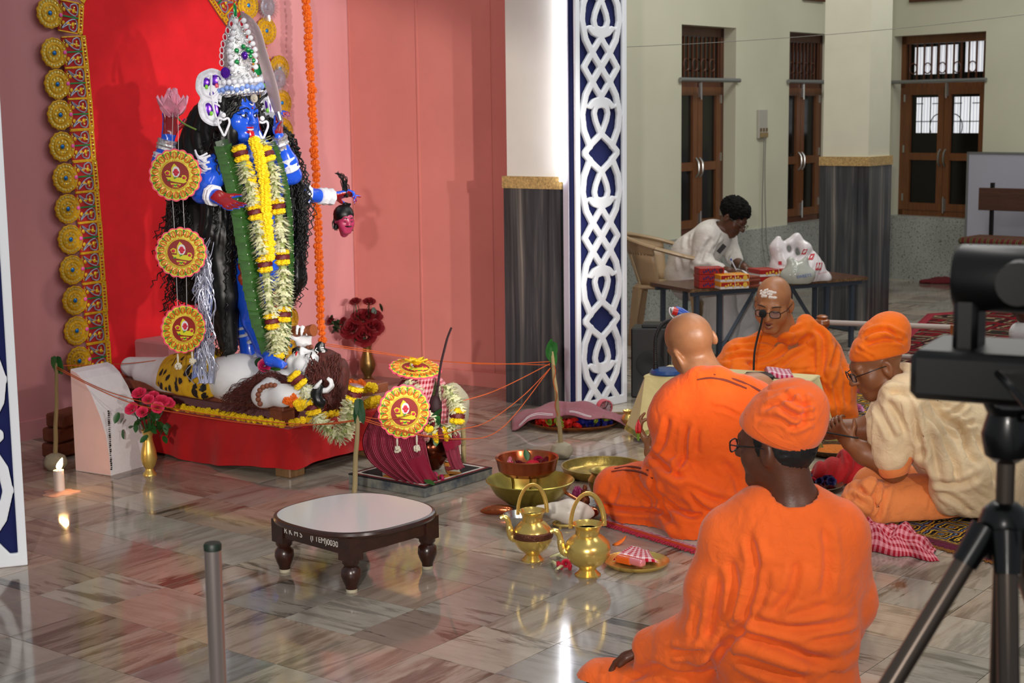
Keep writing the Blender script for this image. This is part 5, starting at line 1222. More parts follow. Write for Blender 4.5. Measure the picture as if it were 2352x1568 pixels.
candle(at_floor(137, 1132), .105, .024, 'short thick lit candle standing in spilt wax on the floor')
candle(at_floor(1058, 1042), .285, .019, 'tall lit candle behind the draped offering pot', False, .05, -.012)

# ---- sticks with leaves in clay balls, tied with orange thread
LEAF_A = leaf_mesh('leaf', .1, .05, pm('mango_leaf', '#1f5a22', .4, var=.3, vs=20)); LEAF_B = leaf_mesh('leaf', .11, .042, pm('mango_leaf_dark', '#0f3d1a', .4, var=.3, vs=20))
def stick(foot, top, lab, ball, leaves, tall=None):
    o = at_floor(*foot); t = thing('leaf_stick', lab, 'stick', o, 0, 'sticks tied with orange thread')
    if ball:
        m = MB(); m.lathe([(.0001, 0), (.035, .002), (.05, .022), (.052, .04), (.042, .066), (.02, .078), (.0001, .08)], (0, 0, 0), 22, wob=lambda a, z: 1+.06*sin(2*a+1)+.04*sin(5*a)); m.build('clay_ball', M_CLAY, t)
    tp = Vector(A(top[0], top[1], o.y+top[2]))-o; P = [Vector((0, 0, .03)).lerp(tp, k/8)+Vector(RNG.normal(0, .0012, 3)) for k in range(9)]
    MB().tube(P, [.0115-.0004*k for k in range(9)], 8).build('stick', M_STICK, t)
    for k, (dx, dz, rx, ry, rzz, me) in enumerate(leaves): mobj('leaf', me, t, tp+Vector((dx, -.014, dz)), (rx, ry, rzz))
    return t
stick((128, 1078), (130, 832, 0), 'thin stick with green leaves in a clay ball behind the candle', True, [(-.012, .03, -1.5, -.4, .3, LEAF_A), (.016, .03, -1.5, .3, -.3, LEAF_A)])
stick((1290, 1052), (1268, 806, 0), 'leaning stick with pale leaves in a clay ball near the brass tray', True, [(-.012, .02, -1.5, -.35, .3, LEAF_A), (.014, .045, -1.5, .35, -.3, LEAF_A), (0, .06, -1.4, .1, .9, LEAF_A)])
stick((812, 1188), (823, 915, .02), 'bare stick with two dark leaves between altar and round table', True, [(-.006, .0, -1.62, -.25, .2, LEAF_B), (.012, .0, -1.62, .25, -.2, LEAF_B)])
thr = thing('orange_thread', 'orange thread strung around the leaf sticks in front of the altar', 'thread', at_floor(820, 1100))
M_OTH = pm('orange_thread', '#b8501c', .8)
for pts in ([(130, 842, 7.2), (250, 900, 7.0), (400, 938, 6.8), (560, 962, 6.6), (720, 975, 6.45), (821, 966, 6.31)], [(130, 846, 7.2), (280, 918, 6.95), (420, 950, 6.75), (640, 978, 6.5), (821, 964, 6.31)], [(824, 962, 6.31), (930, 992, 6.45), (1050, 1008, 6.7), (1150, 985, 7.0), (1262, 848, 7.32)],
            [(824, 955, 6.31), (900, 962, 6.5), (1000, 935, 6.9), (1130, 900, 7.1), (1263, 835, 7.32)], [(1263, 838, 7.32), (1150, 835, 7.4), (1000, 828, 7.5), (860, 806, 7.5), (748, 789, 7.3)], [(1263, 830, 7.32), (1120, 836, 7.4), (950, 822, 7.5), (748, 793, 7.3)], [(130, 840, 7.2), (300, 834, 7.5), (420, 818, 7.6), (480, 812, 7.7)], [(1264, 845, 7.32), (1200, 910, 7.2), (1120, 968, 7.0), (1060, 985, 6.8), (980, 1000, 6.6), (824, 958, 6.31)]):
    MB().tube([Vector(p)-thr.location for p in spline([A(*p) for p in pts], 10)], .0022, 5).build('strand', M_OTH, thr)
m = MB(); q_ = [Vector(A(1272+3*math.sin(k*.35)+k*.18, 838+k*3.0, 7.3))-thr.location for k in range(40)]; m.tube(q_, .0018, 4); m.build('loose_end', M_OTH, thr)

# ---- vases of roses
ROSE_P = [rose_mesh('rose', M_PROSE, i) for i in range(3)]; ROSE_D = [rose_mesh('rose', M_DROSE, i+4) for i in range(3)]
RLEAF = leaf_mesh('leaf', .055, .03, pm('rose_leaf', '#1d4d1a', .4, var=.35, vs=30)); RLEAFD = leaf_mesh('leaf', .06, .034, pm('rose_leaf_dark', '#0d2a12', .45, var=.3, vs=30))
def vase(loc, prof, mat, lab, roses, leaves, lm, rm, stemtop, r_=.032):
    v = thing('flower_vase', lab, 'vase', loc); o = Vector(loc)
    MB().lathe(prof, (0, 0, 0), 28).build('vase_body', mat, v)
    h = prof[-1][1]
    for i, (x, y, dY, k) in enumerate(roses):
        p = Vector(A(x, y, o.y+dY))-o; d_ = Vector((p.x, p.y-.05, p.z-h)).normalized(); f = mobj('rose', rm[i % 3], v, p, basis(d_+Vector((0, -.5, .2))).to_euler(), (r_*k,)*3)
        MB().tube(spline([(p.x*.12, p.y*.12, h-.03), (p.x*.4, p.y*.4, h+.03), tuple(p*1.0)], 4), .003, 5).build('stem', pm('rose_stem', '#234a1c', .5), v)
    for i in range(leaves):
        x, y, dY = stemtop(i); p = Vector(A(x, y, o.y+dY))-o; mobj('leaf', lm, v, p, (RNG.uniform(-1.6, -.2), RNG.uniform(-1, 1), RNG.uniform(0, 6.28)), (RNG.uniform(.7, 1.15),)*3)
gv = at_floor(344, 1090)
vase(gv, [(.0001, 0), (.032, 0), (.031, .006), (.021, .018), (.018, .03), (.03, .05), (.038, .08), (.034, .115), (.024, .155), (.02, .18), (.026, .205), (.033, .215)], M_GVASE, 'slim gold vase of pink roses standing before the foam block',
     [(318, 900, .0, 1), (340, 915, -.05, .8), (372, 918, .0, 1), (388, 922, .02, .9), (300, 936, -.02, .95), (326, 944, -.06, .8), (362, 934, -.06, .85), (352, 905, .03, .8)], 46, RLEAF, ROSE_P, lambda i: (345+RNG.normal(0, 26), 945+abs(RNG.normal(0, 24)), RNG.uniform(-.06, .06)))
gv2 = at_floor(845, 874)
vase(gv2, [(.0001, 0), (.048, 0), (.046, .008), (.026, .022), (.024, .035), (.045, .07), (.052, .1), (.046, .13), (.03, .175), (.026, .21), (.034, .235), (.044, .242)], pm('dull_brass', '#7a5f34', .35, .8), 'brass vase of dark red roses in the corner of the pink walls',
     [(832, 724, 0, 1.1), (804, 752, -.04, 1.1), (836, 768, -.05, 1.15), (857, 748, -.02, 1.05), (856, 722, .02, .95), (815, 690, .02, .55), (848, 690, .02, .6), (786, 735, 0, .4), (757, 735, 0, .4)], 34, RLEAFD, ROSE_D, lambda i: [(770+RNG.normal(0, 9), 746+RNG.normal(0, 10), 0), (845+RNG.normal(0, 16), 705+RNG.normal(0, 10), .02), (840+RNG.normal(0, 22), 780+RNG.normal(0, 8), -.02), (780+RNG.normal(0, 10), 738, 0)][i % 4], r_=.062)

# ---- offering pot draped in red checked cloths on a grain-patterned board
bc = (at_floor(800, 1112)+at_floor(1131, 1094))/2; bcz = .046; rb = radians(-38)
bo = thing('offering_board', 'low square board topped with a coloured grain pattern under the draped pot', 'board', bc, rb); bw, bl = .46, .47
MB().cbox((0, 0, .022), (bw, bl, .044), .003).build('plinth', pm('worn_grey_paint', '#8d8b7c', .8, var2='#3f4650', vs=14), bo, smooth=False)
M_GB, M_GR, M_GW, M_GO = pm('black_grain', '#101012', .9, bump=.8, bs=300), pm('red_grain', '#7d0d18', .9, bump=.8, bs=300), pm('white_grain', '#d6d2cb', .9, bump=.8, bs=300), pm('orange_grain', '#c27a10', .9, bump=.8, bs=300)
for k, (mt, i0, i1, zz) in enumerate(((M_GB, 0, .012, .046), (M_GR, .012, .024, .047), (M_GW, .024, .036, .048))):
    m = MB(); a, b = bw/2-i0, bl/2-i0; c, d_ = bw/2-i1, bl/2-i1
    for (x0, x1, y0, y1) in ((-a, a, -b, -d_), (-a, a, d_, b), (-a, -c, -d_, d_), (c, a, -d_, d_)): m.box(((x0+x1)/2, (y0+y1)/2, zz-.002), (x1-x0, y1-y0, .006))
    m.build(('black_border', 'red_border', 'white_border')[k], mt, bo, smooth=False)
MB().box((0, 0, .045), (bw-.072, bl-.072, .004)).build('cream_field', pm('cream_grain', '#b9b4a0', .9, bump=.8, bs=300), bo, smooth=False)
for qx in (-1, 1):
    for qy in (-1, 1):
        for tri, mt, z1 in (([(.19, .19), (.06, .19), (.19, .06)], M_GB, .05), ([(.06, .19), (-.02, .19), (.05, .11)], M_GO, .0515), ([(.19, .06), (.19, -.02), (.11, .05)], M_GO, .0515), ([(.12, .13), (.05, .11), (.11, .05)], M_GR, .052), ([(.05, .11), (0, .1), (.06, .06)], M_GW, .052)):
            P = [(x*qx, y*qy) for x, y in tri]; P = P if qx*qy > 0 else P[::-1]; MB().prism(P, .046, z1).build('grain_triangle', mt, bo, smooth=False)
po = bc+Vector((.035, .03, .0525)); pot = thing('offering_pot', 'copper offering pot draped with red checked cloths under paper medallions', 'pot', po)
MB().lathe([(.0001, 0), (.055, 0), (.06, .01), (.1, .06), (.112, .1), (.1, .145), (.06, .175), (.05, .19), (.065, .205), (.06, .21), (.045, .2), (.0001, .19)], (0, 0, 0), 28).build('pot_body', pm('dark_copper', '#5c2a1a', .2, .9, var=.3), pot)
Fc = Field((-.2, -.2, .17), (.2, .2, .5), .008); Fc.cone((0, 0, .23), (-.01, .0, .40), .075, .05, k=.03); V, Q = Fc.nets(); smesh('coconut', V, Q, pm('green_coconut', '#3f4a1c', .6), pot)
GC = check_cloth('checked_red_cloth', '#8e0f26', '#d9a0a6', 7, 11, .5); GS = check_cloth('striped_red_cloth', '#7a0a28', '#c48a98', 38, 1, .8, True); GP = cloth('plain_crimson', '#7d0b2a', .85, wrinkle=.4)
def sheet(name, left, right, bulge, mat, parent, origin, nu=24, nv=24, pleat=.008, pf=5, solid=.003):
    L_ = resample_n(spline([A(*p) for p in left], 8), nv+1); R_ = resample_n(spline([A(*p) for p in right], 8), nv+1); o = Vector(origin)
    def fn(u, v):
        j = min(nv, int(round(v*nv))); a, b = L_[j], R_[j]; p = a.lerp(b, u); p = p+Vector((.1, -1, .05))*(bulge*math.sin(pi*u)+pleat*math.sin(2*pi*pf*u+2*v)*(.3+v)); return p-o
    m = MB(); m.grid(fn, nu, nv); return m.build(name, mat, parent, solid=solid)
def resample_n(pts, n):
    L = [0]
    for a, b in zip(pts[:-1], pts[1:]): L.append(L[-1]+(b-a).length)
    out = []
    for k in range(n):
        s_ = L[-1]*k/(n-1); i = max(0, min(len(L)-2, int(np.searchsorted(L, s_))-1)); t = (s_-L[i])/max(1e-9, L[i+1]-L[i]); out.append(pts[i].lerp(pts[i+1], min(1, max(0, t))))
    return out
py_ = po.y
sheet('striped_cloth', [(925, 872, py_-.06), (880, 925, py_-.1), (845, 975, py_-.12), (832, 1015, py_-.14), (846, 1055, py_-.16), (890, 1090, py_-.2), (945, 1118, py_-.24)], [(962, 866, py_-.08), (968, 920, py_-.13), (972, 975, py_-.16), (978, 1020, py_-.18), (985, 1055, py_-.2), (994, 1085, py_-.22), (1004, 1106, py_-.24)], .06, GS, pot, po, 40, 24, .010, 7)
sheet('cloth_border', [(905, 1062, py_-.215), (925, 1090, py_-.24), (955, 1112, py_-.26)], [(975, 1040, py_-.215), (990, 1075, py_-.24), (1004, 1100, py_-.26)], .03, GP, pot, po, 20, 8, .006, 3)
sheet('checked_cloth', [(950, 862, py_-.08), (945, 900, py_-.12), (950, 950, py_-.16), (972, 1010, py_-.17)], [(1002, 858, py_-.03), (995, 895, py_-.07), (982, 940, py_-.12), (985, 1010, py_-.15)], .035, GC, pot, po, 22, 18, .006, 3)
sheet('checked_cloth_end', [(990, 862, py_-.04), (1012, 885, py_-.07), (1014, 930, py_-.09), (1012, 978, py_-.09)], [(1003, 858, py_+.0), (1026, 885, py_-.05), (1031, 930, py_-.07), (1027, 975, py_-.07)], .02, GC, pot, po, 12, 18, .004, 2)
sheet('striped_cloth_end', [(1015, 985, py_-.1), (1018, 1020, py_-.12), (1030, 1060, py_-.14), (1040, 1078, py_-.16)], [(1048, 985, py_-.02), (1052, 1020, py_-.05), (1060, 1060, py_-.08), (1068, 1072, py_-.1)], .03, GS, pot, po, 16, 14, .006, 3)
sheet('crimson_flap', [(1015, 1010, py_-.13), (1018, 1022, py_-.14), (1026, 1038, py_-.14)], [(1046, 985, py_-.06), (1056, 1000, py_-.06), (1061, 1018, py_-.07)], .015, GP, pot, po, 10, 8, .003, 2)
sheet('cloth_over_top', [(920, 868, py_-.05), (945, 856, py_+.02), (985, 852, py_+.05)], [(960, 872, py_-.09), (985, 868, py_-.06), (1008, 862, py_+.0)], .01, GC, pot, po, 10, 8, .003, 2)
medallion(pot, Vector(A(928, 945, py_-.24))-po, (.35, -.92, .05), .118)
medallion(pot, Vector(A(954, 846, py_-.02))-po, (.1, -.22, .97), .118)
tassel(pot, Vector(A(912, 1003, py_-.25))-po, .045); tassel(pot, Vector(A(957, 998, py_-.22))-po, .05)
m = MB(); m.ball(Vector(A(1000, 935, py_-.1))-po, (.03, .03, .055), 12, 9); m.tube([Vector(p)-po for p in spline([A(1000, 925, py_-.1), A(1006, 885, py_-.1), A(1012, 840, py_-.1), A(1020, 805, py_-.1), A(1028, 775, py_-.1), A(1037, 752, py_-.1)], 6)], [.016, .012, .01, .008, .007, .006]+[.0055]*18+[.005]*7, 7); m.build('dried_stalk', pm('dark_purple_stalk', '#26060f', .7, bump=.5, bs=120), pot)
for i, (x, y, rr) in enumerate(((1008, 955, (-1.2, .3, .5)), (990, 948, (-1.3, -.4, -.4)), (1003, 985, (-1.8, .1, .2)), (1015, 940, (-1.0, .6, 1)))): mobj('leaf', LEAF_B if i % 2 else LEAF_A, pot, Vector(A(x, y, py_-.14))-po, rr, (.8,)*3)
# yellow hibiscus on the flat medallion
fh = Vector(A(957, 845, py_-.06)); hb = thing('yellow_hibiscus', 'yellow hibiscus bloom lying on the flat paper medallion', 'flower', fh)
for k in range(5): m = MB(); petal(m, Vector((0, 0, .01)), Matrix.Rotation(2*pi*k/5, 3, 'Z') @ Matrix.Rotation(.85, 3, 'X'), .062, .055, .5); m.build('petal', pm('hibiscus_yellow', '#e0b40c', .5, sub=.1), hb, solid=.001)
m = MB(); m.lathe([(.012, .0), (.014, .01), (.005, .016), (.0001, .018)], (0, 0, .004), 10); m.build('throat', pm('hibiscus_red', '#7a1206', .6), hb)
# garland round the pot
gp = Vector(A(1000, 960, py_-.14)); g3 = thing('tuberose_garland', 'short white tuberose garland looped on the draped offering pot', 'garland', gp)
tuberose(g3, gal([(930, 876), (945, 890), (960, 905)], py_-.12), [], .026); tuberose(g3, gal([(1022, 885), (1040, 915), (1050, 945), (1046, 970), (1025, 992), (1000, 998), (980, 982), (974, 965), (978, 955)], py_-.09, py_-.17), [.155, .27], .026)
mobj('marigold', YMES[1], g3, Vector(A(985, 984, py_-.19))-gp, (0, 0, 0), (.022,)*3); mobj('maroon_bloom', rose_mesh('maroon_bloom', M_MAROON, 9), g3, Vector(A(984, 970, py_-.19))-gp, (1, 0, 0), (.026,)*3)
cs = Vector(A(1052, 985, py_+.16)); cl = thing('clay_dish', 'broken-edged clay dish standing on edge before the tall candle', 'dish', (cs.x, cs.y, 0))
dd = Vector(A(1048, 935, py_+.16))-Vector((cs.x, cs.y, 0)); MB().lathe([(.0001, .008), (.06, .004), (.11, -.014), (.122, -.03), (.116, -.034), (.1, -.022), (.05, -.008), (.0001, -.004)], dd, 30, basis((.75, -.62, .2)), wob=lambda a, z: 1+.05*sin(3*a)+.03*sin(7*a)).build('body', M_CLAY, cl)
MB().cyl((dd.x+.03, dd.y+.02, .0), (dd.x+.03, dd.y+.01, dd.z-.05), .012, n=8).build('prop', M_STICK, cl)
fl = thing('flower_scatter', 'crimson petals and leaves dropped on the grain-patterned board', 'flowers', Vector(A(1000, 1095, 6.6)))
fl.location.z = .052
for i, (x, y) in enumerate(((990, 1098), (1003, 1100), (1015, 1097), (998, 1091))): q = at_floor(x, y, .058); mobj('petal_bloom', rose_mesh('petal_bloom', M_MAG, i) if i == 0 else bpy.data.meshes['petal_bloom'], fl, q-fl.location, (1, i, i), (.014,)*3)
for i, (x, y, a) in enumerate(((985, 1082, 1), (1020, 1090, 2.5), (975, 1102, 4))): mobj('leaf', RLEAF, fl, at_floor(x, y, .064)-fl.location, (-.3, .2, a), (1.1,)*3)

# ---- low round-cornered table with a white top
tc = (at_floor(660, 1308)+at_floor(978, 1308))/2; trz = radians(-43)
tb_ = thing('low_table', 'low dark wood table with a white laminate top and turned legs', 'table', tc, trz)
def squircle(a, n=2.7, k=72): return [(a*abs(cos(t))**(2/n)*(1 if cos(t) >= 0 else -1), a*abs(sin(t))**(2/n)*(1 if sin(t) >= 0 else -1)) for t in np.linspace(0, 2*pi, k, endpoint=False)]
M_DWOOD = wood('dark_polished_wood', '#1d0d09', '#3a1a10', (6, 6, 6), .3, .4)
ht = .215
MB().prism(squircle(.258), ht, ht+.004).build('white_top', pm('white_laminate', '#c9c7c8', .16, spec=.45), tb_, smooth=False)
m = MB(); sq = squircle(.258)
m.tube([(x*1.012, y*1.012, ht-.008) for x, y in sq], .0125, 8, closed=True); m.build('rim', M_DWOOD, tb_); MB().prism(squircle(.255), ht-.018, ht-.0005).build('underside', M_DWOOD, tb_, smooth=False)
lx = .185
for sx in (-1, 1):
    for sy in (-1, 1):
        m = MB(); m.box((sx*lx, sy*lx, .158), (.062, .062, .085)); m.lathe([(.012, 0), (.02, .003), (.021, .012)], (sx*lx, sy*lx, 0), 16); m.lathe([(.02, .012), (.022, .022), (.03, .04), (.036, .06), (.034, .082), (.024, .092), (.026, .098), (.031, .104), (.031, .118)], (sx*lx, sy*lx, 0), 20); lg_ = m.build('leg', M_DWOOD, tb_)
        MB().lathe([(.0001, 0), (.02, 0), (.021, .011), (.0001, .012)], (sx*lx, sy*lx, 0), 16).build('rubber_foot', pm('ivory_rubber', '#b3ab93', .6), lg_)
for a in range(4):
    R = Matrix.Rotation(a*pi/2, 3, 'Z'); MB().box(R @ Vector((0, lx+.012, .167)), (2*lx-.06, .024, .062) if a % 2 == 0 else (.024, 2*lx-.06, .062)).build('apron', M_DWOOD, tb_, smooth=False)
M_STENCIL = pm('stencil_white', '#e6e2da', .7)
fm = Matrix.Rotation(radians(90), 4, 'X')
for tx, body, sz in ((-.1, 'R K M S', .031), (.072, '(I TEM)0030', .03)):
    T = Matrix.Translation((tx, -(lx+.0245), .166)) @ fm; text_mesh(body, sz, M_STENCIL, tb_, T, .0005)

# ---- steel barrier post
sp0 = Vector(A(488, 1248, 3.22)); stp = thing('steel_post', 'slim steel barrier post with a dark cap standing on the marble floor', 'post', (sp0.x+.0, sp0.y, 0))
MB().cyl((0, 0, .0), (0, 0, sp0.z-.012), .0185, n=20).build('tube', pm('brushed_steel', '#bdb0ac', .28, .85), stp); MB().lathe([(.019, 0), (.0195, .012), (.017, .016), (.0001, .016)], (0, 0, sp0.z-.014), 20).build('cap', pm('dark_green_cap', '#16241c', .5), stp); MB().lathe([(.0001, 0), (.12, 0), (.12, .008), (.05, .014), (.022, .03), (.0185, .05)], (0, 0, 0), 28).build('base_plate', MATS['brushed_steel'], stp)

# ---- brass and copper vessels
def lota(foot, s, lab, band):
    o = at_floor(*foot); t = thing('brass_pitcher', lab, 'pitcher', o, 0, 'brass pitchers with bail handles')
    MB().lathe([(.0001, .0), (.044*s, .0), (.045*s, .004), (.036*s, .012), (.028*s, .022), (.032*s, .03), (.058*s, .048), (.076*s, .075), (.08*s, .1), (.074*s, .122), (.055*s, .142), (.042*s, .152), (.041*s, .168), (.048*s, .182), (.056*s, .19), (.054*s, .192), (.046*s, .184), (.04*s, .17), (.0001, .165)], (0, 0, 0), 36).build('body', M_BRASS, t)
    if band: MB().lathe([(.0805*s, .09), (.083*s, .094), (.083*s, .112), (.079*s, .116)], (0, 0, 0), 36).build('engraved_band', pm('tarnished_band', '#6a4030', .4, .7, bump=1.0, bs=120), t)
    P = [(cos(a)*.06*s, 0, .184+sin(a)*.112*s) for a in np.linspace(-.05, pi+.05, 22)]; R = Matrix.Rotation(.25, 3, 'Z')
    MB().tube([R @ Vector(p) for p in P], .0085*s, 6, flat=.4, up=(0, 1, 0)).build('bail_handle', M_BRASS, t)
    MB().tube([Matrix.Rotation(.15, 3, 'Z') @ Vector(p) for p in spline([(-.07*s, 0, .085), (-.088*s, 0, .1), (-.094*s, 0, .13), (-.1*s, 0, .158), (-.115*s, 0, .172), (-.13*s, 0, .168)], 5)], [.016]*5+[.014]*6+[.011]*8+[.009]*7, 9).build('spout', M_BRASS, t)
    MB().lathe([(.0001, .172), (.042*s, .172)], (0, 0, 0), 20).build('water', pm('water_surface', '#8a8478', .05, spec=.8), t)
lota((1224, 1286), .93, 'smaller brass pitcher with an engraved band around its belly', True); lota((1350, 1320), 1.05, 'larger plain brass pitcher with a bail handle beside the small tray', False)
def vessel(name, lab, cat, loc, parts, rz=0):
    t = thing(name, lab, cat, loc, rz)
    for nm, prof, mat, c in parts: MB().lathe(prof, c, 36).build(nm, mat, t)
    return t
bl_ = at_floor(1218, 1158); vb = vessel('brass_basin', 'wide flared brass basin beneath the copper bowl stand', 'basin', bl_, [('body', [(.0001, 0), (.07, 0), (.1, .012), (.15, .05), (.178, .095), (.19, .108), (.186, .111), (.172, .096), (.144, .052), (.096, .018), (.0001, .012)], pm('worn_brass', '#a89848', .32, .8, var=.3, vs=8), (0, 0, 0))])
cu = thing('copper_bowl_stand', 'copper bowl of petals on a three-legged brass stand in the basin', 'bowl', bl_+Vector((-.012, -.01, .0125)))
MB().lathe([(.0001, .118), (.075, .118), (.1, .124), (.115, .138), (.122, .142), (.128, .17), (.136, .196), (.134, .2), (.124, .196), (.118, .17), (.1, .14), (.0001, .134)], (0, 0, 0), 40).build('bowl', M_COPPER, cu)
for k in range(3):
    a = -1.35+k*2*pi/3; MB().tube(spline([(cos(a)*.07, sin(a)*.07, .122), (cos(a)*.062, sin(a)*.062, .07), (cos(a)*.066, sin(a)*.066, .0)], 4), .007, 6).build('leg', M_BRASSD, cu)
pf_ = thing('petal_heap', 'pink red and maroon flower heads with a leaf in the copper bowl', 'flowers', cu.location+Vector((0, 0, .142)))
for i, (x, y, mt, k) in enumerate(((-.06, -.02, M_PROSE, .03), (-.03, .01, M_MAROON, .034), (-.01, -.03, M_MAROON, .028), (.02, -.01, M_FRED, .03), (.07, .02, M_MAROON, .028), (-.075, .02, M_LOTUS, .026), (.05, .04, M_MAG, .024))): mobj('bloom', rose_mesh('bloom', mt, 20+i), pf_, (x, y, .024), (.3*i, .4, i), (k,)*3)
mobj('leaf', RLEAF, pf_, (.0, -.02, .045), (.8, .2, .4), (1.0,)*3)
tr = at_floor(1386, 1090); vessel('brass_tray', 'large round hammered brass tray lying behind the kneeling offerings', 'tray', tr, [('body', [(.0001, 0), (.165, 0), (.182, .012), (.192, .04), (.196, .042), (.196, .046), (.188, .045), (.176, .016), (.16, .006), (.0001, .005)], pm('hammered_brass', '#a9904a', .3, .9, var=.2, vs=30, bump=.4, bs=45), (0, 0, 0))])['label'] = 'large round hammered brass tray lying behind the brass water pot'
bp = at_floor(1398, 1158); vessel('brass_pot', 'round-bellied brass water pot tucked beside the orange-robed knee', 'pot', bp, [('body', [(.0001, 0), (.05, 0), (.055, .006), (.066, .04), (.084, .085), (.088, .108), (.076, .128), (.07, .135), (.082, .146), (.084, .15), (.076, .148), (.064, .134), (.0001, .06)], M_BRASSD, (0, 0, 0))])
sb = at_floor(1196, 1218); vessel('steel_bowl', 'small plain steel bowl behind the smaller brass pitcher', 'bowl', sb, [('body', [(.0001, 0), (.035, 0), (.055, .02), (.066, .05), (.07, .068), (.067, .069), (.062, .05), (.05, .022), (.0001, .008)], M_STEEL, (0, 0, 0))])
cn = at_floor(1300, 1208); co = thing('conch_shell', 'white conch shell lying on a copper stand between the pitchers', 'conch', cn)
Fs = Field((-.16, -.1, -.0), (.14, .1, .16), .005); Fs.chain([(-.11, .0, .075), (-.05, 0, .065), (.01, 0, .06), (.055, 0, .058), (.085, 0, .055), (.105, 0, .052)], [.014, .032, .05, .04, .026, .01], .015); Fs.ell((-.045, -.045, .085), (.055, .012, .012), None, k=.012, op='s')
for k, x in enumerate((.045, .07, .09)): Fs.cone((x, -.04+.01*k, .06), (x, .04-.01*k, .06), .003, .003, k=.004)
V, Q = Fs.nets(); smesh('shell', V, Q, pm('conch_white', '#c9c0b4', .4, var=.1, vs=15), co)
m = MB(); m.tube([(.05*cos(a), .04*sin(a), .012) for a in np.linspace(0, 2*pi, 20)[:-1]], .006, 6, closed=True)
m.build('ring_stand', M_BRASS, co)
for k in range(3): MB().cyl((cos(k*2.1)*.05, sin(k*2.1)*.04, 0), (cos(k*2.1)*.05, sin(k*2.1)*.04, .014), .006, n=8).build('foot', M_BRASS, co)
be = at_floor(1344, 1196); bt = thing('hand_bell', 'copper hand bell with a carved figure handle behind the larger pitcher', 'bell', be)
MB().lathe([(.034, 0), (.035, .004), (.026, .02), (.02, .038), (.01, .046), (.008, .05)], (0, 0, 0), 24).build('bell_body', M_COPPER, bt); MB().lathe([(.01, .05), (.016, .056), (.012, .066), (.019, .078), (.02, .092), (.013, .104), (.018, .114), (.014, .126), (.007, .132), (.01, .138), (.006, .15), (.0001, .154)], (0, 0, 0), 18, wob=lambda a, z: 1+.14*sin(3*a+z*200)).build('carved_handle', pm('carved_copper', '#6d3a22', .4, .7, bump=1.0, bs=150), bt)
ks = at_floor(1338, 1165); kt = thing('copper_ladle', 'slender copper ladle propped against the bell', 'ladle', ks)
MB().tube([Vector(p)-ks for p in (A(1298, 1130, ks.y+.02), A(1320, 1143, ks.y), A(1345, 1157, ks.y-.02), A(1352, 1165, ks.y-.02))], [.011, .011, .012, .014], 8, flat=.6).build('handle', M_COPPER, kt)
kb = at_floor(1360, 1192); MB().ball((kb.x-ks.x, kb.y-ks.y, .03), (.03, .04, .022), 12, 8).build('cup', M_COPPER, kt)
lb = at_floor(1327, 1148); lbt = thing('lotus_bud', 'pink lotus bud with a dark leaf lying beside the copper ladle', 'flower', lb+Vector((0, 0, .0)))
for k in range(9): m = MB(); petal(m, Vector((0, 0, .012)), Matrix.Rotation(2*pi*k/9, 3, 'Z') @ Matrix.Rotation(.15+.25*(k % 3), 3, 'X'), .05, .04, -.4); m.build('petal', pm('magenta_lotus', '#9a2f62', .5), lbt, solid=.001)
mobj('leaf', LEAF_B, lbt, (-.05, .0, .02), (.6, .2, .8), (.9,)*3)
cp = at_floor(1128, 1182); ct = thing('copper_horn_spoon', 'beaked copper spoon lying beside the steel bowl', 'spoon', cp); MB().tube([Vector(p)+Vector((0, 0, .012)) for p in spline([(-.045, 0, .004), (-.02, 0, .006), (.01, -.004, .01), (.045, -.01, .012), (.09, -.016, .01)], 5)], [.003, .005, .008, .011, .013, .015, .017, .018, .019, .02, .02, .02, .021, .021, .021, .021, .02, .02, .018, .014, .01], 10).build('body', M_COPPER, ct)
# small tray with folded cloth and wrapped sweets
st = at_floor(1462, 1298); sm_ = vessel('small_brass_tray', 'small flat brass tray carrying a folded red check cloth', 'tray', st, [('body', [(.0001, 0), (.1, 0), (.112, .008), (.12, .018), (.121, .021), (.117, .02), (.106, .01), (.095, .005), (.0001, .004)], M_BRASS, (0, 0, 0))])
RCK = check_cloth('red_white_check', '#b20f2c', '#e6c9cf', 7, 7, .5)
def folded(m, o, pts, hgt, n=14):
    a, b, c, d_ = [Vector(p) for p in pts]
    def fn(u, v):
        p = (a.lerp(b, u)).lerp(d_.lerp(c, u), v); p.z += hgt*(.75+.25*sin(5*u+2*v))*min(1, 8*min(u, 1-u, v, 1-v)+.15)+.004*sin(9*u+4*v); return p-o
    m.grid(fn, n, n); return m
fc = at_floor(1468, 1285, .02); f1 = MB(); folded(f1, fc, [at_floor(1408, 1288, .012), at_floor(1512, 1294, .012), at_floor(1490, 1268, .012), at_floor(1450, 1258, .012)], .024)
tag(f1.build('folded_cloth', RCK, None, fc, solid=.002), 'folded red and white check cloth on the small brass tray', 'cloth')
for i, (x, y, colr, lab) in enumerate(((1436, 1292, '#d4581a', 'orange cellophane-wrapped sweet on the small brass tray'), (1462, 1298, '#c9727e', 'pink cellophane-wrapped packet on the small brass tray'))):
    p = at_floor(x, y, .012); Fp = Field((-.05, -.03, -.005), (.05, .03, .04), .004); Fp.rbox((0, 0, .014), (.036, .017, .013), .01, k=.002); V, Q = Fp.nets(); N = vnormals(V, Q); V = folds(V, N, [((0, 0, 0), .3, (1, 0, 0), 120, .004)], i)
    o = smesh('wrapped_sweet', V, Q, pm('cellophane_'+str(i), colr, .15, coat=.8), None); o.location = p; o.rotation_euler = (0, 0, -.7-.1*i); tag(o, lab, 'sweet')
fs_ = thing('flower_scatter', 'white buds and red petals scattered beside the larger brass pitcher', 'flowers', at_floor(1290, 1292)); 
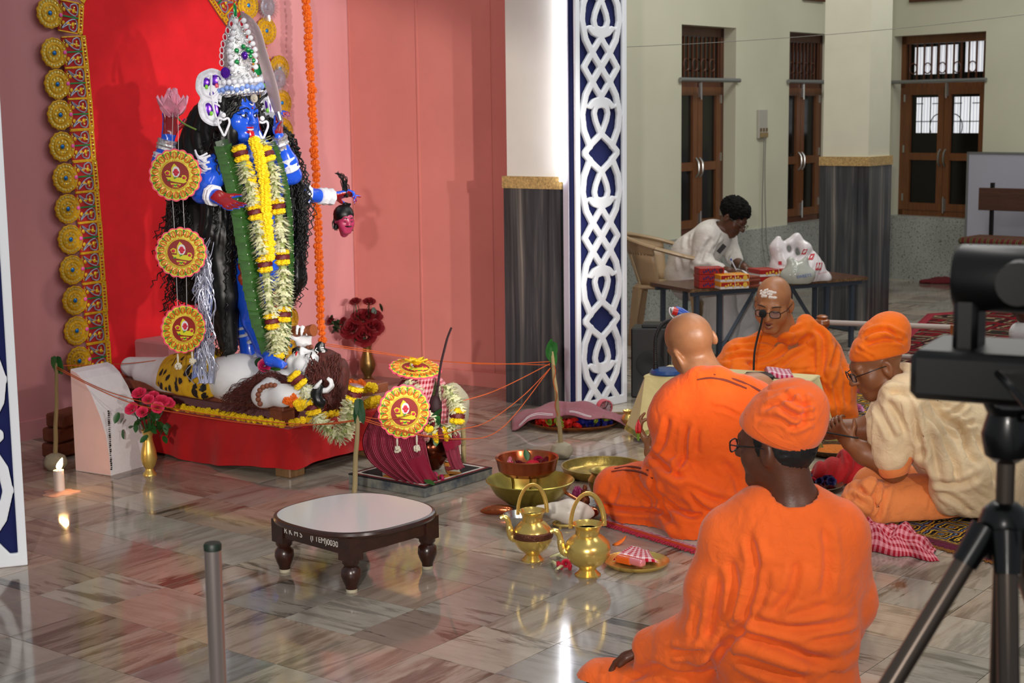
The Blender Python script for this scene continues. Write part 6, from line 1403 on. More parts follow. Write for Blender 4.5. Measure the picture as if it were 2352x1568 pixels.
for i, (x, y) in enumerate(((1300, 1294), (1286, 1298), (1308, 1300))): mobj('red_bloom', rose_mesh('red_bloom', M_FRED, 30) if i == 0 else bpy.data.meshes['red_bloom'], fs_, at_floor(x, y, .014)-fs_.location, (1.2, i, i*2), (.016,)*3)
for i, (xa, ya, xb, yb) in enumerate(((1264, 1278, 1296, 1268), (1268, 1288, 1280, 1296), (1276, 1308, 1290, 1300), (1280, 1274, 1300, 1280))): MB().tube([p-fs_.location for p in spline([at_floor(xa, ya, .006), (at_floor(xa, ya, .02)+at_floor(xb, yb, .02))/2, at_floor(xb, yb, .012)], 4)], [.003, .004, .004, .005, .005, .006, .006, .007, .007][:9], 6).build('bud', pm('tuberose_bud', '#cfd0a0', .6), fs_)
ob = at_floor(1408, 1252); m = MB(); petal(m, Vector((0, 0, 0)), Matrix.Rotation(-1.2, 3, 'Z') @ Matrix.Rotation(-1.35, 3, 'X'), .06, .035, .5); tag(m.build('orange_petal', M_ORA, None, (ob.x, ob.y, .004), solid=.001), 'single orange petal on the floor beside the red mat', 'petal')
# ================================================================== PEOPLE
from mathutils.bvhtree import BVHTree
def bvh_of(o):
    me = o.data; mw_ = Matrix.Translation(o.parent.location if o.parent else (0, 0, 0))
    return BVHTree.FromPolygons([mw_ @ v.co for v in me.vertices], [tuple(p.vertices) for p in me.polygons])
def on_surface(b, px, py, off=.002):                     # point where a garment faces the viewer at that spot, lifted off a little
    d_ = ray(px, py).normalized(); h = b.ray_cast(_C, d_)
    return None if h[0] is None else h[0]+h[1]*off
def skin(name, col): return pm(name, col, .42, var=.12, vs=18, sub=.12, bump=.12, bs=140, spec=.45)
def glasses(L, parent, origin, s=1.0, mat=None, w_=.024, h_=.016, lens=True, dy=0.0):
    mat = mat or pm('black_frame', '#0d0c0d', .3); o = Vector(origin); g = MB()
    for sx in (-1, 1):
        sq = [(sx*.032+w_*abs(cos(t))**.6*(1 if cos(t) > 0 else -1), .112+dy-.25*abs(abs(sx*.032+w_*abs(cos(t))**.6*(1 if cos(t) > 0 else -1))-.02)*.5, -.002+h_*abs(sin(t))**.6*(1 if sin(t) > 0 else -1)) for t in np.linspace(0, 2*pi, 24, endpoint=False)]
        g.tube([Vector(L(*p))-o for p in sq], .0022*s, 6, closed=True)
        g.tube([Vector(L(*p))-o for p in ((sx*.056, .106+dy, .004), (sx*.077, .07, .006), (sx*.082, .02, .006), (sx*.083, -.012, .002), (sx*.082, -.026, -.018))], .002*s, 6)
        if lens:
            q = MB(); q.addv([Vector(L(*p))-o for p in sq], [tuple(range(24))]); q.build('lens', pm('thin_lens', '#8a90a8', .05, alpha=.22, spec=.6), parent, smooth=False)
    g.tube([Vector(L(*p))-o for p in ((-.009, .113+dy, .004), (0, .116+dy, .007), (.009, .113+dy, .004))], .002*s, 6)
    g.build('spectacles', mat, parent)
def finish(F, it=1, lam=.45): V, Q = F.nets(); V = relax(V, Q, it, lam); return V, Q
def creases(V, Q, lines):
    """sharp folds: each line is a run of spots on the garment as (x, y) in the photo, with a width and a depth (negative = ridge)"""
    b = BVHTree.FromPolygons(V.tolist(), Q.tolist()); D = np.zeros(len(V))
    for pts, w_, a in lines:
        P = [on_surface(b, x, y, 0) for x, y in pts]; P = [p for p in P if p is not None]
        if len(P) < 2: continue
        S = np.array([tuple(p) for p in spline(P, 4)]); d = np.full(len(V), 9.)
        lo, hi = S.min(0)-.1, S.max(0)+.1; I = np.where(((V > lo) & (V < hi)).all(1))[0]; U = V[I]; dm = np.full(len(I), 9.); tt = np.zeros(len(I)); n = len(S)-1
        for k in range(n):
            ba = S[k+1]-S[k]; h = np.clip(((U-S[k])@ba)/max(ba@ba, 1e-9), 0, 1); e = np.linalg.norm(U-S[k]-h[:, None]*ba, axis=1); m = e < dm; dm[m] = e[m]; tt[m] = ((k+h)/n)[m]
        fade = np.clip(np.minimum(tt, 1-tt)*6+.25, 0, 1)
        D[I] += fade*a*(-np.exp(-(dm/w_)**2)+.62*np.exp(-((dm-2.1*w_)/(1.2*w_))**2))
    return D
def garment(name, F, specs, mat, parent, origin, seed=0, it=1, micro=(40, .0022), lines=None):
    V, Q = finish(F, it); N = vnormals(V, Q); V = folds(V, N, [q_[:4]+(q_[4]*.6,) for q_ in specs], seed); N = vnormals(V, Q)
    if micro: V = V+N*((vnoise(V*micro[0], seed+5)-.5)*micro[1])[:, None]
    if lines: V = V+N*creases(V, Q, lines)[:, None]
    return smesh(name, V, Q, mat, parent, origin)
def cap(F, L, R, s=1.0, tall=.055, back=.02, low=.0):      # soft cloth cap over the skull
    F.ell(L(0, -.012-back*.3, .045), (.092*s, .113*s, .085*s), R, k=.02); F.ell(L(0, -.03-back, .045+tall), (.078*s, .088*s, .07*s), R, k=.05)
HAT_CUT = lambda F, L, R, z0, tilt: F.half(L(0, 0, z0), -(R[:, 2]*math.cos(tilt)+R[:, 1]*math.sin(tilt)), k=.008)

# ---------------- A: shaven-headed man seen from behind, red mat
ao = at_floor(1590, 1225); pa = thing('person', 'shaven-headed man in an orange robe seated on the red mat holding a red flower', 'person', (ao.x, ao.y, 0))
A_Y = 5.95
F = Field((.15, 5.45, .0), (1.3, 6.75, 1.05), .0062)
AL, AR = head(F, A(1590, 795, A_Y+.05), (-.38, .85, -.34), (-.42, .05, .78), s=1.13)
F.cone(A(1608, 845, A_Y+.02), A(1650, 905, A_Y-.02), .07, .085, k=.04); F.ell(A(1600, 868, A_Y-.04), (.05, .05, .04), None, k=.05)
F.chain([A(1650, 905, A_Y-.02), A(1735, 905, A_Y+.08), A(1775, 945, A_Y+.14)], [.075, .075, .07], .05)
F.chain([A(1640, 930, A_Y), A(1560, 950, A_Y+.02)], [.09, .075], .05)
F.chain([A(1640, 960, A_Y), A(1640, 1060, A_Y), A(1620, 1160, A_Y+.02)], [.1, .11, .11], .06)
F.chain([A(1560, 960, A_Y+.02), A(1524, 1072, A_Y+.0), A(1498, 1038, A_Y+.08)], [.06, .045, .034], .03)
hand(F, A(1497, 1034, A_Y+.08), A(1474, 995, A_Y+.1)-A(1497, 1034, A_Y+.08), vv((.75, .1, .6)), -1, .55, 1.0, curls=(.85, .5, .45, .4), thumb_in=.75)
F.chain([A(1590, 1165, A_Y+.05), A(1410, 1130, A_Y+.2), A(1500, 1205, A_Y+.12)], [.1, .065, .05], .04); F.chain([A(1690, 1150, A_Y+.1), A(1800, 1110, A_Y+.4)], [.1, .07], .04)
V, Q = finish(F); smesh('body', V, Q, skin('tan_skin', '#8f6040'), pa, pa.location)
M_OR1 = cloth('orange_robe', '#db5410', .85, wrinkle=.5, ws=16); M_OR2 = cloth('light_orange_shirt', '#dc5f20', .85, wrinkle=.45, ws=18); M_OR3 = cloth('deep_orange_robe', '#e46a08', .82, wrinkle=.5, ws=14); M_OR4 = cloth('soft_orange_cloth', '#e98a4c', .85, wrinkle=.4, ws=18); M_BEIGE = cloth('beige_shawl', '#e2c9a2', .9, wrinkle=.5, ws=20, weave=500)
M_STRIPE = pm('brown_stripe', '#6b2410', .8)
F = Field((.1, 5.4, .02), (1.35, 6.8, .95), .0075)
F.chain([A(1610, 902, A_Y-.02), A(1570, 930, A_Y+.0), A(1545, 965, A_Y+.02)], [.1, .1, .095], .05)
F.chain([A(1650, 925, A_Y-.05), A(1720, 940, A_Y-.02), A(1765, 985, A_Y+.05)], [.10, .105, .1], .05)
F.ell(A(1650, 1010, A_Y-.02), (.205, .16, .19), None, k=.06); F.ell(A(1640, 1120, A_Y), (.2, .17, .16), None, k=.06); F.ell(A(1640, 1190, A_Y-.0), (.23, .2, .09), None, k=.06)
F.chain([A(1552, 955, A_Y+.0), A(1548, 1030, A_Y-.02), A(1528, 1085, A_Y+.0)], [.09, .066, .06], .05); F.chain([A(1515, 1085, A_Y+.0), A(1560, 1100, A_Y-.1), A(1620, 1140, A_Y-.14)], [.07, .06, .06], .05)
F.chain([A(1580, 1150, A_Y+.05), A(1480, 1125, A_Y+.14), A(1412, 1118, A_Y+.2)], [.13, .105, .085], .05); F.chain([A(1400, 1140, A_Y+.18), A(1455, 1185, A_Y+.12), A(1560, 1205, A_Y+.02)], [.06, .065, .07], .03)
F.chain([A(1590, 1180, A_Y-.06), A(1575, 1215, A_Y-.13), A(1590, 1235, A_Y-.16)], [.08, .05, .025], .05); F.chain([A(1670, 1190, A_Y-.1), A(1660, 1225, A_Y-.15), A(1720, 1225, A_Y-.12)], [.09, .05, .05], .06)
F.chain([A(1690, 1150, A_Y+.1), A(1790, 1110, A_Y+.38)], [.13, .1], .05)
F.chain([A(1560, 905, A_Y-.02), A(1602, 868, A_Y-.05), A(1650, 866, A_Y-.08), A(1710, 888, A_Y-.06), A(1768, 918, A_Y+.04)], [.04, .035, .035, .035, .04], .04)
robe = garment('robe', F, [(A(1560, 1000, A_Y-.1), .30, (.25, .1, -1), 17, .02), (A(1690, 1060, A_Y-.1), .26, (.5, 0, -.8), 11, .014), (A(1600, 1190, A_Y-.15), .26, (.9, 0, -.35), 15, .022), (A(1460, 1130, A_Y+.1), .2, (-.4, .1, -.9), 16, .012), (A(1540, 1090, A_Y), .14, (.8, -.2, -.4), 24, .018)], M_OR1, pa, pa.location, 11, 2, lines=[([(1498, 1040), (1521, 1066), (1553, 1091), (1575, 1087)], .013, .02), ([(1573, 1050), (1556, 1076), (1553, 1090)], .01, .014), ([(1632, 933), (1664, 938), (1699, 955)], .007, .007), ([(1577, 1115), (1636, 1143), (1695, 1156), (1735, 1167)], .012, .016), ([(1502, 1099), (1513, 1131), (1533, 1174), (1553, 1214), (1573, 1240)], .014, .024), ([(1521, 1131), (1553, 1167), (1585, 1182), (1616, 1178)], .012, .018), ([(1577, 1128), (1612, 1163), (1640, 1180)], .011, .015), ([(1628, 1238), (1656, 1208), (1687, 1174)], .013, .016), ([(1577, 977), (1573, 1036), (1561, 1076)], .012, .014), ([(1602, 985), (1599, 1040)], .011, .009), ([(1535, 960), (1525, 1010), (1512, 1040)], .012, .013), ([(1458, 1112), (1490, 1147), (1500, 1170)], .01, .01), ([(1385, 1160), (1430, 1168), (1490, 1172), (1530, 1178)], .011, .024), ([(1660, 1060), (1690, 1100), (1700, 1140)], .014, .01), ([(1420, 1120), (1410, 1150)], .012, .009)])
rb_ = bvh_of(robe)
for pts in ([(1602, 872), (1630, 868), (1662, 872), (1690, 882), (1715, 892)], [(1640, 860), (1690, 872), (1735, 892), (1768, 912)], [(1405, 1083), (1440, 1080), (1475, 1085), (1500, 1098)], [(1412, 1076), (1450, 1072), (1490, 1080)]):
    P = [on_surface(rb_, *p, .001) for p in pts]; P = [p-pa.location for p in P if p is not None]
    if len(P) > 2: q = spline(P, 4); MB().tube(q, [.003+.002*sin(pi*i/len(q)) for i in range(len(q))], 5).build('brown_stripe', M_STRIPE, pa)
rf = Vector(A(1466, 980, A_Y+.045)); fl_ = thing('red_flower', 'red flower bud held up in the shaven-headed man fingers', 'flower', rf)
m = MB()
for k in range(5): petal(m, Vector((0, 0, -.03)), Matrix.Rotation(2*pi*k/5, 3, 'Z') @ Matrix.Rotation(.12, 3, 'X'), .06, .028, -.3)
m.build('petals', pm('bud_red', '#a80d12', .5), fl_, solid=.001); MB().cyl((0, 0, -.055), (0, 0, -.025), .004, .008, 8).build('stem', pm('green_stem', '#5c7a24', .5), fl_)

# ---------------- B: man in cap and spectacles nearest the round table
bo_ = at(1790, 1725, 4.0); pb_ = thing('person', 'man in orange shirt and orange cap with dark spectacles seated with his back turned', 'person', (bo_.x, bo_.y, 0)); BY = 4.02
F = Field((.1, 3.55, .0), (1.15, 4.65, 1.02), .0062)
BL, BR = head(F, A(1782, 1018, BY), (-.80, .58, -.08), (.02, -.05, 1), s=1.0)
F.cone(A(1800, 1060, BY-.02), A(1820, 1150, BY-.02), .06, .066, k=.04); F.chain([A(1700, 1220, BY+.03), A(1820, 1185, BY), A(1920, 1215, BY)], [.065, .07, .065], .05)
F.ell(A(1820, 1300, BY), (.12, .07, .14), None, k=.05); F.ell(A(1800, 1480, BY), (.11, .08, .18), None, k=.05)
F.chain([A(1690, 1235, BY+.03), A(1630, 1470, BY+.08), A(1500, 1485, BY+.2)], [.055, .045, .032], .03)
hand(F, A(1500, 1487, BY+.2), A(1430, 1508, BY+.26)-A(1500, 1487, BY+.2), vv((-.1, -.1, -1)), 1, .35, 1.0, thumb_in=.2)
F.chain([A(1780, 1640, BY+.1), A(1400, 1580, BY+.3)], [.1, .07], .04); F.chain([A(1840, 1640, BY+.1), A(1850, 1600, BY+.45)], [.1, .07], .04)
V, Q = finish(F); smesh('body', V, Q, skin('dark_skin', '#4f2c1d'), pb_, pb_.location)
F = Field(vv(A(1782, 1018, BY))-.2, vv(A(1782, 1018, BY))+.22, .006); F.ell(BL(0, -.016, .02), (.083, .103, .112), BR, k=.01); F.ell(BL(0, .09, -.01), (.1, .085, .13), BR, k=.01, op='s'); F.half(BL(0, -.05, -.082), (0, 0, -1), .01)
V, Q = finish(F); V = V+vnormals(V, Q)*((vnoise(V*260, 3)-.5)*.005)[:, None]; smesh('hair', V, Q, pm('short_black_hair', '#0b0b0d', .5), pb_, pb_.location)
F = Field(vv(A(1790, 970, BY))-.22, vv(A(1790, 970, BY))+.24, .0052); cap(F, BL, BR, 1.03, .055, .03); F.ell(BL(.0, -.075, .11), (.045, .05, .04), BR, k=.04); HAT_CUT(F, BL, BR, .02, -.42)
hat = garment('cap', F, [(BL(0, -.03, .13), .085, BR[:, 1]*.9+BR[:, 0]*.3, 34, .02), (BL(0, .03, .09), .08, BR[:, 0]+BR[:, 1]*.5, 22, .008)], M_OR2, pb_, pb_.location, 21, 1, (60, .001), lines=[([(1800, 905), (1838, 930), (1863, 926)], .007, .013), ([(1790, 932), (1831, 955), (1868, 946)], .007, .013), ([(1813, 983), (1849, 969), (1868, 964)], .006, .011), ([(1758, 937), (1804, 919), (1830, 902)], .007, .01), ([(1840, 905), (1850, 940), (1842, 975)], .007, .012), ([(1742, 960), (1790, 962), (1830, 985)], .006, .006)])
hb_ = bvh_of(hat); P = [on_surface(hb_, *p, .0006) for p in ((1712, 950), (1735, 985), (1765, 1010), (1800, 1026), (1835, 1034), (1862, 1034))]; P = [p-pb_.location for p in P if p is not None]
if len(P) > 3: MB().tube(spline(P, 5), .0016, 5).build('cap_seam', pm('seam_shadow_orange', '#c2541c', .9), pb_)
glasses(BL, pb_, pb_.location, 1.0)
F = Field((.1, 3.5, .02), (1.2, 4.7, .72), .0072)
F.chain([A(1690, 1228, BY+.02), A(1760, 1195, BY), A(1830, 1190, BY-.01), A(1915, 1215, BY+.0)], [.085, .09, .092, .085], .05)
F.ell(A(1820, 1310, BY-.005), (.188, .14, .2), None, k=.05); F.ell(A(1815, 1470, BY), (.185, .155, .22), None, k=.06); F.ell(A(1810, 1600, BY), (.2, .17, .12), None, k=.06)
F.chain([A(1680, 1245, BY+.02), A(1648, 1350, BY+.04), A(1628, 1450, BY+.06)], [.085, .082, .078], .04); F.chain([A(1628, 1450, BY+.06), A(1570, 1478, BY+.12), A(1500, 1488, BY+.2)], [.078, .07, .062], .04)
F.chain([A(1925, 1235, BY+.02), A(1945, 1380, BY+.08), A(1920, 1480, BY+.2)], [.08, .075, .06], .04)
F.chain([A(1790, 1630, BY+.05), A(1560, 1590, BY+.18), A(1385, 1572, BY+.32)], [.14, .1, .075], .05); F.chain([A(1380, 1580, BY+.3), A(1560, 1660, BY+.1)], [.07, .09], .04); F.chain([A(1850, 1640, BY+.1), A(1880, 1600, BY+.45)], [.14, .09], .05)
F.ell(A(1820, 1145, BY-.02), (.072, .072, .05), None, k=.015, op='s'); F.ell(A(1465, 1495, BY+.24), (.05, .05, .035), None, k=.015, op='s')
garment('shirt', F, [(A(1720, 1330, BY-.08), .2, (.25, 0, -1), 20, .016), (A(1880, 1320, BY-.1), .2, (-.1, 0, -1), 14, .010), (A(1800, 1470, BY-.1), .22, (1, 0, -.25), 16, .016), (A(1620, 1430, BY), .16, (-.8, .2, -.5), 26, .018), (A(1830, 1560, BY-.1), .24, (1, 0, .3), 14, .02), (A(1500, 1575, BY+.2), .25, (.3, .2, -1), 18, .012)], M_OR2, pb_, pb_.location, 31, 2, lines=[([(1722, 1232), (1736, 1290), (1731, 1350), (1716, 1400), (1705, 1440)], .011, .017), ([(1705, 1440), (1660, 1490), (1620, 1530)], .014, .022), ([(1892, 1210), (1902, 1290), (1890, 1370)], .013, .011), ([(1832, 1290), (1815, 1360), (1775, 1405)], .012, .012), ([(1720, 1415), (1800, 1440), (1880, 1440), (1962, 1418)], .011, .013), ([(1700, 1450), (1790, 1482), (1870, 1512), (1962, 1500)], .013, .018), ([(1680, 1505), (1760, 1532), (1850, 1560)], .013, .018), ([(1652, 1330), (1642, 1400), (1622, 1465)], .012, .014), ([(1606, 1395), (1592, 1465)], .011, .012), ([(1622, 1490), (1580, 1500), (1540, 1496)], .01, .014), ([(1762, 1300), (1752, 1370), (1735, 1410)], .011, .011), ([(1680, 1290), (1690, 1350), (1684, 1420)], .011, .011), ([(1860, 1470), (1920, 1462), (1968, 1452)], .009, .009), ([(1450, 1555), (1520, 1530), (1600, 1545)], .013, .016), ([(1780, 1420), (1850, 1405), (1900, 1390)], .01, .008)])

# ---------------- C: reading priest behind the cloth-covered desk
co_ = at_floor(1815, 935); pc_ = thing('person', 'shaven-headed man in a bright orange wrap with white forehead mark reading at the microphone', 'person', (co_.x, co_.y, 0)); CY = 8.2
F = Field((.9, 7.6, .0), (2.3, 8.9, .95), .0068)
CL_, CRR = head(F, A(1776, 697, CY-.06), (-.36, -.88, -.30), (-.02, -.25, 1), s=1.17, mouth=.007, jaw=1.05, nose=1.15)
F.cone(A(1790, 735, CY), A(1800, 790, CY+.03), .075, .09, k=.04); F.chain([A(1710, 822, CY+.02), A(1800, 805, CY+.05), A(1880, 822, CY+.03)], [.065, .08, .065], .05)
F.ell(A(1810, 865, CY+.04), (.14, .11, .15), None, k=.05); F.ell(A(1815, 925, CY+.03), (.2, .16, .07), None, k=.05)
F.chain([A(1700, 825, CY), A(1668, 885, CY-.1), A(1735, 885, CY-.28)], [.06, .05, .04], .03); hand(F, A(1735, 885, CY-.28), vv((.3, -.9, -.1)), vv((0, 0, -1)), 1, .3, 1.0)
V, Q = finish(F); pcb = smesh('body', V, Q, skin('warm_tan_skin', '#a06a45'), pc_, pc_.location)
for sx in (-1, 1):
    arc_on(CL_, pc_.location, [(sx*.014, .098, .024), (sx*.032, .097, .03), (sx*.054, .08, .024)], .0036, 'eyebrow', pm('dark_brow', '#1c100a', .7), pc_)
    arc_on(CL_, pc_.location, [(sx*.016, .092, .001), (sx*.032, .0945, -.003), (sx*.048, .082, .001)], .002, 'eyelid_line', MATS['dark_brow'], pc_)
arc_on(CL_, pc_.location, [(-.019, .09, -.058), (0, .1, -.056), (.019, .09, -.058)], .0042, 'upper_lip', pm('lip_brown', '#7a4038', .5), pc_); arc_on(CL_, pc_.location, [(-.017, .09, -.074), (0, .099, -.08), (.017, .09, -.074)], .005, 'lower_lip', MATS['lip_brown'], pc_)
m = MB(); m.ball(Vector(CL_(0, .088, -.066))-pc_.location, (.014*1.17, .006, .006), 10, 6); m.build('mouth_gap', pm('mouth_dark', '#2a0f0c', .6), pc_)
bb = bvh_of(pcb)
def smear(pts, r_): 
    m = MB()
    for x, y in pts:
        p = on_surface(bb, x, y, -.002)
        if p is not None: m.ball(p-pc_.location, (r_*RNG.uniform(.8, 1.3), r_*.5, r_*RNG.uniform(.6, .9)), 8, 6)
    m.build('forehead_paste', pm('white_ash_paste', '#d9cfc8', .9, bump=.5, bs=200), pc_)
smear([(1749+i*4.4, 668+3*math.sin(i*1.7)+j*6) for i in range(8) for j in range(2) if not (j == 0 and i > 5)]+[(1752+i*4, 680) for i in range(3)]+[(1768+i*4, 682+i*.5) for i in range(4)], .0105)
glasses(CL_, pc_, pc_.location, 1.15, dy=.002)
F = Field((.8, 7.5, .02), (2.45, 8.95, .66), .0085)
F.chain([A(1700, 815, CY+.0), A(1760, 795, CY+.05), A(1840, 790, CY+.06), A(1890, 812, CY+.03)], [.075, .08, .085, .085], .05)
F.ell(A(1800, 870, CY+.02), (.25, .19, .19), None, k=.06); F.ell(A(1830, 930, CY+.0), (.31, .24, .11), None, k=.06)
F.chain([A(1700, 822, CY), A(1672, 868, CY-.08), A(1710, 895, CY-.2)], [.1, .1, .09], .05); F.chain([A(1890, 820, CY), A(1920, 880, CY-.05), A(1930, 940, CY-.08), A(1955, 958, CY-.1)], [.1, .1, .075, .03], .05)
F.chain([A(1720, 930, CY-.1), A(1820, 945, CY-.16), A(1880, 950, CY-.1)], [.09, .1, .08], .05); F.ell(A(1768, 745, CY-.08), (.105, .12, .075), None, k=.02, op='s')
F.chain([A(1850, 742, CY+.03), A(1890, 785, CY-.04), A(1900, 860, CY-.12), A(1892, 930, CY-.15)], [.05, .05, .045, .03], .04); F.chain([A(1810, 772, CY-.06), A(1850, 752, CY+.0)], [.03, .04], .03)
garment('wrap', F, [(A(1760, 800, CY-.15), .22, (1, 0, .3), 17, .024), (A(1720, 850, CY-.15), .22, (.6, 0, .8), 15, .02), (A(1900, 860, CY-.15), .22, (.15, 0, -1), 15, .026), (A(1820, 880, CY-.15), .2, (.8, 0, .6), 12, .015), (A(1850, 950, CY-.15), .2, (1, 0, -.3), 16, .02)], M_OR3, pc_, pc_.location, 41, 2, lines=[([(1754, 758), (1779, 768), (1818, 760), (1848, 748)], .012, .018), ([(1700, 790), (1741, 782), (1777, 790), (1812, 780)], .012, .018), ([(1672, 806), (1721, 800), (1759, 800), (1800, 790)], .011, .016), ([(1664, 826), (1710, 818), (1759, 812), (1797, 792), (1825, 772)], .012, .018), ([(1668, 850), (1720, 838), (1779, 820), (1820, 795), (1868, 768)], .013, .019), ([(1869, 750), (1889, 768), (1894, 804), (1889, 855), (1886, 881)], .014, .024), ([(1922, 795), (1914, 830), (1899, 870), (1897, 895)], .013, .02), ([(1779, 858), (1823, 852), (1874, 846)], .01, .01), ([(1828, 866), (1858, 862), (1899, 898), (1907, 929)], .013, .018), ([(1938, 842), (1942, 893), (1946, 929)], .012, .016), ([(1790, 845), (1830, 815), (1868, 795)], .012, .013), ([(1912, 880), (1920, 920), (1925, 945)], .011, .014)])

# ---------------- D: man in beige shawl bending forward
do = at_floor(2150, 1180); pd = thing('person', 'man in a beige shawl and orange cap bending forward over the offerings', 'person', (do.x, do.y, 0)); DY = 6.2
F = Field((1.0, 5.7, .0), (2.45, 6.85, .98), .0064)
DLh, DRh = head(F, A(2014, 838, DY), (-.92, -.1, -.36), (-.3, 0, .95), s=1.08)
F.cone(A(2035, 872, DY+.0), A(2085, 905, DY+.02), .062, .075, k=.04); F.chain([A(2075, 915, DY-.1), A(2090, 905, DY+.02), A(2075, 915, DY+.16)], [.07, .08, .07], .05)
F.chain([A(2090, 920, DY+.02), A(2170, 1000, DY+.02), A(2240, 1110, DY+.02)], [.09, .1, .11], .06)
F.chain([A(2065, 930, DY-.12), A(2052, 1075, DY-.16), A(1985, 1040, DY-.12), A(1955, 1020, DY-.1)], [.06, .052, .042, .032], .03)
hand(F, A(1955, 1020, DY-.1), A(1925, 985, DY-.08)-A(1955, 1020, DY-.1), vv((-.2, .5, .6)), -1, .6, .95, curls=(.9, .75, .6, .5), thumb_in=.6)
F.chain([A(2060, 930, DY+.18), A(1990, 985, DY+.22), A(1900, 985, DY+.24), A(1872, 988, DY+.25)], [.055, .047, .04, .03], .03); hand(F, A(1872, 988, DY+.25), vv((-1, .1, -.1)), vv((0, 0, -1)), 1, .4, .95)
F.chain([A(2230, 1150, DY+.02), A(1985, 1165, DY-.14), A(2130, 1195, DY-.1)], [.09, .065, .05], .04); F.chain([A(2230, 1150, DY+.1), A(2010, 1120, DY+.3)], [.11, .07], .04)
V, Q = finish(F); smesh('body', V, Q, skin('brown_skin', '#845334'), pd, pd.location)
F = Field(vv(A(2014, 838, DY))-.24, vv(A(2014, 838, DY))+.26, .0056); cap(F, DLh, DRh, 1.1, .06, .05); F.ell(DLh(0, -.09, .105), (.06, .055, .05), DRh, k=.04); HAT_CUT(F, DLh, DRh, .034, -.2)
garment('cap', F, [(DLh(0, -.04, .12), .12, DRh[:, 1]+DRh[:, 2]*.3, 30, .018), (DLh(0, 0, .06), .12, DRh[:, 1], 30, .006)], M_OR3, pd, pd.location, 22, 1, (60, .001), lines=[([(1986, 771), (2021, 757), (2057, 767), (2079, 779)], .008, .014), ([(1990, 791), (2037, 779), (2077, 787)], .008, .014), ([(1968, 799), (2006, 821), (2053, 830), (2079, 827)], .006, .009), ([(2035, 752), (2060, 778), (2072, 786)], .007, .012), ([(1975, 812), (2010, 834), (2060, 842)], .005, .007)])
glasses(DLh, pd, pd.location, 1.05)
F = Field((1.1, 5.6, .02), (2.5, 6.95, .5), .0075)
F.chain([A(2230, 1160, DY), A(2100, 1160, DY-.08), A(1985, 1155, DY-.15)], [.14, .115, .09], .05); F.chain([A(1985, 1160, DY-.15), A(2010, 1190, DY-.18), A(2150, 1195, DY-.12)], [.08, .055, .06], .04); F.chain([A(2230, 1150, DY+.1), A(2010, 1120, DY+.3)], [.14, .1], .05)
F.chain([A(1998, 1110, DY-.2), A(1982, 1165, DY-.235), A(1965, 1205, DY-.22)], [.03, .028, .022], .02); F.half((0, 0, .024), (0, 0, -1), .01)
garment('dhoti', F, [(A(1980, 1160, DY-.2), .16, (.5, 0, -.9), 22, .018), (A(2120, 1160, DY-.15), .2, (.8, 0, .5), 12, .007)], M_OR4, pd, pd.location, 51, 2, lines=[([(2016, 1110), (2006, 1141), (2003, 1183)], .01, .016), ([(2036, 1108), (2025, 1157), (2014, 1191)], .01, .016), ([(1952, 1140), (1986, 1155), (1998, 1175)], .01, .012), ([(2138, 1135), (2134, 1172)], .008, .007), ([(1975, 1120), (1990, 1140)], .01, .012)])
F = Field((1.2, 5.6, .03), (2.55, 6.95, .86), .0078)
F.chain([A(2078, 890, DY+.02), A(2120, 935, DY+.03), A(2190, 1010, DY+.03), A(2245, 1090, DY+.02), A(2262, 1150, DY+.02)], [.10, .155, .18, .18, .15], .06)
F.chain([A(2072, 915, DY-.1), A(2056, 980, DY-.14), A(2048, 1045, DY-.16)], [.095, .092, .078], .05)
F.chain([A(2058, 915, DY+.17), A(2030, 965, DY+.2)], [.085, .08], .05)
F.chain([A(2045, 905, DY-.17), A(2090, 925, DY-.2), A(2125, 990, DY-.2), A(2150, 1080, DY-.2), A(2175, 1150, DY-.18)], [.035, .045, .05, .055, .05], .04)
F.chain([A(2150, 1040, DY-.17), A(2220, 1090, DY-.15), A(2270, 1130, DY-.1)], [.07, .09, .09], .06); F.chain([A(2180, 1140, DY-.17), A(2260, 1165, DY-.14)], [.055, .07], .05)
F.ell(A(2100, 1090, DY-.18), (.075, .08, .055), None, k=.03, op='s'); F.ell(A(2032, 868, DY), (.085, .09, .05), None, k=.02, op='s')
garment('shawl', F, [(A(2130, 1000, DY-.2), .24, (.45, 0, -1), 17, .024), (A(2180, 960, DY-.15), .24, (.8, 0, -.5), 18, .014), (A(2220, 1110, DY-.15), .22, (.6, 0, -.8), 14, .02), (A(2055, 980, DY-.2), .13, (.15, 0, -1), 18, .010)], M_BEIGE, pd, pd.location, 61, 2, lines=[([(2025, 912), (2059, 900), (2087, 918), (2101, 953), (2109, 1000), (2121, 1040), (2124, 1073)], .013, .024), ([(2064, 890), (2101, 912), (2121, 958), (2137, 1006), (2149, 1056), (2160, 1110)], .013, .02), ([(2010, 920), (2000, 953), (1998, 995), (2000, 1028)], .012, .014), ([(2093, 900), (2126, 944), (2160, 995), (2191, 1056), (2196, 1101)], .013, .02), ([(2121, 906), (2165, 956), (2205, 985), (2216, 1017), (2227, 1045), (2247, 1062)], .013, .02), ([(2196, 968), (2216, 1000), (2212, 1030)], .011, .015), ([(2115, 885), (2149, 904), (2191, 912)], .01, .013), ([(2171, 957), (2205, 938), (2219, 925)], .009, .014), ([(2205, 980), (2241, 968)], .009, .012), ([(2143, 1105), (2205, 1112), (2247, 1092)], .012, .013), ([(2018, 930), (2038, 978), (2052, 1006)], .011, .012), ([(2040, 918), (2066, 962), (2080, 995)], .011, .012), ([(2100, 890), (2140, 930), (2180, 940)], .01, .01), ([(2240, 1000), (2270, 1060), (2285, 1110)], .013, .014), ([(2160, 1130), (2200, 1150), (2230, 1178)], .011, .012)])
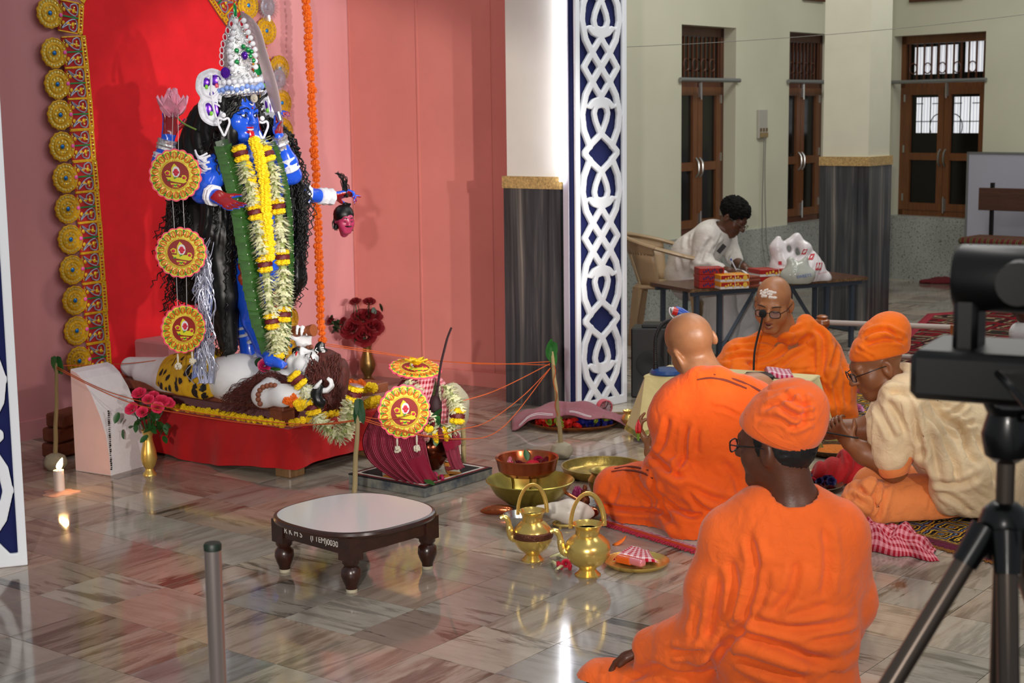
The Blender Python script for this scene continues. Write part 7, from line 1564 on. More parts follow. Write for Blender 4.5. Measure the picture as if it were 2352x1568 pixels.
F = Field(vv(A(2055, 1075, DY-.16))-.16, vv(A(2055, 1075, DY-.16))+.16, .006); F.cone(A(2060, 1040, DY-.155), A(2050, 1066, DY-.16), .07, .068, k=.01); V, Q = finish(F); smesh('sleeve', V, Q, M_OR4, pd, pd.location)
ik = thing('incense_stick', 'thin black stick pinched in the beige-shawled man fingers', 'stick', Vector(A(1922, 1000, DY-.12))); MB().cyl(Vector(A(1882, 990, DY-.12))-ik.location, Vector(A(1972, 1006, DY-.13))-ik.location, .0035, n=6).build('stick', pm('charcoal_stick', '#14110f', .7), ik)

# ---------------- E: clerk writing at the folding table
eo = at_floor(1570, 800); EY = 11.05; pe = thing('person', 'dark-haired clerk in a pale shirt and white dhoti writing at the folding table', 'person', (eo.x, eo.y, 0))
F = Field((.75, 10.3, .0), (2.05, 11.8, 1.3), .0075)
EL, ER = head(F, A(1683, 500, EY), (.70, -.42, -.58), (.35, -.15, .9), s=1.05)
F.cone(A(1668, 520, EY+.02), A(1645, 540, EY+.03), .055, .062, k=.04); F.chain([A(1625, 545, EY-.1), A(1640, 545, EY+.04), A(1665, 545, EY+.18)], [.06, .07, .06], .05)
F.chain([A(1630, 550, EY+.05), A(1595, 590, EY+.06), A(1580, 640, EY+.06)], [.12, .13, .13], .05)
F.chain([A(1622, 545, EY-.12), A(1612, 617, EY-.2), A(1672, 622, EY-.32)], [.052, .042, .03], .03); hand(F, A(1672, 622, EY-.32), A(1692, 624, EY-.36)-A(1672, 622, EY-.32), vv((.1, .1, -1)), 1, .8, .95)
F.chain([A(1668, 548, EY+.18), A(1690, 602, EY+.05), A(1708, 612, EY-.12)], [.05, .04, .03], .03); hand(F, A(1708, 612, EY-.12), vv((.75, -.5, -.25)), vv((0, 0, -1)), -1, .5, .95)
F.chain([A(1580, 650, EY+.05), A(1650, 650, EY-.35), A(1655, 770, EY-.3)], [.09, .065, .045], .04); F.chain([A(1600, 650, EY+.15), A(1690, 650, EY-.2), A(1700, 770, EY-.15)], [.09, .065, .045], .04)
F.chain([A(1655, 782, EY-.3), A(1668, 790, EY-.42)], [.04, .03], .03); F.chain([A(1700, 782, EY-.15), A(1712, 786, EY-.26)], [.04, .03], .03)
V, Q = finish(F); smesh('body', V, Q, skin('deep_brown_skin', '#55321f'), pe, pe.location)
F = Field(vv(A(1683, 500, EY))-.22, vv(A(1683, 500, EY))+.22, .007); F.ell(EL(0, -.015, .055), (.098, .118, .096), ER, k=.01); F.ell(EL(0, .085, -.035), (.12, .06, .09), ER, k=.015, op='s'); F.ell(EL(0, .115, .03), (.06, .045, .05), ER, k=.02, op='s')
V, Q = finish(F); V = V+vnormals(V, Q)*((vnoise(V*110, 3)-.5)*.022)[:, None]; smesh('hair', V, Q, pm('thick_black_hair', '#060606', .85, spec=.2), pe, pe.location)
glasses(EL, pe, pe.location, .9, pm('thin_metal_frame', '#6d6a60', .3, .8), lens=False)
M_SHIRT = cloth('pale_dotted_shirt', '#c9c4bd', .85, wrinkle=.45, ws=18); M_DHOTI = cloth('white_dhoti', '#c8c7c8', .85, wrinkle=.5, ws=14)
F = Field((.7, 10.3, .45), (2.0, 11.8, 1.2), .0085)
F.chain([A(1622, 540, EY-.1), A(1645, 538, EY+.05), A(1668, 545, EY+.18)], [.075, .085, .07], .05); F.chain([A(1630, 552, EY+.05), A(1592, 590, EY+.06), A(1578, 632, EY+.06)], [.14, .155, .165], .06)
F.chain([A(1620, 545, EY-.12), A(1610, 610, EY-.19), A(1650, 620, EY-.28)], [.08, .07, .055], .04); F.chain([A(1668, 548, EY+.18), A(1688, 596, EY+.06)], [.07, .06], .04); F.ell(A(1660, 522, EY+.0), (.07, .07, .05), None, k=.015, op='s')
garment('shirt', F, [(A(1610, 590, EY-.1), .3, (.6, 0, -.8), 13, .015), (A(1620, 610, EY-.2), .15, (.9, 0, -.2), 18, .014)], M_SHIRT, pe, pe.location, 71, 2, None, lines=[([(1591, 507), (1581, 539), (1578, 571)], .014, .014), ([(1632, 550), (1618, 574), (1607, 604)], .013, .018), ([(1656, 542), (1640, 571)], .012, .014), ([(1586, 604), (1613, 616), (1634, 611)], .012, .018), ([(1682, 570), (1672, 598)], .011, .012), ([(1640, 590), (1625, 612)], .011, .014), ([(1560, 590), (1566, 620)], .014, .012)])
MB().tube([Vector(p)-pe.location for p in spline([A(1634, 512, EY-.06), A(1640, 527, EY-.09), A(1652, 536, EY-.05), A(1668, 533, EY+.02)], 5)], .016, 6, flat=.5).build('collar', M_SHIRT, pe)
F = Field((.8, 10.2, .02), (2.1, 11.7, .7), .009)
F.chain([A(1580, 650, EY+.05), A(1650, 655, EY-.33), A(1655, 745, EY-.3), A(1652, 780, EY-.3)], [.13, .1, .11, .11], .05); F.chain([A(1600, 650, EY+.15), A(1692, 655, EY-.2), A(1702, 740, EY-.15), A(1705, 770, EY-.15)], [.13, .1, .11, .12], .05); F.half((0, 0, .06), (0, 0, -1), .01)
garment('dhoti', F, [(A(1670, 720, EY-.3), .3, (0, 0, 1), 15, .025)], M_DHOTI, pe, pe.location, 72, 2, None)
m = MB(); m.box((0, 0, 0), (.03, .02, .07), Matrix.Rotation(.7, 3, 'Y')); m.build('pocket_pouch', pm('black_pouch', '#141416', .4), pe, Vector(A(1657, 571, EY-.14))-pe.location, smooth=False)
m = MB(); c_ = Vector(A(1704, 608, EY-.1))-pe.location; m.tube([c_+basis((.75, -.5, -.25)) @ Vector((.032*cos(a), .032*sin(a), 0)) for a in np.linspace(0, 2*pi, 17)[:-1]], .006, 6, closed=True); m.build('wrist_watch', M_STEEL, pe)
pen = thing('pen', 'blue and white pen in the clerk hand', 'pen', Vector(A(1690, 618, EY-.36))); MB().cyl((-.03, 0, .06), (.01, 0, -.02), .005, .004, 8).build('barrel', pm('pen_white', '#d0d4dc', .4), pen); MB().cyl((-.036, 0, .074), (-.03, 0, .06), .0052, n=8).build('cap', pm('pen_blue', '#1c3fa8', .4), pen)

# ---------------- partly seen people at the right edge
fo_ = at_floor(2400, 1060); pf2 = thing('person', 'seated person in white with a bare foot showing behind the beige-shawled man', 'person', (fo_.x, fo_.y, 0)); FYy = 6.85
F = Field((2.0, 6.4, .0), (2.95, 7.5, .85), .0075); F.chain([A(2440, 900, FYy+.1), A(2470, 1000, FYy+.1)], [.13, .16], .05); F.ell(A(2440, 820, FYy+.1), (.09, .1, .11), None, k=.03)
F.chain([A(2400, 1000, FYy), A(2360, 1040, FYy-.05), A(2336, 1040, FYy-.08)], [.06, .04, .03], .03)
for i in range(5): F.cone(A(2340-i*.5, 1032+i*5, FYy-.09-.012*i), A(2328+i*1.6, 1030+i*6.2, FYy-.1-.014*i), .013-.001*i, .011-.001*i, k=.006)
V, Q = finish(F); smesh('body', V, Q, MATS['brown_skin'], pf2, pf2.location)
F = Field((2.0, 6.3, .02), (3.0, 7.6, .75), .009); F.chain([A(2440, 890, FYy+.1), A(2460, 990, FYy+.1), A(2460, 1040, FYy+.1)], [.16, .2, .2], .05); F.chain([A(2420, 960, FYy), A(2365, 980, FYy-.02), A(2345, 1005, FYy-.02)], [.11, .09, .06], .05); F.half((0, 0, .03), (0, 0, -1), .01)
garment('white_clothes', F, [(A(2360, 980, FYy-.1), .25, (.4, 0, -1), 24, .016)], M_DHOTI, pf2, pf2.location, 81, 2, None)
go_ = at_floor(2380, 775); pg = thing('person', 'distant seated person in white with hands together beside the far carpet', 'person', (go_.x, go_.y, 0)); GYy = 10.6
F = Field((3.2, 10.2, .0), (4.3, 11.3, .95), .01); F.chain([A(2400, 690, GYy+.1), A(2410, 760, GYy+.1)], [.14, .18], .05); F.ell(A(2400, 640, GYy+.05), (.09, .1, .115), None, k=.03); F.chain([A(2385, 690, GYy-.1), A(2352, 728, GYy-.15), A(2332, 712, GYy-.2)], [.05, .04, .03], .03); hand(F, A(2336, 716, GYy-.2), vv((-.5, 0, .8)), vv((.8, 0, .5)), 1, .4, 1.0)
V, Q = finish(F); smesh('body', V, Q, MATS['deep_brown_skin'], pg, pg.location)
F = Field((3.1, 10.1, .02), (4.4, 11.4, .6), .011); F.chain([A(2400, 700, GYy+.1), A(2410, 765, GYy+.1)], [.17, .22], .05); F.chain([A(2390, 755, GYy-.1), A(2345, 765, GYy-.15)], [.1, .08], .05); F.half((0, 0, .03), (0, 0, -1), .01); garment('white_clothes', F, [(A(2380, 760, GYy), .3, (.4, 0, -1), 18, .016)], M_DHOTI, pg, pg.location, 82, 1, None)
# ================================================================== FURNITURE, RUGS, THINGS AROUND THE PEOPLE
def quad_slab(o, pts, z0, z1, inset=0.0):
    c = sum((Vector(p) for p in pts), Vector())/4; P = [(p.x+(c.x-p.x)*inset-o.x, p.y+(c.y-p.y)*inset-o.y) for p in [Vector(q) for q in pts]]
    ar = sum(P[i][0]*P[(i+1) % 4][1]-P[(i+1) % 4][0]*P[i][1] for i in range(4)); P = P if ar > 0 else P[::-1]
    return MB().prism(P, z0, z1)
def rug_mat(name, base, cols, scale=9, bump=.6):
    if name in MATS: return MATS[name]
    m, n = newmat(name); b = n.b; oc = n.obj(); v = n.n.new('ShaderNodeTexVoronoi'); v.feature = 'F1'; v.distance = 'CHEBYCHEV'; v.inputs['Scale'].default_value = scale; v.inputs['Randomness'].default_value = .35
    n.l(n.mapr(oc, (1, 1, 1), (0, 0, .7)), v.inputs['Vector']); w_ = n.noise(oc, scale*3, 2)
    f = n.math('FRACT', n.math('ADD', n.math('MULTIPLY', v.outputs['Distance'], 3.2), n.math('MULTIPLY', w_, .8)))
    n.l(n.ramp(f, [(i/len(cols), hexc(c)) for i, c in enumerate(cols)], 'CONSTANT'), b.inputs['Base Color']); b.inputs['Roughness'].default_value = .95; b.inputs['Specular IOR Level'].default_value = .1
    n.bump(n.noise(oc, 300, 2), bump, .004); MATS[name] = m; return m
def rug(name, lab, px, mat, edge, th=.012, border=None, fringe=None, cat='rug'):
    P = [at_floor(x, y) for x, y in px]; c = sum(P, Vector())/4; r = thing(name, lab, cat, c)
    quad_slab(c, P, .0, th).build('edge', edge, r, smooth=False)
    z = th
    for k, (ins, mt) in enumerate(border or []): quad_slab(c, P, z-.001, z+.0012, ins).build('border_band', mt, r, smooth=False); z += .0012
    quad_slab(c, P, z-.001, z+.0014, (border[-1][0]+.06) if border else .05).build('field', mat, r, smooth=False)
    if fringe:
        for mt, ln, zz in fringe:
            m = MB(); a, b = P[0]-c, P[1]-c; n = 130; nn = (b-a).normalized(); out = Vector((nn.y, -nn.x, 0))
            if out.y > 0: out = -out
            for i in range(n):
                p = a.lerp(b, (i+.5)/n); m.tube([p+Vector((0, 0, zz)), p+out*ln*.6+Vector((RNG.normal(0, .003), 0, zz*.8)), p+out*ln+Vector((RNG.normal(0, .005), RNG.normal(0, .003), .004))], [.003, .0032, .002], 4)
            m.build('fringe', mt, r)['kind'] = 'stuff'
    return r
M_MAGM = pm('magenta_pile', '#a0184c', .95, var2='#c9a8ae', vs=45, bump=.6, bs=200); M_MRED = pm('mat_orange_edge', '#c2401a', .9)
rug('seat_mat', 'flat red and orange seat mat under the shaven-headed man', [(1378, 1203), (1652, 1288), (1830, 1215), (1500, 1135)], pm('mat_grey_white', '#b3a49c', .95, var=.15, vs=90, bump=.7, bs=250), M_MRED, .02, [(.03, M_MAGM)], [(pm('mat_fringe', '#9c1a34', .9), .012, .012)], 'mat')
ORN = rug_mat('ornate_carpet', '#1a1418', ['#17131a', '#c49a34', '#1b1820', '#5d6d84', '#3a1020', '#b98a2a', '#17131a'], 7); M_MAR = pm('maroon_pile', '#5c1028', .95, bump=.6, bs=200)
rug('ornate_carpet', 'ornate black and gold carpet with maroon fringe under the beige-shawled man', [(1980, 1206), (2300, 1292), (2480, 1200), (2110, 1125)], ORN, M_MAR, .014, [(.02, M_MAR), (.07, pm('gold_border_pile', '#b0882c', .95, var2='#2a1a20', vs=60, bump=.6, bs=200))], [(pm('maroon_fringe', '#5c1430', .95), .03, .012), (pm('gold_fringe', '#7a4a14', .95), .045, .006)])
FARR = rug_mat('far_carpet', '#4a0f14', ['#6b1018', '#2a2420', '#8a7a60', '#4a0f18', '#1d1a1a', '#7a1520'], 3)
rug('prayer_carpet', 'maroon carpet under the reading man in the bright orange wrap', [(1655, 998), (2030, 1000), (2010, 905), (1670, 900)], ORN, M_MAR, .01, [(.03, M_MAR)])
rug('hall_carpet', 'long patterned red carpet lying beyond the beige-shawled man', [(1935, 905), (2560, 905), (2600, 690), (2130, 722)], FARR, pm('crimson_edge', '#7a1022', .95), .008, [(.03, pm('crimson_band', '#8a1428', .95))])
cr_ = thing('crumpled_rug', 'crumpled dark red rug end lying under the bench', 'rug', at_floor(2170, 650)); F = Field((-.35, -.15, -.01), (.5, .2, .15), .012); F.ell((0.05, 0, .0), (.3, .1, .05), None, k=.02); F.half((0, 0, .002), (0, 0, -1)); V, Q = F.nets(); V = folds(V, vnormals(V, Q), [((0, 0, 0), .6, (1, .2, 0), 20, .02)], 2); V[:, 2] = np.maximum(V[:, 2], .002); smesh('cloth', V, Q, pm('dark_red_rug', '#5a1018', .95), cr_)

# ---- check towel, red cloth, baskets near the bending man
tw = at_floor(2070, 1262); tt = thing('check_towel', 'crumpled red and white check towel on the floor by the ornate carpet', 'towel', tw)
TWM = check_cloth('towel_check', '#9c1428', '#d98a94', 16, 11, .5)
Lf = [at_floor(1990, 1262), at_floor(1992, 1232, .03), at_floor(2002, 1212, .05)]; 
def towel(u, v):
    a = at_floor(1990, 1268).lerp(at_floor(2160, 1292), u); b = at_floor(2002, 1212).lerp(at_floor(2128, 1232), u); p = a.lerp(b, v); h_ = .075*math.sin(pi*min(1, v*1.15))**.7*(1-.75*u**2.2)
    w_ = .014*math.sin(9*u+5*v)+.009*math.sin(21*u-7*v)+.007*math.sin(27*v+6*u); p.z = max(.002, h_+w_*math.sin(pi*v)*(1 if 0 < v < 1 else 0)); return p+Vector((.012*math.sin(11*v+3*u), .016*math.sin(14*u), 0))-tw
m = MB(); m.grid(towel, 48, 26); m.build('cloth', TWM, tt, solid=.003)
rc = at_floor(1935, 1105); F = Field((-.2, -.14, -.005), (.2, .16, .2), .006); F.ell((0, 0, .02), (.13, .08, .07), None, k=.03); F.ell((.05, .02, .08), (.06, .05, .05), None, k=.05); F.ell((-.08, -.01, .03), (.06, .06, .05), None, k=.04); F.half((0, 0, .003), (0, 0, -1), .005)
V, Q = finish(F); V = folds(V, vnormals(V, Q), [((0, 0, .05), .3, (.4, .1, 1), 28, .02)], 8); V[:, 2] = np.maximum(V[:, 2], .002)
o = smesh('red_cloth', V, Q, cloth('scarlet_cloth', '#a80f16', .8), None); o.location = rc; tag(o, 'bunched plain scarlet cloth beside the beige-shawled man knee', 'cloth')
bk2 = at_floor(1918, 1042); vessel('cane_tray', 'shallow cane tray of orange flower petals before the beige-shawled man', 'tray', bk2, [('rim', [(.1, 0), (.128, .01), (.142, .03), (.146, .034), (.138, .034), (.122, .014), (.0001, .008)], pm('woven_cane', '#6b4a22', .8, var2='#2c1c0c', vs=90, bump=.8, bs=120), (0, 0, 0)), ('petals', [(.0001, .03), (.06, .03), (.11, .024), (.128, .018), (.0001, .012)], pm('orange_petals', '#c96a10', .9, var=.3, vs=90, bump=1.0, bs=150), (0, 0, 0))])
pl = at_floor(1862, 1120); pv = vessel('flower_plate', 'steel plate of dark red and violet flowers beside the scarlet cloth', 'plate', pl, [('plate', [(.0001, 0), (.1, 0), (.13, .012), (.145, .022), (.142, .024), (.125, .015), (.0001, .005)], pm('old_steel', '#8a7c60', .3, .9), (0, 0, 0))])
BLM = [rose_mesh('bloom_a', M_MAROON, 50), rose_mesh('bloom_b', pm('violet_flower', '#1a1550', .6), 51), rose_mesh('bloom_c', M_FRED, 52)]
for i in range(22): a = RNG.uniform(0, 6.28); q = .11*math.sqrt(RNG.uniform(0, 1)); mobj('bloom', BLM[(0, 2, 1)[i % 3]], pv, (q*cos(a), q*sin(a), .022+.008*(i % 3)), tuple(RNG.uniform(-1, 1, 3)), (.02,)*3)
for i, (x, y) in enumerate(((1880, 1083), (1886, 1090))):
    p = at_floor(x, y); o = MB(); o.box((0, 0, .003+.003*i), (.16, .03, .004)); tag(o.build('incense_packet', pm('packet_%d' % i, ('#b9aa8c', '#8c7a5c')[i], .6), None, p, (0, 0, -.25+.1*i), smooth=False), ('pale flat incense packet on the floor behind the flower plate', 'brown flat incense packet on the floor behind the flower plate')[i], 'packet')
lpk = at_floor(1978, 948); v_ = vessel('leaf_plate', 'small plate with a pink lotus beside the bright orange wrap', 'plate', lpk, [('plate', [(.0001, 0), (.09, 0), (.11, .01), (.115, .015), (.1, .01), (.0001, .005)], pm('leaf_plate_green', '#2c3a1a', .6), (0, 0, 0))])
mobj('lotus', rose_mesh('lotus', pm('pale_lotus_pink', '#c2709c', .5), 60), v_, (-.02, 0, .035), (.2, .3, 0), (.038,)*3)
sp = at_floor(2385, 1120); so_ = thing('brass_stool', 'low brass-legged stool covered with magenta cloth at the hall side', 'stool', sp)
MB().cbox((0, 0, .125), (.34, .3, .06), .01).build('cloth_top', cloth('magenta_cloth', '#8f0f4a', .85), so_, smooth=False)
for x in (-.15, .15):
    for y in (-.13, .13): MB().lathe([(.0001, 0), (.022, 0), (.024, .012), (.014, .03), (.02, .06), (.014, .1)], (x, y, 0), 14).build('leg', M_BRASS, so_)

# ---- tray under a mauve cloth, clock, small brass pot by the fretwork panel
mt_ = at_floor(1318, 975); vessel('copper_tray', 'wide copper tray of cut flowers under a mauve cloth', 'tray', mt_, [('body', [(.0001, 0), (.2, 0), (.232, .012), (.25, .028), (.252, .032), (.244, .03), (.225, .016), (.0001, .006)], pm('copper_rim', '#a8683a', .3, .9), (0, 0, 0))])
tf = thing('flower_heap', 'red and violet flower heads with pale buds heaped on the copper tray', 'flowers', mt_+Vector((0, 0, .008)))
BLR = [rose_mesh('bloom_d', pm('vivid_red_flower', '#b8140e', .6), 55), rose_mesh('bloom_e', pm('deep_blue_flower', '#141c78', .6), 56), rose_mesh('bloom_f', pm('lime_bud', '#7d8f2a', .6), 57)]
for i in range(46):
    x = RNG.uniform(-.2, .2); y = -RNG.uniform(.05, .2); 
    if x*x+y*y > .046: continue
    mobj('bloom', BLR[2 if i % 6 == 5 else (0 if x < .02 else 1)], tf, (x, y, .018+.01*(i % 3)), tuple(RNG.uniform(-1.2, 1.2, 3)), (.022,)*3)
def mauve(u, v):
    x = -.33+.72*u; y = -.14+.36*v; r_ = math.hypot((x+.05)/.3, (y-.02)/.24); z = .08*max(0, 1-r_**1.7)+.036+.009*sin(14*x+9*y)+.008*sin(31*x-17*y)+.006*sin(9*x+37*y)
    if abs(x) > .25 or r_ > 1.05: z = max(.008, z-.32*max(0, abs(x)-.25)-.05*max(0, r_-1.05))
    y += .03*sin(7*x+1)*(1-v)-.05*(1-v)*math.exp(-((x-.06)/.08)**2); return (x, y, z)
mc = thing('mauve_cloth', 'mauve cloth with thin white stripes covering the copper flower tray', 'cloth', mt_)
m = MB(); m.grid(mauve, 44, 24); m.build('cloth', cloth('mauve_cotton', '#8d5560', .9, wrinkle=.6, ws=20), mc, solid=.003)
for v0 in (.06, .09):
    for u0, u1 in ((.05, .3), (.42, .58)): MB().tube([Vector(mauve(u0+(u1-u0)*k/12, v0))+Vector((0, -.002, .003)) for k in range(13)], .0016, 4).build('white_stripe', M_WPAP, mc)
ck = at_floor(1388, 955); cl_ = thing('alarm_clock', 'small round pink alarm clock standing beside the fretwork panel', 'clock', ck, radians(22))
RX = Matrix.Rotation(radians(90), 3, 'X')
MB().lathe([(.0001, -.02), (.04, -.02), (.044, -.016), (.044, .016), (.041, .02), (.037, .02), (.037, .014)], (0, 0, .05), 30, RX).build('case', pm('pink_plastic', '#c9606c', .35), cl_); MB().lathe([(.0001, .014), (.037, .014)], (0, 0, .05), 30, RX).build('dial', M_WPAP, cl_)
m = MB(); m.box((.008, -.0165, .06), (.0035, .002, .028), Matrix.Rotation(.6, 3, 'Y')); m.build('minute_hand', M_BLACK, cl_, smooth=False); m = MB(); m.box((-.009, -.0165, .047), (.0035, .002, .02), Matrix.Rotation(1.35, 3, 'Y')); m.build('hour_hand', M_BLACK, cl_, smooth=False)
for k in range(12): a = 2*pi*k/12; MB().box((.031*sin(a), -.0155, .05+.031*cos(a)), (.003, .001, .006), Matrix.Rotation(a, 3, 'Y')).build('hour_mark', M_BLACK, cl_, smooth=False)
for sx in (-1, 1): MB().cyl((sx*.022, 0, 0), (sx*.018, 0, .014), .005, n=8).build('foot', MATS['pink_plastic'], cl_)
bs_ = at_floor(1443, 980); vessel('small_brass_pot', 'small shiny brass water pot beside the yellow desk cloth', 'pot', bs_, [('body', [(.0001, 0), (.028, 0), (.022, .012), (.03, .026), (.037, .045), (.03, .064), (.021, .072), (.026, .082), (.03, .09), (.024, .085), (.0001, .07)], M_BRASS, (0, 0, 0))])
for i, (x, y, mt2, lab) in enumerate(((1420, 962, '#c9c4bc', 'white sheet of paper under the wooden incense sticks'), (1425, 952, '#7a5a34', 'flat brown bundle of wooden incense sticks by the small brass pot'))):
    p = at_floor(x, y); tag(MB().box((0, 0, .003+.006*i), (.22, (.1, .03)[i], .004+.004*i)).build(('paper_sheet', 'incense_bundle')[i], pm('floor_item_%d' % i, mt2, .7), None, p, (0, 0, .5-.45*i), smooth=False), lab, ('paper', 'incense')[i])

# ---- cloth-covered desk with lamp and microphone
dk = at_floor(1483, 862, .325); ra = radians(-27); ux, uy = Vector((cos(ra), sin(ra), 0)), Vector((-sin(ra), cos(ra), 0)); DW, DD, DH = .8, .34, .325
desk = thing('low_desk', 'low desk covered with a pale yellow bordered cloth before the reading man', 'desk', (dk+ux*DW/2+uy*DD/2).to_2d().to_3d(), ra)
def deskcloth(u, v):
    per = 2*(DW+DD); s_ = u*per
    if s_ < DW: x, y, nx, ny = s_, 0, 0, -1
    elif s_ < DW+DD: x, y, nx, ny = DW, s_-DW, 1, 0
    elif s_ < 2*DW+DD: x, y, nx, ny = DW-(s_-DW-DD), DD, 0, 1
    else: x, y, nx, ny = 0, DD-(s_-2*DW-DD), -1, 0
    cr = min(abs(s_), abs(s_-DW), abs(s_-per), abs(s_-DW-DD), abs(s_-2*DW-DD)); k = .008+.05*v+.06*v*math.exp(-(cr/.06)**2)+.012*v*sin(s_*17)
    return (x-DW/2+nx*k, y-DD/2+ny*k, DH*(1-v)+v*(.05+.03*sin(s_*4)-.03*math.exp(-(cr/.08)**2)))
M_YCL = cloth('pale_yellow_cloth', '#d2c48c', .85, wrinkle=.3, ws=10)
m = MB(); m.grid(deskcloth, 160, 14, wrap=True); m.build('cloth_skirt', M_YCL, desk); MB().cbox((0, 0, DH-.006), (DW+.02, DD+.02, .016), .006).build('cloth_top', M_YCL, desk)
m = MB(); m.grid(lambda u, v: Vector(deskcloth(u, .9+.085*v))*1.004, 160, 2, wrap=True); m.build('border_stripe', pm('green_gold_border', '#2f6a4a', .8, var2='#c8a23c', vs=40), desk)
for x in (-.36, .36):
    for y in (-.13, .13): MB().cyl((x, y, 0), (x, y, DH-.01), .012, n=8).build('leg', pm('black_steel', '#121214', .4, .5), desk)
def on_desk(px, py): return at_floor(px, py, DH+.0035)
lm = on_desk(1532, 858); la = thing('desk_lamp', 'blue gooseneck desk lamp standing on the yellow desk cloth', 'lamp', lm)
M_LB = pm('blue_plastic', '#1c3f78', .35); MB().lathe([(.0001, 0), (.085, 0), (.088, .008), (.08, .022), (.05, .03), (.0001, .031)], (0, 0, 0), 32).build('base', M_LB, la)
P = [Vector(p)-lm for p in spline([A(1506, 845, lm.y), A(1505, 800, lm.y), A(1508, 768, lm.y), A(1525, 742, lm.y), A(1555, 735, lm.y)], 24)]; n = len(P); MB().tube(P, [.0105+.0018*(i % 2) for i in range(n)], 10).build('gooseneck', pm('black_rubber', '#0e0e10', .5), la)
MB().cyl(Vector(A(1506, 850, lm.y))-lm, Vector(A(1506, 836, lm.y))-lm, .014, n=12).build('socket', MATS['black_rubber'], la)
MB().tube([Vector(p)-lm for p in (A(1550, 712, lm.y), A(1562, 717, lm.y), A(1580, 730, lm.y))], [.022, .026, .03], 14).build('lamp_head', pm('bright_blue_plastic', '#1746a8', .35), la); MB().tube([Vector(p)-lm for p in (A(1545, 713, lm.y-.005), A(1556, 716, lm.y-.005))], [.021, .0225], 14).build('red_cap', pm('red_plastic', '#b81a14', .35), la); MB().tube([Vector(p)-lm for p in (A(1543, 707, lm.y-.01), A(1548, 711, lm.y-.01))], [.008, .014], 10).build('white_knob', M_WPAP, la)
MB().tube([Vector(p)-lm for p in spline([A(1548, 709, lm.y-.01), A(1538, 707, lm.y-.01), A(1540, 722, lm.y-.01), A(1552, 734, lm.y-.01)], 6)], .003, 6).build('cord_loop', M_WPAP, la)
mp = on_desk(1745, 868); mi_ = thing('microphone', 'black gooseneck microphone bent towards the reading man mouth', 'microphone', mp)
MB().cbox((0, 0, .012), (.13, .12, .024), .008).build('base', MATS['black_rubber'], mi_, smooth=False); MB().tube([Vector(p)-mp for p in spline([A(1731, 850, mp.y), A(1733, 810, mp.y), A(1740, 775, mp.y), A(1748, 745, mp.y-.02), A(1751, 728, mp.y-.03)], 8)], .0055, 8).build('gooseneck', MATS['black_rubber'], mi_); MB().ball(Vector(A(1752, 720, mp.y-.03))-mp, (.02, .02, .022), 14, 10).build('foam_windshield', pm('black_foam', '#0a0a0b', .95, bump=.5, bs=300), mi_)
hk = on_desk(1795, 880); m = MB(); folded(m, hk, [on_desk(1760, 868), on_desk(1828, 872), on_desk(1815, 852), on_desk(1755, 848)], .03, 12); tag(m.build('folded_cloth', check_cloth('pink_check', '#a8274c', '#e0c2ca', 6, 6, .5), None, hk, solid=.002), 'folded magenta check cloth on the yellow desk', 'cloth')
bx_ = at_floor(1505, 925); bb_ = thing('black_speaker', 'black box speaker standing behind the yellow-covered desk', 'speaker', (bx_.x, bx_.y+.25, 0), radians(-10))
MB().cbox((0, 0, .205), (.22, .2, .41), .008).build('cabinet', pm('black_vinyl', '#0c0d10', .5), bb_, smooth=False); MB().cbox((.02, -.0, .42), (.14, .14, .02), .004).build('top_tray', MATS['black_vinyl'], bb_, smooth=False); MB().lathe([(.0001, .0), (.03, .004), (.07, .012), (.08, .01), (.08, 0)], (0, -.1, .2), 24, RX).build('cone', pm('speaker_cone', '#15161a', .7), bb_)

# ---- barrier rails behind the priest
br = at_floor(1890, 870); ba = thing('barrier_rail', 'low barrier of two white rails on a wooden post behind the reading man', 'barrier', (at(1888, 760, 9.3).x, 9.3, 0))
o_ = ba.location
for (xa, ya, xb, yb, Y1) in ((1895, 740, 2200, 752, 9.0), (1950, 812, 2200, 826, 9.0), (1955, 880, 2200, 900, 9.0)): MB().cyl(Vector(A(xa, ya, 9.3))-o_, Vector(A(xb, yb, Y1))-o_, .016, n=12).build('rail', pm('pale_rail', '#a79a92', .5), ba)
zt = A(1888, 735, 9.3)[2]; MB().lathe([(.0001, 0), (.06, 0), (.05, .02), (.02, .04), (.02, zt-.06), (.034, zt-.045), (.05, zt-.02), (.046, zt+.0), (.03, zt+.01), (.036, zt+.022), (.02, zt+.032), (.0001, zt+.034)], (0, 0, 0), 20).build('turned_post', wood('honey_wood', '#7a3a14', '#a05a24', (8, 8, 4), .3, .3), ba)
MB().lathe([(.0001, 0), (.06, 0), (.05, .02), (.02, .04), (.02, zt), (.0001, zt+.01)], Vector((at(2190, 760, 9.0).x, 9.0, 0))-o_, 16).build('turned_post', MATS['honey_wood'], ba)

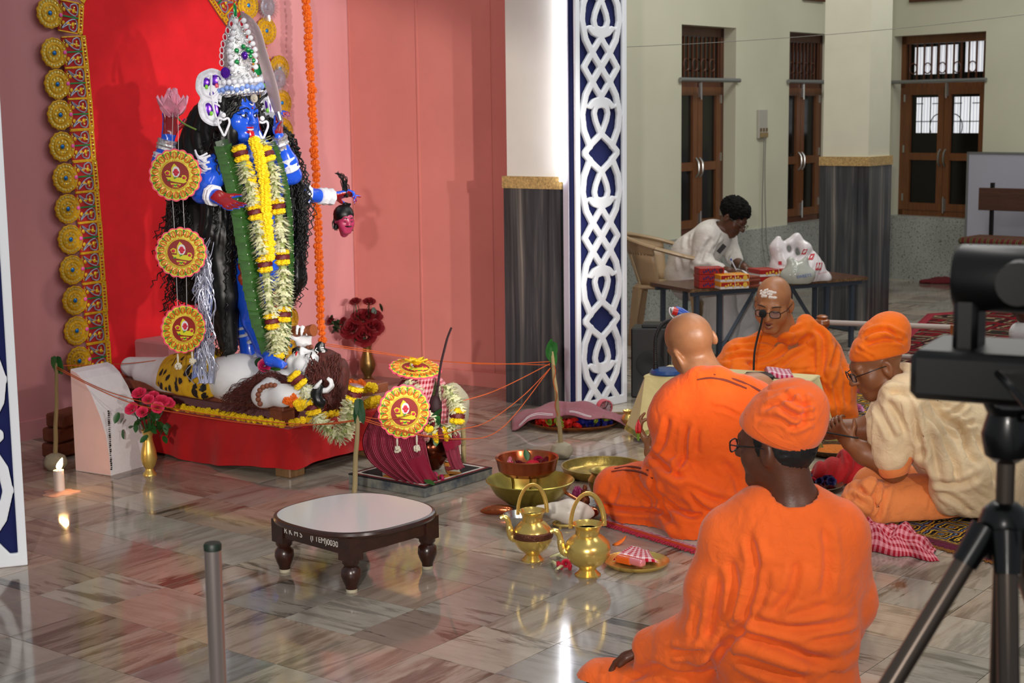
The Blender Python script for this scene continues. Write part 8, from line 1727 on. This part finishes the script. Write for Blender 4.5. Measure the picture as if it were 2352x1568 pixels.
# ---- folding table with sweet boxes and bags
TH = .5; tfl, tfr = at_floor(1584, 663, TH), at_floor(1992, 634, TH); tu = (tfr-tfl); TL = tu.length; tu.normalize(); tv = Vector((-tu.y, tu.x, 0)); ta = math.atan2(tu.y, tu.x); TD = .5
ft = thing('folding_table', 'low brown-topped folding table on blue-grey steel legs', 'table', (tfl.x, tfl.y, 0), ta)
MB().box((TL/2, TD/2, TH-.014), (TL, TD, .022)).build('table_top', wood('worn_table_brown', '#3f2318', '#5c3826', (2, 10, 10), .35, .2), ft, smooth=False); MB().box((TL/2, -.002, TH-.016), (TL+.004, .006, .02)).build('chipped_edge', pm('raw_edge', '#7d5f3c', .8, var2='#3a2416', vs=60), ft, smooth=False)
M_BG = pm('blue_grey_steel', '#3d4854', .45, .3); MB().box((TL/2, .03, TH-.04), (TL-.06, .025, .03)).build('apron', M_BG, ft, smooth=False); MB().box((TL/2, TD-.03, TH-.04), (TL-.06, .025, .03)).build('apron', M_BG, ft, smooth=False)
for x in (.08, .26, TL-.32, TL-.1):
    for y in (.04, TD-.04): MB().box((x, y, (TH-.03)/2), (.028, .028, TH-.03)).build('leg', M_BG, ft, smooth=False)
def bar(a, b, w_=.024): a, b = Vector(a), Vector(b); MB().tube([a, b], w_/1.6, 4).build('brace', M_BG, ft, smooth=False)
bar((.26, .04, .05), (.55, .04, TH-.04)); bar((.08, .04, .12), (.08, TD-.04, .12)); bar((TL-.32, .04, .05), (TL-.62, .04, TH-.04)); bar((TL-.1, .04, .12), (TL-.1, TD-.04, .12))
def loc_t(px, py, z): p = at_floor(px, py, TH+z); q = p-Vector((tfl.x, tfl.y, 0)); return q.dot(tu), q.dot(tv)
M_BR, M_BY, M_BW = pm('box_red', '#9c1814', .4), pm('box_yellow', '#d9901a', .4), pm('box_white', '#d6d2cc', .5); M_BLUI = pm('print_navy', '#141a5a', .5); M_GOLDP = pm('print_gold', '#d8b040', .4)
def sbox(x, y, z, sx, sy, h, rz_, style, lab):
    p = Vector((tfl.x, tfl.y, TH))+tu*x+tv*y; r = thing('sweet_box', lab, 'box', (p.x, p.y, TH-.002+z), ta+rz_, 'sweet boxes on the folding table')
    if style == 0: MB().cbox((0, 0, h/2), (sx, sy, h), .002).build('carton', M_BR, r, smooth=False)
    else:
        MB().cbox((0, 0, h*.25), (sx, sy, h*.5), .002).build('tray', M_BW, r, smooth=False); MB().cbox((0, 0, h*.68), (sx+.004, sy+.004, h*.64), .002).build('lid', M_BY if style == 1 else M_BR, r, smooth=False); MB().box((-.0, -sy/2-.003, h*.68), (sx*.96, .002, h*.5)).build('front_print', M_BR, r, smooth=False)
    m = MB()
    for k in range(7): m.box((-sx*.32+k*sx*.085, -sy/2-.0045, h*.55+.006*((k*7) % 3-1)), (sx*.05, .002, h*.34), Matrix.Rotation(.25*((k % 3)-1), 3, 'Y'))
    m.build('printed_marks', M_BLUI if style == 0 else M_GOLDP, r, smooth=False)['kind'] = 'stuff'
    m = MB(); m.lathe([(.0001, .0005), (h*.36, .0005), (h*.36, 0)], (sx*.36, -sy/2-.004, h*.55), 14, RX); m.build('printed_emblem', pm('print_maroon', '#4a0a14', .4) if style == 0 else M_GOLDP, r)
    if style: MB().tube([(0, -sy/2-.005, 0), (0, -sy/2-.005, h), (0, sy/2, h+.003)], .0018, 4).build('string', M_BW, r)
for i in range(3): x, y = loc_t(1640, 660, 0); sbox(x, y+.06, .045*i, .17, .13, .043, -.3, 0, ('red printed sweet box lowest in the stack of three', 'red printed sweet box in the middle of the stack of three', 'red printed sweet box topmost of the stack of three')[i])
for i in range(2): x, y = loc_t(1690, 662, 0); sbox(x, y+.06, .047*i, .2, .14, .046, -.2, 1, ('yellow-lidded sweet box under another beside the red stack', 'yellow-lidded sweet box on top beside the red stack')[i])
for i in range(2): x, y = loc_t(1790, 650, 0); sbox(x, y+.08, .05*i, .28, .16, .048, -.1, 2, ('wide red-lidded sweet box under another near the carrier bag', 'wide red-lidded sweet box on top near the carrier bag')[i])
x, y = loc_t(1728, 658, 0)
for i in range(4):
    p = Vector((tfl.x, tfl.y, TH))+tu*(x+.0)+tv*(y+.05+.012*(i % 2)); tag(MB().cbox((0, 0, .009), (.1, .14, .016), .002).build('sandal_block', pm('reddish_block', '#7a3420', .7, var=.2, vs=30), None, (p.x, p.y, TH-.002+.0175*i), (0, 0, ta+.1*(i-1)), smooth=False), 'thin reddish wooden slab, %s in the pile between the sweet boxes' % ('lowest', 'second', 'third', 'topmost')[i], 'slab', 'wooden slabs on the folding table')
bgp = at_floor(1842, 648, TH); bg = thing('carrier_bag', 'white plastic carrier bag with red print slumped on the folding table', 'bag', (bgp.x, bgp.y+.1, TH-.002))
bo2 = bg.location; BYy = bgp.y+.1
F = Field(vv(bo2)+vv((-.36, -.22, -.01)), vv(bo2)+vv((.4, .25, .45)), .0085); F.chain([A(1800, 620, BYy), A(1850, 625, BYy), A(1890, 640, BYy)], [.10, .10, .06], .05); F.chain([A(1795, 600, BYy), A(1785, 568, BYy), A(1788, 548, BYy)], [.07, .045, .02], .04); F.chain([A(1810, 590, BYy+.02), A(1815, 560, BYy+.02), A(1830, 545, BYy+.02), A(1850, 570, BYy), A(1875, 610, BYy)], [.05, .03, .022, .03, .05], .04); F.ell(A(1812, 572, BYy), (.02, .2, .028), None, k=.02, op='s'); F.half((0, 0, TH+.001), (0, 0, -1), .008)
V, Q = finish(F); V = folds(V, vnormals(V, Q), [(A(1830, 600, BYy-.1), .3, (.5, 0, 1), 14, .012), (A(1880, 640, BYy-.1), .2, (1, 0, -.5), 14, .008)], 4); V[:, 2] = np.maximum(V[:, 2], TH); bgo = smesh('bag', V, Q, pm('white_polythene', '#cfcacb', .35, coat=.3), bg, bo2)
bgb = bvh_of(bgo); M_RPR = pm('red_print', '#b01c2c', .5)
def decal(px, py, w_, h_, name, mat, sk=0.0):
    P = [on_surface(bgb, px+dx*w_+dy*sk, py+dy*h_, .004) for dx, dy in ((-.5, .5), (.5, .5), (.5, -.5), (-.5, -.5))]
    if all(p is not None for p in P): m = MB(); m.addv([p-bo2 for p in P], [(0, 1, 2, 3)]); m.build(name, mat, bg, smooth=False, solid=.001)
decal(1880, 612, 13, 17, 'red_logo', M_RPR, -3); decal(1864, 590, 10, 14, 'red_print', M_RPR, -5); decal(1848, 578, 9, 12, 'red_print', M_RPR, -5); decal(1792, 604, 8, 8, 'red_print', M_RPR)
pS = on_surface(bgb, 1880, 612, .007)
if pS: text_mesh('JJL', .03, M_BW, bg, Matrix.Translation(pS-bo2) @ Matrix.Rotation(radians(80), 4, 'X'), .0004)
pS = on_surface(bgb, 1884, 628, .006)
if pS: text_mesh('PACKED FOOD', .013, M_RPR, bg, Matrix.Translation(pS-bo2) @ Matrix.Rotation(radians(-12), 4, 'Y') @ Matrix.Rotation(radians(80), 4, 'X'), .0004)
cbp = at_floor(1830, 652, TH); cbg = thing('clear_bag', 'knotted clear plastic bag with blue print in front of the carrier bag', 'bag', (cbp.x, cbp.y, TH-.002)); CBY = cbp.y
F = Field(vv(cbg.location)+vv((-.22, -.12, -.01)), vv(cbg.location)+vv((.22, .14, .3)), .008); F.ell(A(1832, 632, CBY), (.12, .075, .07), None, k=.03); F.chain([A(1822, 612, CBY), A(1815, 598, CBY)], [.05, .025], .03); F.chain([A(1845, 610, CBY), A(1852, 592, CBY)], [.04, .015], .03); F.half((0, 0, TH+.001), (0, 0, -1), .008)
V, Q = finish(F); V = folds(V, vnormals(V, Q), [(A(1830, 620, CBY-.1), .25, (.3, 0, 1), 26, .016)], 6); V[:, 2] = np.maximum(V[:, 2], TH); cbo = smesh('bag', V, Q, pm('clear_polythene', '#b3b8ae', .15, alpha=.78, coat=.5), cbg, cbg.location)
cbb = bvh_of(cbo); pS = on_surface(cbb, 1846, 634, .006)
if pS: text_mesh('SWEETS', .028, pm('blue_print', '#1d4f9c', .5), cbg, Matrix.Translation(pS-cbg.location) @ Matrix.Rotation(radians(-8), 4, 'Y') @ Matrix.Rotation(radians(85), 4, 'X'), .0004)

# ---- plastic armchair
cc = (at_floor(1483, 780)+at_floor(1590, 805))/2+Vector((.0, .1, 0)); ch = thing('plastic_armchair', 'beige moulded plastic armchair under the clerk', 'chair', cc+Vector((.02, .1, 0)), radians(-12)); M_CH = pm('beige_plastic', '#a38b6b', .4, var=.05, vs=8)
MB().cbox((0, 0, .415), (.46, .44, .03), .012).build('seat', M_CH, ch)
for sx, sy in ((-1, -1), (-1, 1), (1, -1), (1, 1)): MB().tube([(sx*.2, sy*.2, .41), (sx*.225, sy*.225, .2), (sx*.245, sy*.24, 0)], [.034, .028, .02], 4).build('leg', M_CH, ch, smooth=False)
def back(a, z): r_ = .235+.10*(z-.42)/.4; return Vector((-r_*cos(a)*1.02+.03-.08*(z-.42), r_*sin(a)*1.06, z))
for k in range(-2, 3): MB().tube([back(k*.2, z) for z in (.44, .5, .6, .68)], [.022, .017, .015, .02], 6, flat=.4, up=(1, 0, 0)).build('back_slat', M_CH, ch)
m = MB(); m.grid(lambda u, v: back(-1.3+2.6*u, .65+(.125-.05*abs(-1.3+2.6*u)**1.5)*v), 28, 3); m.grid(lambda u, v: back(-1.3+.75*u, .42+.28*v*(1-.3*u*0)-.06*(1-u)*v), 8, 4); m.grid(lambda u, v: back(.55+.75*u, .42+.28*v-.06*u*v), 8, 4); m.build('backrest', M_CH, ch, solid=.014)
MB().tube([back(a, .78-.05*abs(a)**1.5) for a in np.linspace(-1.35, 1.35, 23)], .026, 8, flat=.6).build('top_rail', M_CH, ch)
for sy in (-1, 1):
    e = back(1.35*sy, .78-.05*1.35**1.5); MB().tube(spline([e, (e.x+.14, e.y+.0*sy, .665), (.14, .275*sy, .645), (.215, .27*sy, .63)], 6), .038, 8, flat=.4).build('arm', M_CH, ch); MB().tube([(.205, .27*sy, .63), (.215, .255*sy, .52), (.21, .225*sy, .41)], [.03, .026, .03], 6, flat=.5).build('arm_post', M_CH, ch)

# ---- bench, board at the far right
bn = at(2212, 548, 13.6); bnr = thing('bench', 'black-framed bench with wooden backrest and striped woven cover', 'bench', (bn.x, bn.y, 0), radians(-42)); sh_ = bn.z
STR = newmat('striped_weave'); MATS['striped_weave'] = STR[0]; n = STR[1]; wv_ = n.n.new('ShaderNodeTexWave'); wv_.bands_direction = 'X'; wv_.inputs['Scale'].default_value = 6; wv_.inputs['Distortion'].default_value = 3; n.l(n.obj(), wv_.inputs['Vector']); n.l(n.ramp(wv_.outputs['Fac'], [(0, hexc('#5a1418')), (.3, hexc('#2c1a1a')), (.5, hexc('#6b1a1c')), (.68, hexc('#a88a1c')), (.76, hexc('#4a1818')), (.9, hexc('#3a4a2a'))], 'CONSTANT'), n.b.inputs['Base Color']); n.b.inputs['Roughness'].default_value = .9
MB().cbox((.6, .2, sh_-.02), (1.3, .42, .06), .02).build('woven_cover', STR[0], bnr); M_BF = pm('black_frame_steel', '#101012', .4, .4)
for x in (.06, 1.15):
    for y in (.03, .38): MB().cyl((x, y, 0), (x, y, sh_-.04), .016, n=8).build('leg', M_BF, bnr)
    MB().box((x, .43, sh_+.2), (.03, .03, .55)).build('back_post', M_BF, bnr, smooth=False)
MB().cbox((.6, .4, sh_+.33), (1.3, .03, .2), .004).build('backrest', wood('bench_wood', '#3a2015', '#4f2f20', (2, 10, 10), .5, 0), bnr, smooth=False)
wbp = at_floor(2232, 640); wb = thing('white_board', 'large lilac-white board leaning on the wall behind the bench', 'board', VO+Vector((cos(VA), sin(VA), 0))*wall_x(2238, 500, VO, VA)+Vector((-sin(VA), cos(VA), 0))*-.1, VA)
zb_ = at(2245, 352, 13.9).z; MB().box((.9, 0, zb_/2), (1.8, .03, zb_)).build('sheet', pm('lilac_white_board', '#a9aab8', .5), wb, smooth=False); MB().box((.9, -.004, zb_-.008), (1.82, .04, .016)).build('trim', M_ROD, wb, smooth=False); MB().box((-.005, -.004, zb_/2), (.02, .04, zb_)).build('trim', M_ROD, wb, smooth=False)

# ---- video camera on a tripod in the foreground
TY = 2.15; vt = at(2306, 1200, TY); tp_ = thing('camera_tripod', 'black and bronze tripod standing nearest the ornate carpet', 'tripod', (vt.x, vt.y, 0)); o_ = tp_.location
tp_['label'] = 'tripod with bronze tubular legs and black joints carrying the video camera'
M_TB = pm('tripod_black', '#08090b', .3, coat=.2); M_TBR = pm('tripod_bronze', '#6b5f56', .3, .7)
zj, zh = vt.z, at(2300, 950, TY).z
MB().cyl((0, 0, zj-.5), (0, 0, zh-.02), .013, n=16).build('centre_column', M_TBR, tp_); MB().lathe([(.028, -.05), (.034, -.03), (.036, .0), (.03, .02), (.018, .03), (.0001, .032)], (0, 0, zj), 20).build('spider', M_TB, tp_)
for k, (px, py, dY) in enumerate(((2062, 1600, -.05), (2312, 1700, -.1), (2420, 1560, .3))):
    f_ = at_floor(px, py); d_ = Vector(at(px, py, TY+dY))-o_-Vector((0, 0, zj)); d_.normalize(); a = Vector((0, 0, zj-.005))+Vector((d_.x, d_.y, 0)).normalized()*.03; L_ = (a.z)/(-d_.z)
    MB().tube([a, a+d_*.06], [.022, .019], 12).build('leg_joint', M_TB, tp_); lg2 = MB().cyl(a+d_*.05, a+d_*L_*.55, .0155, n=14).build('leg', M_TBR, tp_); MB().cyl(a+d_*L_*.53, a+d_*L_, .0125, n=12).build('lower_leg', M_TB, lg2)
MB().lathe([(.016, -.07), (.03, -.06), (.036, -.03), (.028, .0), (.034, .012), (.034, .022), (.0001, .024)], (0, 0, zh-.0), 20).build('pan_head', M_TB, tp_); MB().lathe([(.0001, 0), (.03, 0), (.032, .008), (.028, .014), (.0001, .014)], (.0, -.005, zh+.012), 20).build('silver_plate', pm('bright_chrome', '#c9d2dc', .15, .95), tp_)
MB().cyl((.01, -.03, zh+.0), (.09, -.06, zh+.0), .006, n=8).build('pan_handle', M_TB, tp_)
vb_ = at(2230, 850, TY); vc = thing('video_camera', 'black remote video camera with a drum-shaped head on its square base', 'camera', (vt.x, vt.y, zh+.0265), radians(-28)); M_VC = pm('camera_black', '#060607', .38)
bz0 = .0; MB().cbox((-.02, .0, .035), (.2, .18, .07), .01).build('base_box', M_VC, vc); MB().cbox((-.055, -.01, .112), (.035, .07, .11), .008).build('yoke_arm', M_VC, vc); MB().cbox((.08, -.01, .112), (.03, .07, .11), .008).build('yoke_arm', M_VC, vc)
MB().tube([(-.075, -.01, .166), (-.067, -.01, .166), (.095, -.01, .166), (.103, -.01, .166)], [.042, .047, .047, .042], 28).build('drum_head', M_VC, vc); MB().lathe([(.0001, 0), (.04, 0), (.042, .004)], (-.0755, -.01, .166), 28, Matrix.Rotation(radians(90), 3, 'Y')).build('end_disc', pm('camera_disc', '#131114', .45), vc); MB().lathe([(.0001, .004), (.042, .004), (.042, 0)], (.1025, -.01, .166), 28, Matrix.Rotation(radians(90), 3, 'Y')).build('end_disc', pm('camera_disc_blue', '#2c3a4c', .35), vc)
MB().tube([(.02, -.052, .166), (.02, -.075, .166)], [.032, .03], 20).build('lens_barrel', M_VC, vc)
for i, (x, colr) in enumerate(((.02, '#1a4ab0'), (.055, '#2456c8'))): MB().cbox((x, -.086, .045), (.018, .006, .018), .002).build('blue_port', pm('port_blue_%d' % i, colr, .4), vc, smooth=False)
MB().cbox((-.01, -.086, .048), (.02, .006, .014), .002).build('chrome_port', MATS['bright_chrome'], vc, smooth=False); MB().tube(spline([(.0, -.088, .045), (.03, -.13, .03), (.07, -.14, -.02), (.08, -.1, -.1), (.06, -.04, -.2)], 8), .005, 8).build('cable', M_TB, vc)
